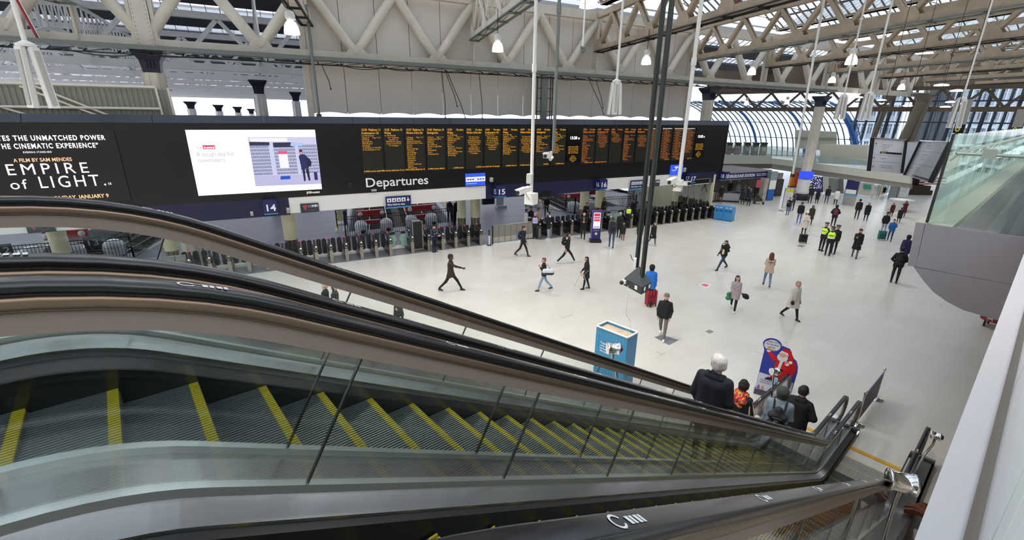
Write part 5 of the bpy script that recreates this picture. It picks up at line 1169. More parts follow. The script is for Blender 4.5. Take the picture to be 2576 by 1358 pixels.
# ---------------------------------------------------------------- underground entrance
ug = thing('station_entrance', 'underground station entrance with a navy fascia over escalators', 'entrance', P(38, 2.4), PHI)
ua, ub = Vector((42.0, 20.5, 0)), Vector((49.85, 18.35, 0)); uu = (ub - ua).normalized(); un = uu.cross(UP)
rel(plate(ua, ub, 2.26, 2.82, -.12).build('fascia', M_SIGNN), ug)
rel(plate(ua, ub, 2.82, 2.88, -.14).build('fascia_edge', M_ALU), ug); rel(plate(ua, ub, 2.20, 2.26, -.14).build('fascia_edge', M_ALU), ug)
text('lettering', 'UNDERGROUND STATION', .40, M_LET, face_frame(ua, ub, 2.40, 1.55, .01), ug, fit=4.15, bold=.012, italic=.12)
text('lettering', 'Bakerloo, Northern and\nWaterloo & City lines', .15, M_LET, face_frame(ua, ub, 2.58, 5.95, .01), ug, fit=1.75, bold=.003, italic=.1)
mb = MB(); mb.prism([ua + UP * 2.86, ub + UP * 2.86, ub - un * 5 + UP * 2.86, ua - un * 5 + UP * 2.86], UP * .08); rel(mb.build('canopy_roof', mat('canopy_grey', '#8d8a86', .7)), ug)
mb = MB()
for k in range(60):
    p = ua.lerp(ub, k / 59) + UP * 2.94 - un * .25; mb.beam(p, p + UP * .16 + uu * (.07 if k % 2 else -.07), .015, .015)
rel(mb.build('bird_spikes', mat('spike_grey', '#7d7872', .5), None, 'stuff'), ug)
rel(plate(ua - un * 4.6, ub - un * 4.6, 0, 2.9).build('rear_wall', mat('rear_wall', '#cfcad0', .5)), ug)
rel(plate(ub - un * 4.6, ub - un * .2, 0, 2.9).build('side_wall', mat('marble', '#a79f97', .4, noise=.25, nscale=2)), ug)
p = at(1922, 508); mb = MB(); mb.box((p[0], p[1] + .3, 1.13), (.55, .5, 2.26), -.25); rel(mb.build('stone_pier', mat('marble')), ug)
for q in (0.5, 3.3, 6.2):
    mb = MB(); c = ua + uu * q; mb.box((c.x, c.y, 2.12), (.4, .14, .1), -.26); rel(mb.build('hanging_lamp', M_BLK2), ug)
q = over(1908, 462, 50.5); mb = MB(); mb.box(q, (.05, .4, .75), .9); rel(mb.build('poster', mat('poster_red_blue', '#c0465c', .5)), ug)
for i, (p0, p1, lab) in enumerate(((at(1790, 505), at(1858, 509), 'left'), (at(1850, 497), at(1890, 507), 'right'))):
    e = thing('small_escalator', 'low steel escalator balustrade going down in the underground entrance, %s one' % lab, 'escalator', p0)
    a, b_ = Vector(p0), Vector(p1); nn = (b_ - a).normalized().cross(UP)
    rel(plate(a, b_, .12, .85, .1).build('balustrade', mat('bal_pale', '#a9acb6', .3, .3)), e)
    mb = MB(); mb.tube([a + UP * .95, b_ + UP * .88, b_ + (b_ - a).normalized() * .18 + UP * .55, b_ + UP * .2], .05, 8); rel(mb.build('handrail', M_RUBBER), e)
    rel(plate(a + nn * .05, b_ + nn * .05, 0, .14, .2).build('skirt', M_BLK2), e)
for i, (px, lab) in enumerate(((1792, 'left one at the edge of the gates'), (1830, 'middle one behind the man in the black coat'))):
    g = thing('steel_cabinet', 'steel post cabinet in front of the underground escalators, ' + lab, 'cabinet', at(px, 507))
    p = at(px, 507)
    for k in range(3): mb = MB(); mb.box((p[0] + k * .28, p[1] - k * .07, .5), (.2, .35, .95), -.25); rel(mb.build('steel_column', M_GATE), g)
    mb = MB(); mb.box((p[0] + .28, p[1] - .07, .05), (.95, .5, .1), -.25); rel(mb.build('base', M_BLK2), g)
# ---- blue bins and cabinets
M_BIN = mat('bin_blue', '#2f86c4', .4); M_BIND = mat('bin_blue_dark', '#1c5688', .45)
def bins(pa, pb, h, n, lab, group='blue recycling bins by the last ticket gate'):
    a, b_ = Vector(pa), Vector(pb); u = (b_ - a) / n; nn = u.normalized().cross(UP)
    for k in range(n):
        t = thing('recycling_bin', lab % ['left', 'second', 'third', 'right'][k if n > 2 else 3 * k], 'bin', a + u * k, 0, group); c = a + u * k; e = u * .97
        mb = MB(); mb.prism([c + UP * .06, c + e + UP * .06, c + e + UP * (h - .05), c + UP * h], nn * -.62); rel(mb.build('body', M_BIN), t)
        mb = MB(); mb.prism([c + nn * .02, c + e + nn * .02, c + e + nn * .02 + UP * .07, c + nn * .02 + UP * .07], nn * -.66); rel(mb.build('plinth', M_BIND), t)
        for q in (.12, .56):
            mb = MB(); o = c + e * q + nn * .005 + UP * (h * .60); mb.add([o, o + e * .34, o + e * .34 + UP * .17, o + UP * .17], [(0, 1, 2, 3)]); rel(mb.build('slot_panel', M_BIND), t)
            mb = MB(); o = c + e * q + nn * .006 + UP * (h * .86); mb.add([o, o + e * .32, o + e * .32 + UP * .05, o + UP * .05], [(0, 1, 2, 3)]); rel(mb.build('label_strip', M_WHITE), t)
bins(at(1794, 551), at(1840, 558), 1.15, 2, 'blue recycling bin with dark slots, %s one of the pair beside the last gate')
t = thing('blue_cabinet', 'royal blue cabinet with a grey poster panel right of the underground entrance', 'cabinet', at(1938, 506)); a, b_ = at(1928, 505), at(1944, 504)
rel(plate(a, b_, .05, 1.1, -.5).build('blue_base', mat('royal_blue', '#1f5fae', .4)), t); rel(plate(a, b_, 1.1, 2.85, -.45).build('grey_panel', mat('slate', '#7f949b', .5)), t); rel(plate(a, b_, 1.15, 2.0, .02).build('poster', M_WHITE), t)
t = thing('kiosk_cabinet', 'dark kiosk cabinet behind the royal blue cabinet', 'cabinet', at(1956, 492)); rel(plate(at(1949, 494), at(1965, 492), 0, 1.75, -.6).build('body', mat('kiosk_dark', '#3b3836', .5)), t); rel(plate(at(1951, 493.5), at(1960, 492.5), 1.8, 2.4, -.3).build('upper_screen', mat('kiosk_grey', '#9a948f', .5)), t)
# ---- poster stands on the concourse
def stand(px, py, w, h, lab, tilt=0, col='#dedde2', D=None):
    p = Vector(at(px, py)); t = thing('poster_stand', lab, 'poster stand', p, 0)
    u = Vector(RC[0]) ; u.z = 0; u.normalize(); a, b_ = p - u * w / 2, p + u * w / 2
    mb = MB(); mb.lathe([(.01, 0), (w * .62, 0), (w * .6, .05), (.05, .08)], p, 20); rel(mb.build('foot', M_ALU), t)
    rel(plate(a, b_, .25, h, .06).build('frame', M_ALU), t); rel(plate(a + u * .05, b_ - u * .05, .3, h - .05, .075).build('poster', mat('poster_pale', col, .4)), t)
    rel(plate(a + u * .06, b_ - u * .06, h - .36, h - .08, .082).build('yellow_heading', mat('poster_yellow', '#cdc93c', .5)), t)
    mb = MB(); nn = u.cross(UP) * .083
    for k in range(7): o = a + u * .12 + nn + UP * (h - .5 - k * .13); e = u * (w - .24) * (.9 if k % 3 else .6); mb.add([o, o + e, o + e + UP * .03, o + UP * .03], [(0, 1, 2, 3)])
    rel(mb.build('text_lines', mat('print_grey', '#a3a3ad', .6), None, 'stuff'), t); return t
stand(1975, 531, .8, 2.05, 'slim poster stand with a yellow heading beside two people'); stand(2268, 503, 1.0, 2.1, 'tall white poster stand with a yellow heading in front of the dark statue')
# information totem
t = thing('information_totem', 'tall navy and grey information totem with a map panel', 'totem', at(2136, 517)); a, b_ = at(2117, 514), at(2147, 518)
rel(plate(a, b_, 0, .92, -.25).build('grey_base', mat('totem_grey', '#9c9a98', .4)), t); rel(plate(a, b_, .92, 2.95, -.25).build('navy_body', mat('totem_navy', '#15195a', .35)), t)
rel(plate(a, b_, .92, 1.08, .012).build('cyan_band', M_CY), t); rel(plate(a, b_, 2.90, 2.98, .012).build('cyan_top', M_CY), t); rel(plate(Vector(a).lerp(Vector(b_), .06), Vector(a).lerp(Vector(b_), .94), 1.10, 1.48, .014).build('map_panel', M_WHITE), t)
ff = face_frame(a, b_, 2.6, .15, .02); text('lettering', 'Platforms 1-18\nToilets', .13, M_LET, ff, t, bold=.003); text('lettering', 'Underground', .13, M_LET, face_frame(a, b_, 2.30, .6, .02), t, bold=.003)
# ticket kiosk screen (purple totem) near the gates
t = thing('information_kiosk', 'purple edged touch screen kiosk on a black foot in front of the gates', 'kiosk', at(1497, 611)); u = Vector(RC[0]); u.z = 0; u.normalize(); c = Vector(at(1497, 608)); nn = u.cross(UP)
mb = MB(); mb.box(c + UP * .09, (.7, .6, .18), YAW - math.pi / 2); rel(mb.build('foot', M_BLK2), t)
a, b_ = c - u * .27, c + u * .27
rel(plate(a, b_, .15, 2.02, .12).build('navy_body', mat('kiosk_navy', '#2a2a66', .35)), t); rel(plate(a - u * .045, a - u * .001, .15, 2.05, .14).build('purple_side', mat('kiosk_purple', '#6d55a8', .35)), t); rel(plate(a - u * .045, b_ + u * .02, 2.02, 2.07, .14).build('purple_top', mat('kiosk_purple')), t); rel(plate(b_ + u * .001, b_ + u * .02, .15, 2.05, .14).build('purple_side', mat('kiosk_purple')), t)
rel(plate(a + u * .05, b_ - u * .05, .92, 1.95, .126).build('screen', em('kiosk_screen', '#f2eef8', 1.2)), t)
for z0, z1, c_ in ((1.70, 1.90, '#c8405a'), (1.55, 1.67, '#d84a60'), (1.38, 1.52, '#cf3c52'), (.98, 1.04, '#5c78c4')): rel(plate(a + u * .08, b_ - u * .08, z0, z1, .130).build('screen_banner', em('kb' + c_[1:], c_, 1.0)), t)
text('lettering', 'Touch the screen\nfor information', .055, M_LET, face_frame(a, b_, .80, .27, .125), t, align='CENTER'); rel(plate(c - u * .07, c + u * .07, .50, .64, .126).build('pictogram', M_WHITE), t)
# ---------------------------------------------------------------- blue donation box and its top
def corners(z, *pp): return [Vector(at(x, y, z)) for x, y in pp]
c = corners(2.0, (1501, 819), (1579, 849), (1605, 835)); c.append(c[0] + c[2] - c[1]); c = [Vector((v.x, v.y, 0)) for v in c]
t = thing('display_box', 'tall blue display box with an open wooden top on the concourse', 'box', (c[0] + c[2]) / 2)
M_BOXB = mat('display_blue', '#2a80ab', .45); M_BOXP = mat('display_pattern', '#5fa6c6', .5)
for i in range(4):
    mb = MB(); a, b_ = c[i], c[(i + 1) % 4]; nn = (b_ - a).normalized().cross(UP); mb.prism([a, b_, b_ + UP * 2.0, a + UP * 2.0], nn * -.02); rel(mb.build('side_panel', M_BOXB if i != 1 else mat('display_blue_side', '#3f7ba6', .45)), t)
    mb = MB(); mb.beam(a + UP * 2.0, b_ + UP * 2.0, .045, .03); rel(mb.build('top_edge', M_WHITE), t)
mb = MB(); mb.prism([v + UP * 1.9 for v in c], UP * .02); rel(mb.build('wooden_top', mat('raw_wood', '#c9ae94', .7, noise=.2, nscale=4)), t)
mb = MB()
for k in range(7): a = c[0].lerp(c[2], .25 + .05 * k) + UP * 1.935; mb.tube([a, a.lerp(c[1], .3) + UP * 1.9 * .3 - UP * .56], .006, 4) if False else None
mb.tube([Vector((c[0].lerp(c[2], .5)).to_tuple()) + UP * 1.93, c[2].lerp(c[3], .3) * 1.0 + UP * 1.94, c[1].lerp(c[2], .5) + UP * 1.94], .008, 5); rel(mb.build('loose_wire', M_WHITE), t)
a, b_ = c[0], c[1]; wd = (b_ - a).length
mb = MB(); u = (b_ - a).normalized(); nn = u.cross(UP)
for z in np.arange(.08, 1.92, .105):
    for x in np.arange(.04, wd - .05, .105):
        if z > 1.68 or z < .95 or x < .12:
            o = a + u * x + UP * z + nn * .003; mb.add([o, o + u * .035, o + u * .035 + UP * .012, o + UP * .012], [(0, 1, 2, 3)]); mb.add([o + u * .012, o + u * .024, o + u * .024 + UP * .055, o + u * .012 + UP * .055], [(0, 1, 2, 3)])
rel(mb.build('letter_pattern', M_BOXP, None, 'stuff'), t)
text('lettering', 'Together\nover £2m\nhomeless\nthe last', .085, M_LET, face_frame(a, b_, 1.52, .17, .004), t, bold=.002); text('lettering', "Let's not stop", .08, M_LET, face_frame(a, b_, 1.10, .17, .004), t, bold=.002)
text('lettering', 'Tap to donate £3', .105, mat('letter_yellow', '#e6dc6a', .5), face_frame(a, b_, .97, .17, .004), t, bold=.005)
# ---------------------------------------------------------------- festive cutout by the escalator
ca, cb = Vector(at(1898, 985)), Vector(at(1992, 1010)); ca.z = cb.z = 0; u = (cb - ca).normalized(); nn = u.cross(UP)
sc = 1.95 / 2.0
t = thing('standing_cutout', 'shaped safety cutout of a man in a red festive suit beside the escalator newel', 'cutout', (ca + cb) / 2)
W = (Vector(at(1985, 1010)) - Vector(at(1898, 985))).length
def cut(pts, nm, col, lay, th=None):
    mb = MB(); q = [ca + u * (x * W) + UP * (z * 1.0 + .1) + nn * (.012 + lay * .0015) for x, z in pts]
    if th: mb.prism(q, nn * -th)
    else: mb.add(q, [tuple(range(len(q)))])
    return rel(mb.build(nm, mat('cut_' + col[1:], col, .5)), t)
def circ(x, z, rx, rz, n=16, a0=0, a1=360): return [(x + rx * math.cos(math.radians(a0 + (a1 - a0) * i / n)), z + rz * math.sin(math.radians(a0 + (a1 - a0) * i / n))) for i in range(n)]
H = 1.62
cut([(0, 0), (1.0, 0), (1.04, .85)] + [(1.02, 1.02), (.95, 1.18), (.80, 1.27), (.78, 1.40), (.70, 1.50), (.55, 1.53), (.45, 1.55)] + circ(.22, 1.50, .27, .21, 8, 20, 200) + [(.03, 1.30), (.02, .9)], 'board', '#2f3f9e', 0, .02)
cut([(.01, .02), (.99, .02), (1.0, .5), (.02, .58)], 'snow_ground', '#cfd2e2', 1); cut([(.3, .36), (.95, .30), (.98, .5), (.35, .5)], 'blue_shade', '#9fc3df', 1.5)
cut(circ(.22, 1.49, .23, .175), 'speech_bubble', '#d5d3de', 2)
cut(circ(.72, .90, .27, .33), 'red_sack', '#c11322', 2); cut([(.42, .62), (.60, .60), (.72, .85), (.62, 1.12), (.42, 1.10), (.38, .85)], 'red_coat', '#cf1828', 3)
cut([(.44, 1.08), (.40, 1.18), (.16, 1.34), (.14, 1.24), (.32, 1.02)], 'red_sleeve', '#cf1828', 3); cut(circ(.15, 1.31, .055, .04), 'white_cuff', '#e6e2e0', 4); cut(circ(.14, 1.38, .05, .05), 'hand', '#e5a28a', 4)
cut(circ(.56, 1.20, .15, .13), 'beard', '#dce6ec', 5); cut(circ(.56, 1.27, .11, .075), 'face', '#eab09c', 6); cut([(.44, 1.30), (.50, 1.40), (.68, 1.36), (.72, 1.26), (.66, 1.31), (.55, 1.35)], 'hat_brim', '#e9e6e6', 7)
cut([(.50, 1.39), (.58, 1.49), (.74, 1.45), (.86, 1.25), (.84, 1.12), (.76, 1.14), (.73, 1.28), (.66, 1.37)], 'hat', '#cf1828', 6); cut(circ(.80, 1.10, .05, .045), 'bobble', '#ececee', 7)
for x in (.53, .60): cut(circ(x, 1.275, .011, .011, 8), 'eye', '#2c2a30', 8)
cut(circ(.565, 1.245, .02, .015, 8), 'nose', '#d98a78', 8)
cut([(.40, .80), (.66, .76), (.66, .82), (.40, .86)], 'belt', '#2b2224', 5); cut([(.42, .80), (.48, .79), (.48, .86), (.42, .87)], 'buckle', '#c9a13c', 6)
cut([(.46, .60), (.54, .60), (.60, 1.08), (.52, 1.10)], 'white_trim', '#e6e2e0', 4); cut(circ(.72, 1.02, .06, .05), 'white_cuff', '#e6e2e0', 5); cut(circ(.69, 1.07, .045, .05), 'hand', '#e5a28a', 5)
cut([(.38, .62), (.50, .60), (.44, .48), (.34, .50)], 'red_leg', '#b81424', 3); cut([(.20, .40), (.42, .40), (.45, .50), (.30, .50), (.22, .45)], 'boot', '#3f1f20', 4); cut([(.56, .34), (.74, .30), (.70, .44), (.58, .46)], 'boot', '#3f1f20', 4); cut([(.54, .62), (.66, .62), (.68, .46), (.58, .46)], 'red_leg', '#b81424', 3)
for x, c_ in ((.08, '#8a6aa8'), (.2, '#d49a6a'), (.45, '#3fb39e'), (.68, '#b8356c')): cut([(x - .05, .03), (x + .05, .03), (x + .03, .14), (x, .20), (x - .04, .12)], 'printed_gift', c_, 2)
text('lettering', 'Please hold\nthe handrail\non the\nescalator', .085, M_BLK2, frame(ca + u * .22 * W + UP * 1.68 + nn * .02, u, (0, 0, 1)), t, align='CENTER', fit=.34 * W); text('lettering', 'Getting you home\nsafely this Christmas', .075, mat('ink_navy', '#2a2c5a', .5), frame(ca + u * .08 * W + UP * .44 + nn * .02, u, (0, 0, 1)), t, fit=.68 * W)
mb = MB(); c0 = ca + u * (-.02); e = u * (W * .98); mb.prism([c0 + nn * .12, c0 + e + nn * .12, c0 + e + nn * .1 + UP * .1, c0 + nn * .1 + UP * .1], nn * -.22); rel(mb.build('foot', mat('foot_grey', '#3d4045', .5)), t)
# ---------------------------------------------------------------- queue barrier, chrome dispensers
t = thing('queue_barrier', 'purple edged banner barrier between two chrome posts at the escalator foot', 'barrier', (14.6, 1.75, 0))
for q, (px, py) in enumerate(((2203, 1003), (2154, 1067))):
    p = Vector(at(px, py)); mb = MB(); mb.lathe([(.01, 0), (.19, 0), (.18, .02), (.05, .045), (.02, .05)], p, 20); rel(mb.build('base', M_CHROME), t); mb = MB(); mb.tube([p + UP * .03, p + UP * .95], .02, 8); mb.sphere(p + UP * 1.0, .035, 10, 6); rel(mb.build('post', M_CHROME), t)
    mb = MB(); mb.tube([p + UP * .93, p + UP * .98], .04, 10); rel(mb.build('collar', M_CHROME), t)
a, b_ = Vector(at(2154, 1067)), Vector(at(2203, 1003)); rel(plate(a, b_, .12, .92, .012).build('banner', mat('banner_dark', '#4b3f4c', .5, noise=.2, nscale=6)), t); rel(plate(a, b_, .90, .93, .016).build('purple_edge', mat('kiosk_purple')), t)
def dispenser(lab, top, foot, ax, r=.09, L_=.21, red=True):
    """chrome drum on a bent post"""
    t = thing('drum_dispenser', lab, 'dispenser', foot); top, foot, ax = Vector(top), Vector(foot), Vector(ax).normalized()
    prof = [(.004, -L_ / 2), (r * .8, -L_ / 2), (r * 1.12, -L_ / 2 + .005), (r * 1.12, -L_ / 2 + .03), (r, -L_ / 2 + .035), (r, L_ / 2 - .035), (r * 1.12, L_ / 2 - .03), (r * 1.12, L_ / 2 - .005), (r * .8, L_ / 2), (.004, L_ / 2)]
    mb = MB(); mb.lathe(prof, seg=24); me = mb.mesh('drum', M_CHROME); q = Vector((0, 0, 1)).rotation_difference(ax); me.transform(Matrix.Translation(top) @ q.to_matrix().to_4x4()); rel(link('drum', me), t)
    mb = MB(); mb.lathe([(.004, 0), (r * .62, 0), (r * .6, .03), (.004, .035)], seg=18); me = mb.mesh('nozzle', mat('nozzle_dark', '#2a1416', .4) if red else M_BLK2); me.transform(Matrix.Translation(top + ax * (L_ / 2)) @ q.to_matrix().to_4x4()); rel(link('nozzle', me), t)
    if red: mb = MB(); mb.lathe([(.004, 0), (r * .25, 0), (r * .2, .02), (.004, .025)], seg=12); me = mb.mesh('red_button', mat('button_red', '#a02028', .4)); me.transform(Matrix.Translation(top + ax * (L_ / 2 + .035)) @ q.to_matrix().to_4x4()); rel(link('red_button', me), t)
    mb = MB(); mid = Vector((foot.x * .5 + top.x * .5, foot.y * .5 + top.y * .5, foot.z * .35 + top.z * .65)); mb.tube([top - UP * r, top - UP * (r + .16), mid, Vector((foot.x, foot.y, foot.z + .25)), foot], .022, 10); rel(mb.build('bent_post', M_STEEL), t)
    mb = MB(); mb.tube([foot, foot + UP * .02], .06, 12, smooth=False); rel(mb.build('foot_plate', M_STEEL), t)
xd = Vector((math.cos(YAW - .9), math.sin(YAW - .9), 0))
p = over(1543, 876, 6.6); dispenser('chrome drum dispenser on a post in front of the blue display box', p, (p[0] + .12, 3.72, 7.21 - TAN30 * (p[0] + .12) - .87), (.75, -.62, -.05), r=.085, L_=.20)
p = over(1949, 934, 12.3); dispenser('small chrome drum dispenser beside the far escalator newel', p, (p[0] - .05, p[1] - .1, 0.0), (.8, -.5, 0), r=.085, L_=.20, red=False)
p = over(2268, 1213, 6.3); dispenser('large chrome drum dispenser beside the lower end of the near handrail', p, (p[0] + .2, .22, .35), (.45, -.9, 0), r=.115, L_=.27, red=False)
p = over(2355, 1096, 12.6) ; dispenser('chrome drum dispenser at the nearest escalator newel', p, (p[0] - .5, p[1] + .12, 0.0), (.0, -1, .1), r=.08, L_=.18, red=False)
# ---------------------------------------------------------------- floor bits
def floor_plate(nm, lab, cat, quad, m_, z=.004):
    q = [Vector(at(x, y)) for x, y in quad]; c = sum(q, Vector()) / 4; t = thing(nm, lab, cat, c); mb = MB(); mb.prism([v + UP * z for v in q], UP * -.004); rel(mb.build('plate', m_), t)
    mb = MB(); mb.prism([c + (v - c) * .82 + UP * (z + .002) for v in q], UP * -.003); rel(mb.build('inset', m_), t); return t
M_COVER = mat('cover_grey', '#76777a', .5, noise=.15, nscale=8)
floor_plate('access_cover', 'large grey access cover under the feet of the man in the cap', 'floor cover', ((1646, 848), (1664, 842), (1708, 855), (1683, 868)), M_COVER)
floor_plate('access_cover', 'small grey access cover alone in the middle of the floor', 'floor cover', ((1774, 834), (1784, 829), (1796, 834), (1786, 839)), mat('cover_brown', '#8a857a', .5))
floor_plate('access_cover', 'grey access cover in front of the black suitcase', 'floor cover', ((2004, 619), (2012, 616), (2026, 618), (2018, 622)), M_COVER)
t = floor_plate('floor_sticker', 'pink and white floor sticker on the open concourse', 'sticker', ((1758, 717), (1770, 711), (1790, 716), (1778, 724)), M_WHITE)
mb = MB(); q = [Vector(at(x, y)) for x, y in ((1762, 717), (1771, 713), (1785, 717), (1777, 722))]; mb.add([v + UP * .0075 for v in q], [(0, 1, 2, 3)]); rel(mb.build('pink_print', mat('sticker_pink', '#cf5a72', .5)), t)
# pale blue self service kiosk roof seen through the glass at the left
q = [Vector(at(x, y, 2.3)) for x, y in ((497, 782), (633, 800), (668, 860), (515, 835))]; q[3] = q[0] + (q[3] - q[0]) * 1.25; q[2] = q[1] + (q[2] - q[1]) * 1.25
t = thing('self_service_kiosk', 'kiosk with a pale blue lettered roof seen through the escalator glass', 'kiosk', sum(q, Vector()) / 4 - UP * 2.3)
mb = MB(); mb.prism([v - UP * .0 for v in q], UP * -.06); rel(mb.build('roof_panel', mat('kiosk_roof_blue', '#a5dcee', .4)), t)
cc = sum(q, Vector()) / 4; mb = MB(); mb.prism([cc + (v - cc) * .88 - UP * .06 for v in q], UP * -2.24); rel(mb.build('body', mat('kiosk_body', '#5f6f7a', .5)), t)
ux = (q[3] - q[0]).normalized(); uy = (q[1] - q[0]).normalized(); text('lettering', 'Self-service', .34, mat('ink_blue', '#1f5068', .5), frame(q[0] + (q[1] - q[0]) * .38 + ux * .10 + UP * .004, ux, uy), t, bold=.006)
q = at(505, 822, .0); 
# ---------------------------------------------------------------- slatted wooden benches under the balcony, striped armchair
def slat_bench(lab, c, r0, r1, a0, a1, n, h=.45):
    t = thing('slatted_bench', lab, 'bench', c)
    for k in range(n):
        a = math.radians(a0 + (a1 - a0) * k / n); d = Vector((math.cos(a), math.sin(a), 0)); mb = MB(); zz = h + .10 * math.sin(k * .55)
        pp = [(r0, zz - .06), (r0, zz), (r1 * .8, zz + .03), (r1, zz - .03), (r1, zz - .12), (r1 * .75, zz - .08)]
        w = Vector((-d.y, d.x, 0)) * .045; mb.prism([Vector(c) + d * x + UP * z - w for x, z in pp], w * 2); rel(mb.build('slat', mat('bench_wood', '#6a3a24', .45, noise=.25, nscale=3)), t)
    mb = MB(); mb.lathe([(r0 + .05, 0), (r0 + .12, h - .1)], c, 20); rel(mb.build('base', mat('bench_base', '#2b201b', .6)), t)
t = thing('slatted_bench', 'curved dark wooden slatted bench with a fanned end below the balcony ledge', 'bench', (10.0, -.3, 0))
M_BW = mat('bench_wood', '#6a3a24', .45, noise=.25, nscale=3)
for k in range(42):
    x = 8.3 + k * .055; yc_ = -.38 + .10 * math.sin(k * .12); mb = MB(); hh = .46 + .07 * math.sin(k * .22); pf = [(-.50, .12), (-.52, hh - .1), (-.42, hh), (.30, hh - .02), (.42, hh - .10), (.40, hh - .18), (.25, hh - .10), (-.38, hh - .08), (-.44, .12)]
    mb.prism([Vector((x, yc_ + y, z)) for y, z in pf], (.034, 0, 0)); rel(mb.build('slat', M_BW), t)
for k in range(17):
    a = math.radians(-100 + 200 * k / 16); d = Vector((math.cos(a), math.sin(a), 0)); w = Vector((-d.y, d.x, 0)) * .03; c_ = Vector((10.62, -.30, 0)); mb = MB(); hh = .46 + .04 * math.sin(k * .9)
    mb.prism([c_ + d * r + UP * z - w for r, z in ((.06, hh - .08), (.06, hh), (.48, hh), (.60, hh - .07), (.58, hh - .15), (.4, hh - .09))], w * 2); rel(mb.build('slat', M_BW), t)
mb = MB(); mb.box((9.6, -.36, .15), (2.3, .5, .3)); rel(mb.build('base', mat('bench_base', '#2b201b', .6)), t)
p = at(2500, 822); t = thing('armchair', 'striped round armchair below the walkway corner', 'chair', p)
for k, col in enumerate(('#7a2730', '#c7b58a', '#8c2f3a', '#2f3a2c', '#c9a24a', '#6e2430', '#d8d2c4', '#a33d3a', '#8a6a34', '#3a4030')):
    a = k / 10 * math.pi * 1.2 + 2.2; a1 = (k + 1) / 10 * math.pi * 1.2 + 2.2; mb = MB()
    for z0, z1, r0, r1 in ((.3, .72, .46, .50), (.72, .78, .50, .40)):
        mb.add([(r0 * math.cos(a), r0 * math.sin(a), z0), (r0 * math.cos(a1), r0 * math.sin(a1), z0), (r1 * math.cos(a1), r1 * math.sin(a1), z1), (r1 * math.cos(a), r1 * math.sin(a), z1)], [(0, 1, 2, 3)])
        mb.add([(r0 * .7 * math.cos(a), r0 * .7 * math.sin(a), z0), (r0 * .7 * math.cos(a1), r0 * .7 * math.sin(a1), z0), (r1 * .8 * math.cos(a1), r1 * .8 * math.sin(a1), z1), (r1 * .8 * math.cos(a), r1 * .8 * math.sin(a), z1)], [(3, 2, 1, 0)])
    mb.build('stripe', mat('stripe' + col[1:], col, .7), t)
mb = MB(); mb.lathe([(.01, .42), (.42, .42), (.47, .38), (.46, .28), (.01, .28)], seg=20); mb.build('seat', mat('stripe7a2730'), t)
for a in (.6, 2.2, 3.8, 5.4): mb = MB(); mb.beam((.34 * math.cos(a), .34 * math.sin(a), 0), (.34 * math.cos(a), .34 * math.sin(a), .3), .07, .07, (1, 0, 0)); mb.build('leg', M_BLK2, t)
# ---------------------------------------------------------------- hanging direction signs and numbered banners
def hsign(lab, quad, D, rows, grey=False):
    """leaning board; quad: photo places of top-left, top-right, bottom-left corners, D their distances"""
    O, Tr, Bl = [Vector(over(*q_, d_)) for q_, d_ in zip(quad, D)]; U, V_ = Tr - O, Bl - O; nn = V_.cross(U).normalized(); nn = nn if nn.dot(Vector(CAM) - O) > 0 else -nn
    t = thing('direction_sign', lab, 'sign', (O.x, O.y, Bl.z)); h = V_.length; W_ = U.length; u, v = U / W_, -V_ / h
    Q = lambda fx, fz, o=.004: O + U * fx + V_ * fz + nn * o
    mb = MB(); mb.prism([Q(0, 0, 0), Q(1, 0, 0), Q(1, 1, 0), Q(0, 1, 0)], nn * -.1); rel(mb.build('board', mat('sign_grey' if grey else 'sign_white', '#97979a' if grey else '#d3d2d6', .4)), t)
    for fx in (0, 1): mb = MB(); mb.beam(Q(fx, 0), Q(fx, 1), .05, .13, nn); rel(mb.build('dark_edge', M_BLK2), t)
    mb = MB(); mb.beam(Q(0, 0), Q(1, 0), .12, .03); rel(mb.build('top_edge', M_ALU), t)
    for q in (.15, .85): mb = MB(); c_ = Q(q, 0, -.05); mb.tube([c_, (c_.x, c_.y, 12)], .008, 4); rel(mb.build('suspension_wire', M_CABLE), t)
    M_I = mat('ink_sign', '#3a3b44', .5)
    def FM(fx, fz, o=.006): p = Q(fx, fz, o); return Matrix(((u[0], v[0], nn[0], p[0]), (u[1], v[1], nn[1], p[1]), (u[2], v[2], nn[2], p[2]), (0, 0, 0, 1)))
    for (fz, kind, txt) in rows:
        if kind == 'line': mb = MB(); mb.add([Q(.08, fz), Q(.92, fz), Q(.92, fz - .005), Q(.08, fz - .005)], [(0, 1, 2, 3)]); rel(mb.build('rule', M_I), t)
        elif kind == 'bar':
            mb = MB(); mb.add([Q(.28, fz + .02), Q(.94, fz + .02), Q(.94, fz - .035), Q(.28, fz - .035)], [(0, 1, 2, 3)]); rel(mb.build('black_bar', M_BLK2), t)
            text('lettering', txt, h * .042, mat('letter_yellow'), FM(.31, fz + .008, .009), t, bold=.002)
        elif kind == 'arrow':
            ang = math.radians(txt); c_ = Q(.13, fz - .01, .006); d = u * math.cos(ang) + v * math.sin(ang); s_ = u * -math.sin(ang) + v * math.cos(ang); L_ = h * .055; mb = MB(); w = L_ * .14
            mb.add([c_ - d * L_ - s_ * w / 2, c_ + d * L_ * .9 - s_ * w / 2, c_ + d * L_ * .9 + s_ * w / 2, c_ - d * L_ + s_ * w / 2], [(0, 1, 2, 3)])
            for g in (-1, 1): mb.add([c_ + d * L_, c_ + d * L_ * .78, c_ + d * L_ * .2 + s_ * g * L_ * .62, c_ + d * L_ * .36 + s_ * g * L_ * .72], [(0, 1, 2, 3) if g > 0 else (3, 2, 1, 0)])
            rel(mb.build('arrow', M_I), t)
        else: text('lettering', txt, h * .042, M_I, FM(.30, fz), t)
    return t
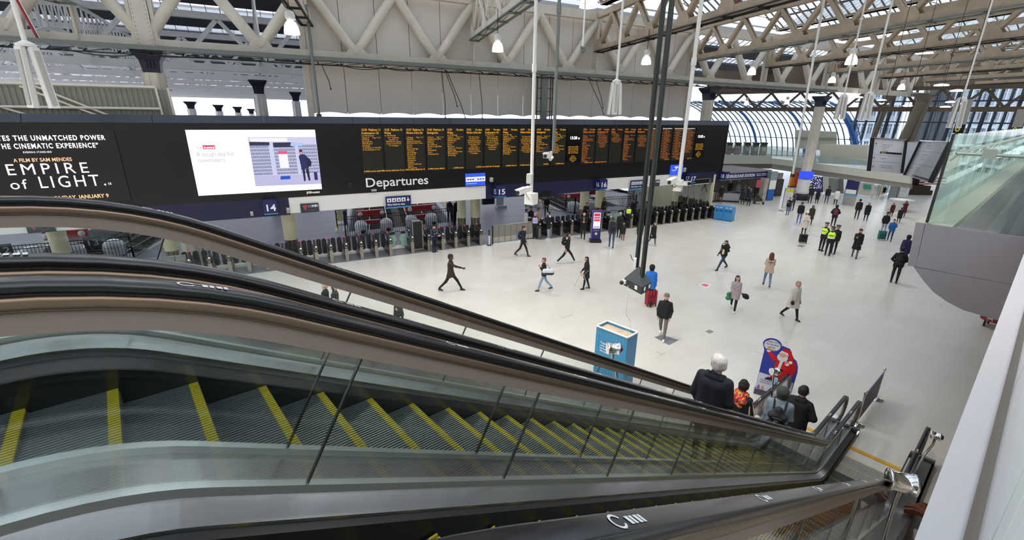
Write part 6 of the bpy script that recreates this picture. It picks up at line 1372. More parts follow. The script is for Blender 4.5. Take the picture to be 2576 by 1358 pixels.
r1 = [(.20, 'arrow', 90), (.20, 'text', '\u2022 Platforms 20 to 24'), (.26, 'text', '\u2022 Underground'), (.32, 'text', '\u2022 Toilets'), (.38, 'text', '\u2022 Left luggage'), (.43, 'bar', 'Way out'), (.50, 'line', 0), (.60, 'arrow', 180), (.61, 'text', '\u2022 Platform 20'), (.70, 'line', 0), (.84, 'arrow', 225), (.82, 'text', '\u2022 Waterloo & Southwark'), (.88, 'text', '   and Waterloo & City lines')]
hsign('white hanging direction sign with three arrows, left one of the pair', ((2195, 346), (2278, 352), (2185, 430)), (20.5, 21.3, 20.5), r1)
r2_ = [(.08, 'arrow', 90), (.07, 'text', '\u2022 Platform 20'), (.13, 'text', '\u2022 Bakerloo & Jubilee lines'), (.19, 'text', '  and Waterloo & City lines'), (.28, 'line', 0), (.40, 'arrow', 180), (.38, 'text', '\u2022 Underground station'), (.44, 'text', '\u2022 Information'), (.50, 'text', '  Passenger assistance'), (.64, 'line', 0), (.78, 'arrow', 0), (.74, 'text', '\u2022 Platforms 20 to 24'), (.80, 'text', '\u2022 Waterloo & City'), (.86, 'text', '\u2022 Toilets'), (.96, 'bar', 'Way out')]
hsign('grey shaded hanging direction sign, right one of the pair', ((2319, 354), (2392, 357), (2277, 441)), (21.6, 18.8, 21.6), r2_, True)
t = thing('sign_side', 'pale blank side panel between the two hanging direction signs', 'sign', over(2290, 430, 24)); a = Vector(over(2276, 360, 24)); b_ = Vector(over(2318, 356, 25)); h = a.z - over(2268, 438, 24)[2]; rel(plate(a, b_, a.z - h, a.z, -.08).build('board', mat('blank_pale', '#c9ccd6', .4)), t); rel(plate(a, b_, a.z, a.z + .04, -.1).build('top_edge', M_ALU), t)
def banner(num, lab, x0, x1, yt, ym, yb, D):
    tl = Vector(over(x0, yt, D)); tr = Vector(over(x1, yt, D * .99)); u = tr - tl; u.z = 0; W_ = u.length; u.normalize(); zt = min(tl.z, 12); zm = over(x0, ym, D)[2]; zb = over(x0, yb, D)[2]
    t = thing('hanging_banner', lab, 'banner', (tl.x, tl.y, zb)); a = Vector((tl.x, tl.y, 0)); b_ = a + u * W_; nn = u.cross(UP)
    rel(plate(a, b_, zm, zt, -.12).build('grey_panel', mat('banner_grey', '#98948f', .5)), t); rel(plate(a, b_, zb, zm, -.12).build('black_panel', M_BLACK), t)
    mb = MB(); c_ = a + u * W_ / 2 + UP * (zb + (zm - zb) * .48) + nn * .004; R_ = W_ * .30; mb.add([c_ + u * R_ * math.cos(q * math.pi / 12) + UP * R_ * math.sin(q * math.pi / 12) for q in range(24)], [tuple(range(24))]); rel(mb.build('yellow_disc', mat('sign_yellow', '#c9c32e', .5)), t)
    text('number', num, R_ * 1.5, M_BLACK, frame(c_ - UP * R_ * .52 + nn * .004, u, (0, 0, 1)), t, align='CENTER', bold=.01); text('lettering', 'Way out', R_ * .6, mat('sign_yellow'), frame(c_ + UP * R_ * 1.15 + nn * .001, u, (0, 0, 1)), t, align='CENTER'); text('lettering', 'Exit', R_ * .34, mat('sign_yellow'), frame(c_ - UP * R_ * 1.45 + nn * .001, u, (0, 0, 1)), t, align='CENTER')
banner('4', 'tall grey hanging banner ending in a black and yellow number 4 sign', 2421, 2443, 250, 313, 335, 30); banner('5', 'grey hanging banner at the right edge ending in a black and yellow number 5 sign', 2560, 2580, 275, 320, 334, 33)
# ---------------------------------------------------------------- far end of the hall
M_MEZ = mat('mezzanine_pale', '#c3c4b6', .5, noise=.05, nscale=.6)
fa, fb = Vector(over(1800, 392, 61)), Vector(over(1942, 392, 61)); 
t = thing('upper_level', 'pale upper level front with a glass rail above the underground entrance', 'gallery', (fa.x, fa.y, 2.9))
def lev(a, ya0, ya1, b_, yb0, yb1, D0, D1, nm, m_, par, th=.2):
    p0, p1 = Vector(over(a, ya1, D0)), Vector(over(b_, yb1, D1)); q0, q1 = Vector(over(a, ya0, D0)), Vector(over(b_, yb0, D1)); d = (p1 - p0); d.z = 0; nn = d.normalized().cross(UP) * -th
    mb = MB(); mb.prism([p0, p1, q1, q0], nn); return rel(mb.build(nm, m_), par)
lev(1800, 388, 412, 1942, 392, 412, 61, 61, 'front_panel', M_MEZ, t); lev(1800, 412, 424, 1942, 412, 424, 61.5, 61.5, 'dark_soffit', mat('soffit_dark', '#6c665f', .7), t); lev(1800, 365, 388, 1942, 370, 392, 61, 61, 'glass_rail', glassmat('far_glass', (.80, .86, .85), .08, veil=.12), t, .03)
for i, px in enumerate((1800, 1822, 1843, 1866, 1888, 1908)):
    q = Vector(over(px + 8, 395, 63)); qt = over(px + 8, 362, 63); tt = thing('ticket_machine', 'dark upright ticket machine on the upper level, %s from the left' % ['first', 'second', 'third', 'fourth', 'fifth', 'sixth'][i], 'ticket machine', q, YAW - math.pi / 2, 'ticket machines on the upper level'); h = qt[2] - q.z
    mb = MB(); mb.box((0, 0, h / 2), (.62, .4, h)); mb.build('body', mat('machine_dark', '#4d4a45', .4), tt); mb = MB(); mb.prism([(-.36, -.25, h), (.36, -.25, h), (.36, .25, h + .08), (-.36, .25, h + .08)], (0, 0, .12)); mb.build('hood', M_BLK2, tt); mb = MB(); mb.box((0, -.21, h * .62), (.4, .02, h * .28)); mb.build('screen', mat('machine_screen', '#b9b48a', .4), tt)
q = Vector(over(1842, 386, 62)); tt = thing('red_seating', 'dark red bench seat on the upper level left end', 'bench', q, YAW - math.pi / 2); mb = MB(); mb.box((-.6, 0, .25), (3.0, .4, .5)); mb.build('seat', mat('seat_red', '#7a2a38', .6), tt); mb = MB(); mb.box((-.6, .2, .5), (3.0, .06, .3)); mb.build('back', mat('seat_red'), tt)
t = thing('gallery_ramp', 'long pale gallery front slanting across the far hall with glass above', 'gallery', over(2100, 440, 57))
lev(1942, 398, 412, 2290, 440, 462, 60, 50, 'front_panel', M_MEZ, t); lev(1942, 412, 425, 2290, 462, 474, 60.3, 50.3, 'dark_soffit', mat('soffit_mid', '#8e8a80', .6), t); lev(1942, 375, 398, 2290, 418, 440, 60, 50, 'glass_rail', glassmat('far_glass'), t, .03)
t = thing('pale_kiosk', 'stepped pale box building with a grey stripe on the upper level', 'building', over(2000, 400, 66))
lev(2000, 327, 372, 2105, 332, 382, 66, 66, 'upper_box', mat('box_pale', '#c2c3b2', .5), t, 2); lev(2000, 345, 350, 2105, 347, 352, 65.8, 65.8, 'grey_stripe', mat('stripe_grey', '#8f9489', .5), t, .1); lev(2063, 364, 398, 2182, 366, 400, 63, 62, 'lower_box', mat('box_pale2', '#cfccb8', .5), t, 2); lev(1995, 395, 408, 2182, 400, 416, 62.5, 61, 'ledge_box', mat('box_pale3', '#bfc0b4', .5), t, .6)
# shops under the gallery
t = thing('shop_front', 'row of shop fronts with glass doors under the slanting gallery', 'shop', over(2100, 470, 62))
for (x0, x1, y0, y1, yb0, yb1, m_, nm, D) in ((2028, 2070, 440, 445, 480, 484, mat('shop_lights', '#3a3b52', .4), 'dark_window', 61.5), (2070, 2085, 443, 446, 482, 485, M_MEZ, 'pier', 61.3), (2085, 2112, 446, 450, 484, 486, mat('shop_glass', '#8b918c', .3), 'shop_window', 61.6), (2112, 2122, 449, 451, 486, 487, mat('shop_pier', '#6f675e', .5), 'pier', 61.3), (2150, 2200, 457, 462, 488, 494, mat('shop_wall', '#c9c4bb', .5), 'shop_wall', 60.5)):
    lev(x0, y0, yb0, x1, y1, yb1, D, D, nm, m_, t, .3)
lev(2172, 463, 474, 2192, 465, 477, 60.2, 60.2, 'green_sign', mat('green_sign', '#3d8f7c', .5), t, .05)
t = thing('fairy_light_tree', 'tree shape of white and violet fairy lights behind the tall column', 'decoration', over(2050, 475, 59))
mb = MB(); mb2 = MB()
for k in range(320):
    if k < 230: x = 2031 + rnd.random() * 36; y = 436 + rnd.random() * 38
    else: x = 2010 + rnd.random() * 50; y = 398 + rnd.random() * 40; 
    if k >= 230 and 2022 < x < 2040: continue
    q = over(x, y, 59 + rnd.random()); (mb if k % 2 else mb2).sphere(q, .028, 5, 3)
rel(mb.build('white_lights', em('fairy_white', '#eef0ff', 1.8), None, 'stuff'), t); rel(mb2.build('violet_lights', em('fairy_violet', '#8a86ff', 1.4), None, 'stuff'), t)
t = thing('display_rack', 'orange and red display rack left of the tall concourse column', 'rack', at(1995, 470), YAW - math.pi / 2)
for x, col in ((-.35, '#e08a24'), (-.05, '#d85a1c'), (.28, '#c92a1c')): mb = MB(); mb.box((x, 0, .95), (.3, .4, 1.9)); mb.build('rack_panel', mat('rack' + col[1:], col, .5), t)
mb = MB(); mb.box((0, 0, .05), (1.1, .5, .1)); mb.build('base', M_BLK2, t)
t = thing('stair_rail', 'glass and steel rail of the stairs down left of the dark statue', 'railing', at(2200, 497)); a, b_ = at(2193, 496), at(2240, 486)
rel(plate(a, b_, .1, 1.15, .03).build('glass_panel', glassmat('far_glass')), t); mb = MB(); mb.tube([Vector(a) + UP * 1.2, Vector(b_) + UP * 1.2], .04, 6); rel(mb.build('top_rail', M_ALU), t)
for k in range(5): mb = MB(); q = Vector(a).lerp(Vector(b_), k / 4); mb.beam(q, q + UP * 1.2, .06, .06, (1, 0, 0)); rel(mb.build('post', M_ALU), t)
mb = MB(); mb.beam(Vector(at(2210, 495)), Vector(at(2210, 495)) + UP * 1.1, .1, .1, (1, 0, 0)); rel(mb.build('yellow_post', M_YEL), t)
t = thing('statue', 'dark bronze statue group on a stepped dark plinth', 'statue', at(2300, 488), YAW - math.pi / 2)
for w, h0, h1 in ((2.7, 0, .5), (2.0, .5, 1.0)): mb = MB(); mb.box((0, 0, (h0 + h1) / 2), (w, 1.4, h1 - h0)); mb.build('plinth_step', mat('plinth_dark', '#3a2a24', .5), t)
mb = MB()
for (x, h, r) in ((-.5, 1.5, .26), (0, 1.75, .3), (.45, 1.4, .24)): mb.lathe([(r, 1.0), (r * 1.1, 1.2), (r * .8, 1.0 + h * .45), (r * .95, 1.0 + h * .7), (r * .35, 1.0 + h * .84), (r * .45, 1.0 + h * .92), (.02, 1.0 + h)], (x, 0, 0), 12)
mb.build('figures', mat('bronze_dark', '#33241f', .4, .5), t)
t = thing('grey_pillar', 'broad grey pillar carrying a trumpet head behind the white poster stand', 'column', at(2248, 500)); q = at(2248, 500); mb = MB(); mb.lathe([(.55, 0), (.5, 1.4), (.75, 2.4), (.9, 3.0)], q, 20); rel(mb.build('shaft', mat('pillar_grey', '#8f8f90', .5)), t); mb = MB(); mb.lathe([(.9, 3.0), (.95, 3.1), (.01, 3.15)], q, 20); rel(mb.build('head', mat('pillar_grey')), t)
t = thing('round_kiosk', 'white round topped counter behind three people at the right of the hall', 'kiosk', at(2260, 530)); q = at(2262, 530); mb = MB(); mb.lathe([(.5, 0), (.5, .95)], q, 20); rel(mb.build('body', M_WHITE), t); mb = MB(); mb.lathe([(.9, .95), (.95, 1.02), (.01, 1.08)], q, 24); rel(mb.build('top', M_WHITE), t)
for i, (px, py, lab) in enumerate(((2190, 440, 'left'), (2322, 452, 'middle'), (2345, 452, 'right'))):
    q = over(px + 10, py + 15, 66); t = thing('red_display', 'red and white shelf display far below the hanging signs, %s one' % lab, 'display', (q[0], q[1], max(0, q[2])), YAW - math.pi / 2)
    for k in range(3): mb = MB(); mb.box((0, 0, .2 + k * .28), (1.0 if i == 0 else 1.6, .3, .16)); mb.build('shelf_goods', mat('goods_red', '#b0303a', .5, noise=.5, nscale=9, dirt='#d9c7c4'), t)
# ---- curved blue and glass station wall
ar = thing('glass_arch', 'curved wall of pale blue glass with dark ribs at the far left end', 'glass wall', over(1950, 400, 90))
lx = Vector(RC[0]); lx.z = 0; lx.normalize(); fw = Vector((math.cos(YAW), math.sin(YAW), 0))
a0 = Vector(over(1800, 402, 96)); a1 = Vector(over(2152, 402, 96)); base_z = 1.3; NR = 26; NA = 10; Hh = 9.3
def ap_(f, th):
    b_ = a0.lerp(a1, f); b_.z = base_z; cs, sn = math.cos(th), math.sin(th)
    return b_ + lx * (-(1 - cs) * 11.0) + fw * (-(1 - cs) * 4.0) + UP * (Hh * sn)
M_AGL = glassmat('arch_glass', (.66, .80, .90), .05, veil=.35, veil_col=(.70, .84, .92))
for k in range(NR):
    f0, f1 = k / NR, (k + 1) / NR; mb = MB(); ths = [math.radians(2 + 80 * j / NA) for j in range(NA + 1)]
    for j in range(NA): mb.add([ap_(f0, ths[j]), ap_(f1, ths[j]), ap_(f1, ths[j + 1]), ap_(f0, ths[j + 1])], [(0, 1, 2, 3)])
    rel(mb.build('glass_strip', M_AGL), ar)
for k in range(NR + 1):
    mb = MB(); big = k in (8, 17, 26); mb.tube([ap_(k / NR, math.radians(2 + 80 * j / NA)) for j in range(NA + 1)], .22 if big else .09, 6); rel(mb.build('rib', mat('rib_blue', '#1f5fa0', .4) if big else mat('rib_dark', '#25404f', .5)), ar)
mb = MB()
for th in (3, 22, 40, 58, 76): mb.tube([ap_(j / 20, math.radians(th)) for j in range(21)], .06, 5)
rel(mb.build('purlins', mat('rib_dark'), None, 'stuff'), ar)
mb = MB()
for f0 in np.arange(.02, .6, .09): mb.beam(ap_(f0, math.radians(62)) - fw * .5, ap_(f0 + .05, math.radians(80)) - fw * 3, .14, .14); mb.beam(ap_(f0 + .05, math.radians(80)) - fw * 3, ap_(f0 + .1, math.radians(62)) - fw * .5, .14, .14)
rel(mb.build('blue_braces', mat('rib_blue'), None, 'stuff'), ar)
t = thing('blue_arch_truss', 'bright blue curved truss at the right end of the glass arch', 'truss', over(2150, 400, 80)); pts = [over(x, y, 80) for x, y in ((2103, 262), (2122, 290), (2138, 320), (2148, 350), (2153, 385))]
mb = MB(); mb.tube(pts, .28, 8); rel(mb.build('main_tube', mat('truss_blue', '#2a62a8', .4)), t); pts2 = [over(x, y, 78) for x, y in ((2128, 262), (2150, 300), (2162, 335), (2168, 370))]; mb = MB(); mb.tube(pts2, .06, 6)
for a, b_ in zip(pts[1:], pts2): mb.tube([a, b_], .08, 5)
rel(mb.build('braces', mat('truss_blue'), None, 'stuff'), t)
# ---- far glazed wall, slanted props, office buildings outside
gw = thing('curtain_wall', 'tall glazed end wall with dark slanting mullions on the right', 'glass wall', over(2350, 340, 84))
MG = glassmat('end_glass', (.72, .80, .88), .06, veil=.10, veil_col=(.7, .8, .9))
for k in range(18):
    x0 = 2140 + k * 26; x1 = x0 + 26
    p = [Vector(over(x0, 345, 84)), Vector(over(x1, 345, 84))]; q = [v.copy() for v in p]
    for v in p: v.z = 5.0
    for v in q: v.z = 14.5
    mb = MB(); mb.add([p[0], p[1], q[1], q[0]], [(0, 1, 2, 3)]); rel(mb.build('glass_panel', MG), gw); mb = MB(); mb.beam(p[0] - fw * .1, q[0] - fw * .1 + lx * .4, .14 if k % 3 else .3, .3, fw); rel(mb.build('mullion', mat('mullion_dark', '#2d3640', .5)), gw)
mb = MB()
for z in (7.6, 10.2): a = Vector(over(2140, 300, 84)); b_ = Vector(over(2610, 300, 84)); a.z = b_.z = z; mb.beam(a, b_, .2, .16)
rel(mb.build('transoms', mat('mullion_dark')), gw)
for (xb, yb, xt, yt, D, r, lab) in ((2268, 362, 2320, 255, 70, .5, 'thick brown slanting prop left of the glazed wall'), (2198, 345, 2235, 255, 80, .32, 'grey branching prop behind the left direction sign'), (2290, 362, 2330, 262, 70, .3, 'second brown slanting prop beside the thick one')):
    a, b_ = Vector(over(xb, yb, D)), Vector(over(xt, yt, D)); t = thing('slanting_prop', lab, 'prop', a); mb = MB(); mb.tube([a, b_], r, 10); rel(mb.build('shaft', mat('prop_brown', '#6b6256', .5)), t); mb = MB(); mb.tube([b_, b_ + UP * .8], [r, r * 2], 10); rel(mb.build('head', mat('prop_brown')), t)
def office(lab, xa, xb_, D0, D1, z0, z1, floors, cols, colr, seed=0):
    a, b_ = Vector(over(xa, 320, D0)), Vector(over(xb_, 320, D1)); a.z = b_.z = 0; u = (b_ - a); Wd = u.length; u.normalize(); nn = u.cross(UP)
    t = thing('office_building', lab, 'building', a); rel(plate(a, b_, z0, z1, -3).build('wall', mat('office' + colr[1:], colr, .6)), t); fh = (z1 - z0) / floors; cw = Wd / cols
    for i in range(floors):
        mb = MB(); c0 = a + UP * (z0 + i * fh) + nn * .15; mb.beam(c0, c0 + u * Wd, .4, fh * .16); rel(mb.build('floor_band', mat('office_white', '#e9edf2', .5)), t)
        for j in range(cols):
            mb = MB(); o = a + u * (j * cw + cw * .12) + UP * (z0 + i * fh + fh * .38) + nn * .05; mb.add([o, o + u * cw * .76, o + u * cw * .76 + UP * fh * .5, o + UP * fh * .5], [(0, 1, 2, 3)]); wi = mb.build('window', mat('office_window', '#5f7183', .2)); rel(wi, t)
            mb = MB()
            for f in (0, .5, 1): e = o + u * cw * .76 * f + nn * .03; mb.beam(e, e + UP * fh * .5, .10, .06, nn)
            mb.beam(o + UP * fh * .36 + nn * .03, o + u * cw * .76 + UP * fh * .36 + nn * .03, .08, .08); rel(mb.build('window_frame', mat('office_white')), t)
    for j in range(cols + 1): mb = MB(); o = a + u * (j * cw) + nn * .25; mb.beam(o + UP * z0, o + UP * z1, cw * .16, .5, nn); rel(mb.build('pilaster', mat('office_white')), t)
office('white office building behind the glazed wall, left of the thick prop', 2150, 2262, 112, 112, -2, 17, 6, 7, '#c7cbd2'); office('white office building with tall pilasters behind the right part of the glazed wall', 2318, 2640, 118, 104, -2, 19, 7, 15, '#bfc4cc')
t = thing('office_building', 'dark blue glass tower just right of the thick prop', 'building', over(2330, 330, 100)); rel(plate(over(2300, 330, 100), over(2372, 330, 100), -2, 18, -2).build('glass_front', mat('tower_glass', '#5f7a8c', .15)), t)
mb = MB(); a, b_ = Vector(over(2300, 330, 99.7)), Vector(over(2372, 330, 99.7)); a.z = b_.z = 0
for k in range(7): q = a.lerp(b_, k / 6); mb.beam(q - UP * 2, q + UP * 18, .25, .2, fw)
rel(mb.build('fins', mat('mullion_dark')), t)
# far end girder across the hall
t = thing('end_girder', 'dark lattice girder across the far end of the hall', 'girder', over(2200, 240, 80)); a, b_ = Vector(over(1775, 258, 76)), Vector(over(2660, 262, 72)); a.z = b_.z = 0; truss(t, a, b_, 9.0, 11.2, 3.4, mat('girder_dark', '#5a4c3e', .6), w=.5, hb=.5, ht=.4, dw=.26, joined=True)
a2, b2 = Vector(over(1775, 250, 84)), Vector(over(2660, 250, 80)); a2.z = b2.z = 0; rel(plate(a2, b2, 11.4, 15.5, -.2).build('roof_soffit_panel', mat('soffit_brown', '#6f5f4e', .7)), t)
# rear, right and side closings of the hall so that light behaves
mb = MB(); mb.prism([(-30, -13.8, 0), (110, -13.8, 0), (110, -13.8, 14), (-30, -13.8, 14)], (0, -.3, 0)); mb.build('wall_right_side', mat('hall_wall', '#b9ad9a', .6), None, 'structure')
mb = MB(); mb.prism([(-30, -13.8, 0), (-30, 22, 0), (-30, 22, 14), (-30, -13.8, 14)], (-.3, 0, 0)); mb.build('wall_rear', mat('hall_wall'), None, 'structure')
mb = MB(); mb.prism([(110, -6, 0), (112, 60, 0), (112, 60, 2.2), (110, -6, 2.2)], (.3, 0, 0)); mb.build('wall_far', mat('hall_wall'), None, 'structure')
# ---------------------------------------------------------------- people: smooth implicit bodies turned into meshes
def sdf_mesh(prims, h, k=.035, clip=None):
    """prims: (a, b, ra, rb, label) round cones; returns verts, quads, vertex labels"""
    A = np.array([p[0] for p in prims], float); B = np.array([p[1] for p in prims], float); RA = np.array([p[2] for p in prims]); RB = np.array([p[3] for p in prims])
    Rm = np.maximum(RA, RB)[:, None]; lo = np.minimum(A, B) - Rm; hi = np.maximum(A, B) + Rm
    o = lo.min(0) - 2.5 * h; n = np.ceil((hi.max(0) + 2.5 * h - o) / h).astype(int) + 1
    F = np.full(n, .5, np.float32)
    ax = [o[i] + h * np.arange(n[i]) for i in range(3)]
    for a, b, ra, rb, l_, lw, hg in zip(A, B, RA, RB, prims, lo, hi):
        i0 = np.maximum(0, np.floor((lw - .07 - o) / h).astype(int)); i1 = np.minimum(n, np.ceil((hg + .07 - o) / h).astype(int) + 1)
        X, Y, Z = np.meshgrid(ax[0][i0[0]:i1[0]], ax[1][i0[1]:i1[1]], ax[2][i0[2]:i1[2]], indexing='ij')
        d = b - a; L2 = max(1e-9, d @ d); t = np.clip(((X - a[0]) * d[0] + (Y - a[1]) * d[1] + (Z - a[2]) * d[2]) / L2, 0, 1)
        D = np.sqrt((X - a[0] - t * d[0]) ** 2 + (Y - a[1] - t * d[1]) ** 2 + (Z - a[2] - t * d[2]) ** 2) - (ra + (rb - ra) * t)
        S = F[i0[0]:i1[0], i0[1]:i1[1], i0[2]:i1[2]]; kk = k
        hh = np.maximum(kk - np.abs(S - D), 0) / kk; F[i0[0]:i1[0], i0[1]:i1[1], i0[2]:i1[2]] = np.minimum(S, D) - hh * hh * kk * .25
    if clip is not None: F = np.maximum(F, (clip - ax[2])[None, None, :].astype(np.float32))
    ins = F < 0; c = np.zeros(np.array(n) - 1, int)
    for dx in (0, 1):
        for dy in (0, 1):
            for dz in (0, 1): c += ins[dx:n[0] - 1 + dx, dy:n[1] - 1 + dy, dz:n[2] - 1 + dz]
    act = (c > 0) & (c < 8); idx = -np.ones(act.shape, int); ii = np.argwhere(act); idx[act] = np.arange(len(ii))
    acc = np.zeros((len(ii), 3)); cnt = np.zeros(len(ii)); cor = [(x, y, z) for x in (0, 1) for y in (0, 1) for z in (0, 1)]
    for p in cor:
        for q in range(3):
            if p[q]: continue
            r = list(p); r[q] = 1
            f0 = F[ii[:, 0] + p[0], ii[:, 1] + p[1], ii[:, 2] + p[2]]; f1 = F[ii[:, 0] + r[0], ii[:, 1] + r[1], ii[:, 2] + r[2]]
            mk = (f0 < 0) != (f1 < 0); t = np.where(mk, f0 / np.where(mk, f0 - f1, 1), 0)
            pt = np.array(p, float)[None, :].repeat(len(ii), 0); pt[:, q] += t; acc += pt * mk[:, None]; cnt += mk
    V = o + h * (ii + acc / cnt[:, None]); Q = []
    for q in range(3):
        u, v = (q + 1) % 3, (q + 2) % 3; sl0 = [slice(None)] * 3; sl1 = [slice(None)] * 3; sl0[q] = slice(0, n[q] - 1); sl1[q] = slice(1, n[q])
        a0, a1 = ins[tuple(sl0)], ins[tuple(sl1)]; e = np.argwhere(a0 != a1); e = e[(e[:, u] > 0) & (e[:, v] > 0) & (e[:, u] < n[u] - 1) & (e[:, v] < n[v] - 1)]
        du = np.zeros(3, int); du[u] = 1; dv = np.zeros(3, int); dv[v] = 1
        q4 = [idx[tuple((e - m_).T)] for m_ in (0 * du, du, du + dv, dv)]; q4 = np.stack(q4, 1); fl = a0[tuple(e.T)]
        q4[~fl] = q4[~fl][:, ::-1]; Q.append(q4)
    Q = np.concatenate(Q)
    best = np.full(len(V), 9.0); lab = np.zeros(len(V), int)
    for j in range(len(A)):
        d = B[j] - A[j]; t = np.clip(((V - A[j]) @ d) / max(1e-9, d @ d), 0, 1); D = np.linalg.norm(V - A[j] - t[:, None] * d, axis=1) - (RA[j] + (RB[j] - RA[j]) * t)
        m_ = D < best; best[m_] = D[m_]; lab[m_] = prims[j][4]
    return V, Q[:, ::-1], lab
def to_mesh(name, parts, mats):
    """parts: list of (V, Q, labels)"""
    V = np.concatenate([p[0] for p in parts]); off = 0; F = []; ML = []
    for v, q, l_ in parts: F += (q + off).tolist(); ML += (l_[q[:, 0]] if len(q) else np.zeros(0, int)).tolist(); off += len(v)
    me = bpy.data.meshes.new(name); me.from_pydata(V.tolist(), [], F)
    for m_ in mats: me.materials.append(m_)
    me.polygons.foreach_set('material_index', ML); me.polygons.foreach_set('use_smooth', [True] * len(F)); me.update(); return me
def v3(*a): return np.array(a, float)
# head template: centre of skull at the origin, looking along +y
def head_prims():
    P_ = [(v3(0, -.012, .025), v3(0, .018, .02), .088, .078, 0), (v3(0, .03, -.035), v3(0, .052, -.07), .055, .034, 0), (v3(0, -.02, -.03), v3(0, .02, -.03), .066, .060, 0),
          (v3(0, .092, .0), v3(0, .108, -.028), .010, .015, 0), (v3(-.03, .078, .024), v3(.03, .078, .024), .014, .014, 0), (v3(-.018, .088, -.056), v3(.018, .088, -.056), .007, .007, 3),
          (v3(0, -.012, -.06), v3(0, -.02, -.15), .052, .058, 0)]
    for s in (-1, 1): P_ += [(v3(s * .082, -.005, .012), v3(s * .080, -.008, -.022), .016, .010, 0), (v3(s * .04, .055, -.012), v3(s * .035, .06, -.02), .022, .022, 0)]
    return P_
HEAD = sdf_mesh(head_prims(), .0105, .016); HEADF = sdf_mesh(head_prims(), .02, .02)
def eyes():
    parts = []
    for s in (-1, 1):
        mb = MB(); mb.sphere((s * .031, .086, .002), .0105, 8, 6); parts.append((np.array(mb.v), np.array([f for f in mb.f]), np.full(len(mb.v), 4)))
        mb = MB(); mb.sphere((s * .031, .0935, .002), .0055, 6, 4); parts.append((np.array(mb.v), np.array([f for f in mb.f]), np.full(len(mb.v), 5)))
    return parts
EYES = eyes()
def hand_prims():    # palm hangs down -z from the wrist at the origin, palm faces +x side of right hand mirrored
    P_ = [(v3(0, -.012, -.01), v3(0, -.022, -.075), .020, .017, 0), (v3(0, .012, -.01), v3(0, .022, -.075), .020, .017, 0), (v3(0, 0, .02), v3(0, 0, -.02), .026, .024, 0)]
    for y, L_, c_ in ((-.033, .058, .020), (-.012, .074, .022), (.010, .080, .022), (.031, .070, .020)):
        a = v3(0, y, -.082); b = v3(.010, y * 1.05, -.082 - L_ * .5); e = v3(.010 + c_, y * 1.05, -.082 - L_ * .9); P_ += [(a, b, .0105, .0098, 0), (b, e, .0098, .0078, 0)]
    P_ += [(v3(.008, .028, -.030), v3(.022, .056, -.062), .0135, .0115, 0), (v3(.022, .056, -.062), v3(.028, .058, -.092), .0115, .0090, 0)]
    return P_
HAND = sdf_mesh(hand_prims(), .0085, .010); HANDF = sdf_mesh(hand_prims(), .016, .012)
def rotz(a): c, s = math.cos(a), math.sin(a); return np.array([[c, -s, 0], [s, c, 0], [0, 0, 1.]])
SKIN = {'l': '#c99882', 'm': '#a87458', 'd': '#5d3c2e', 'p': '#c98a80'}
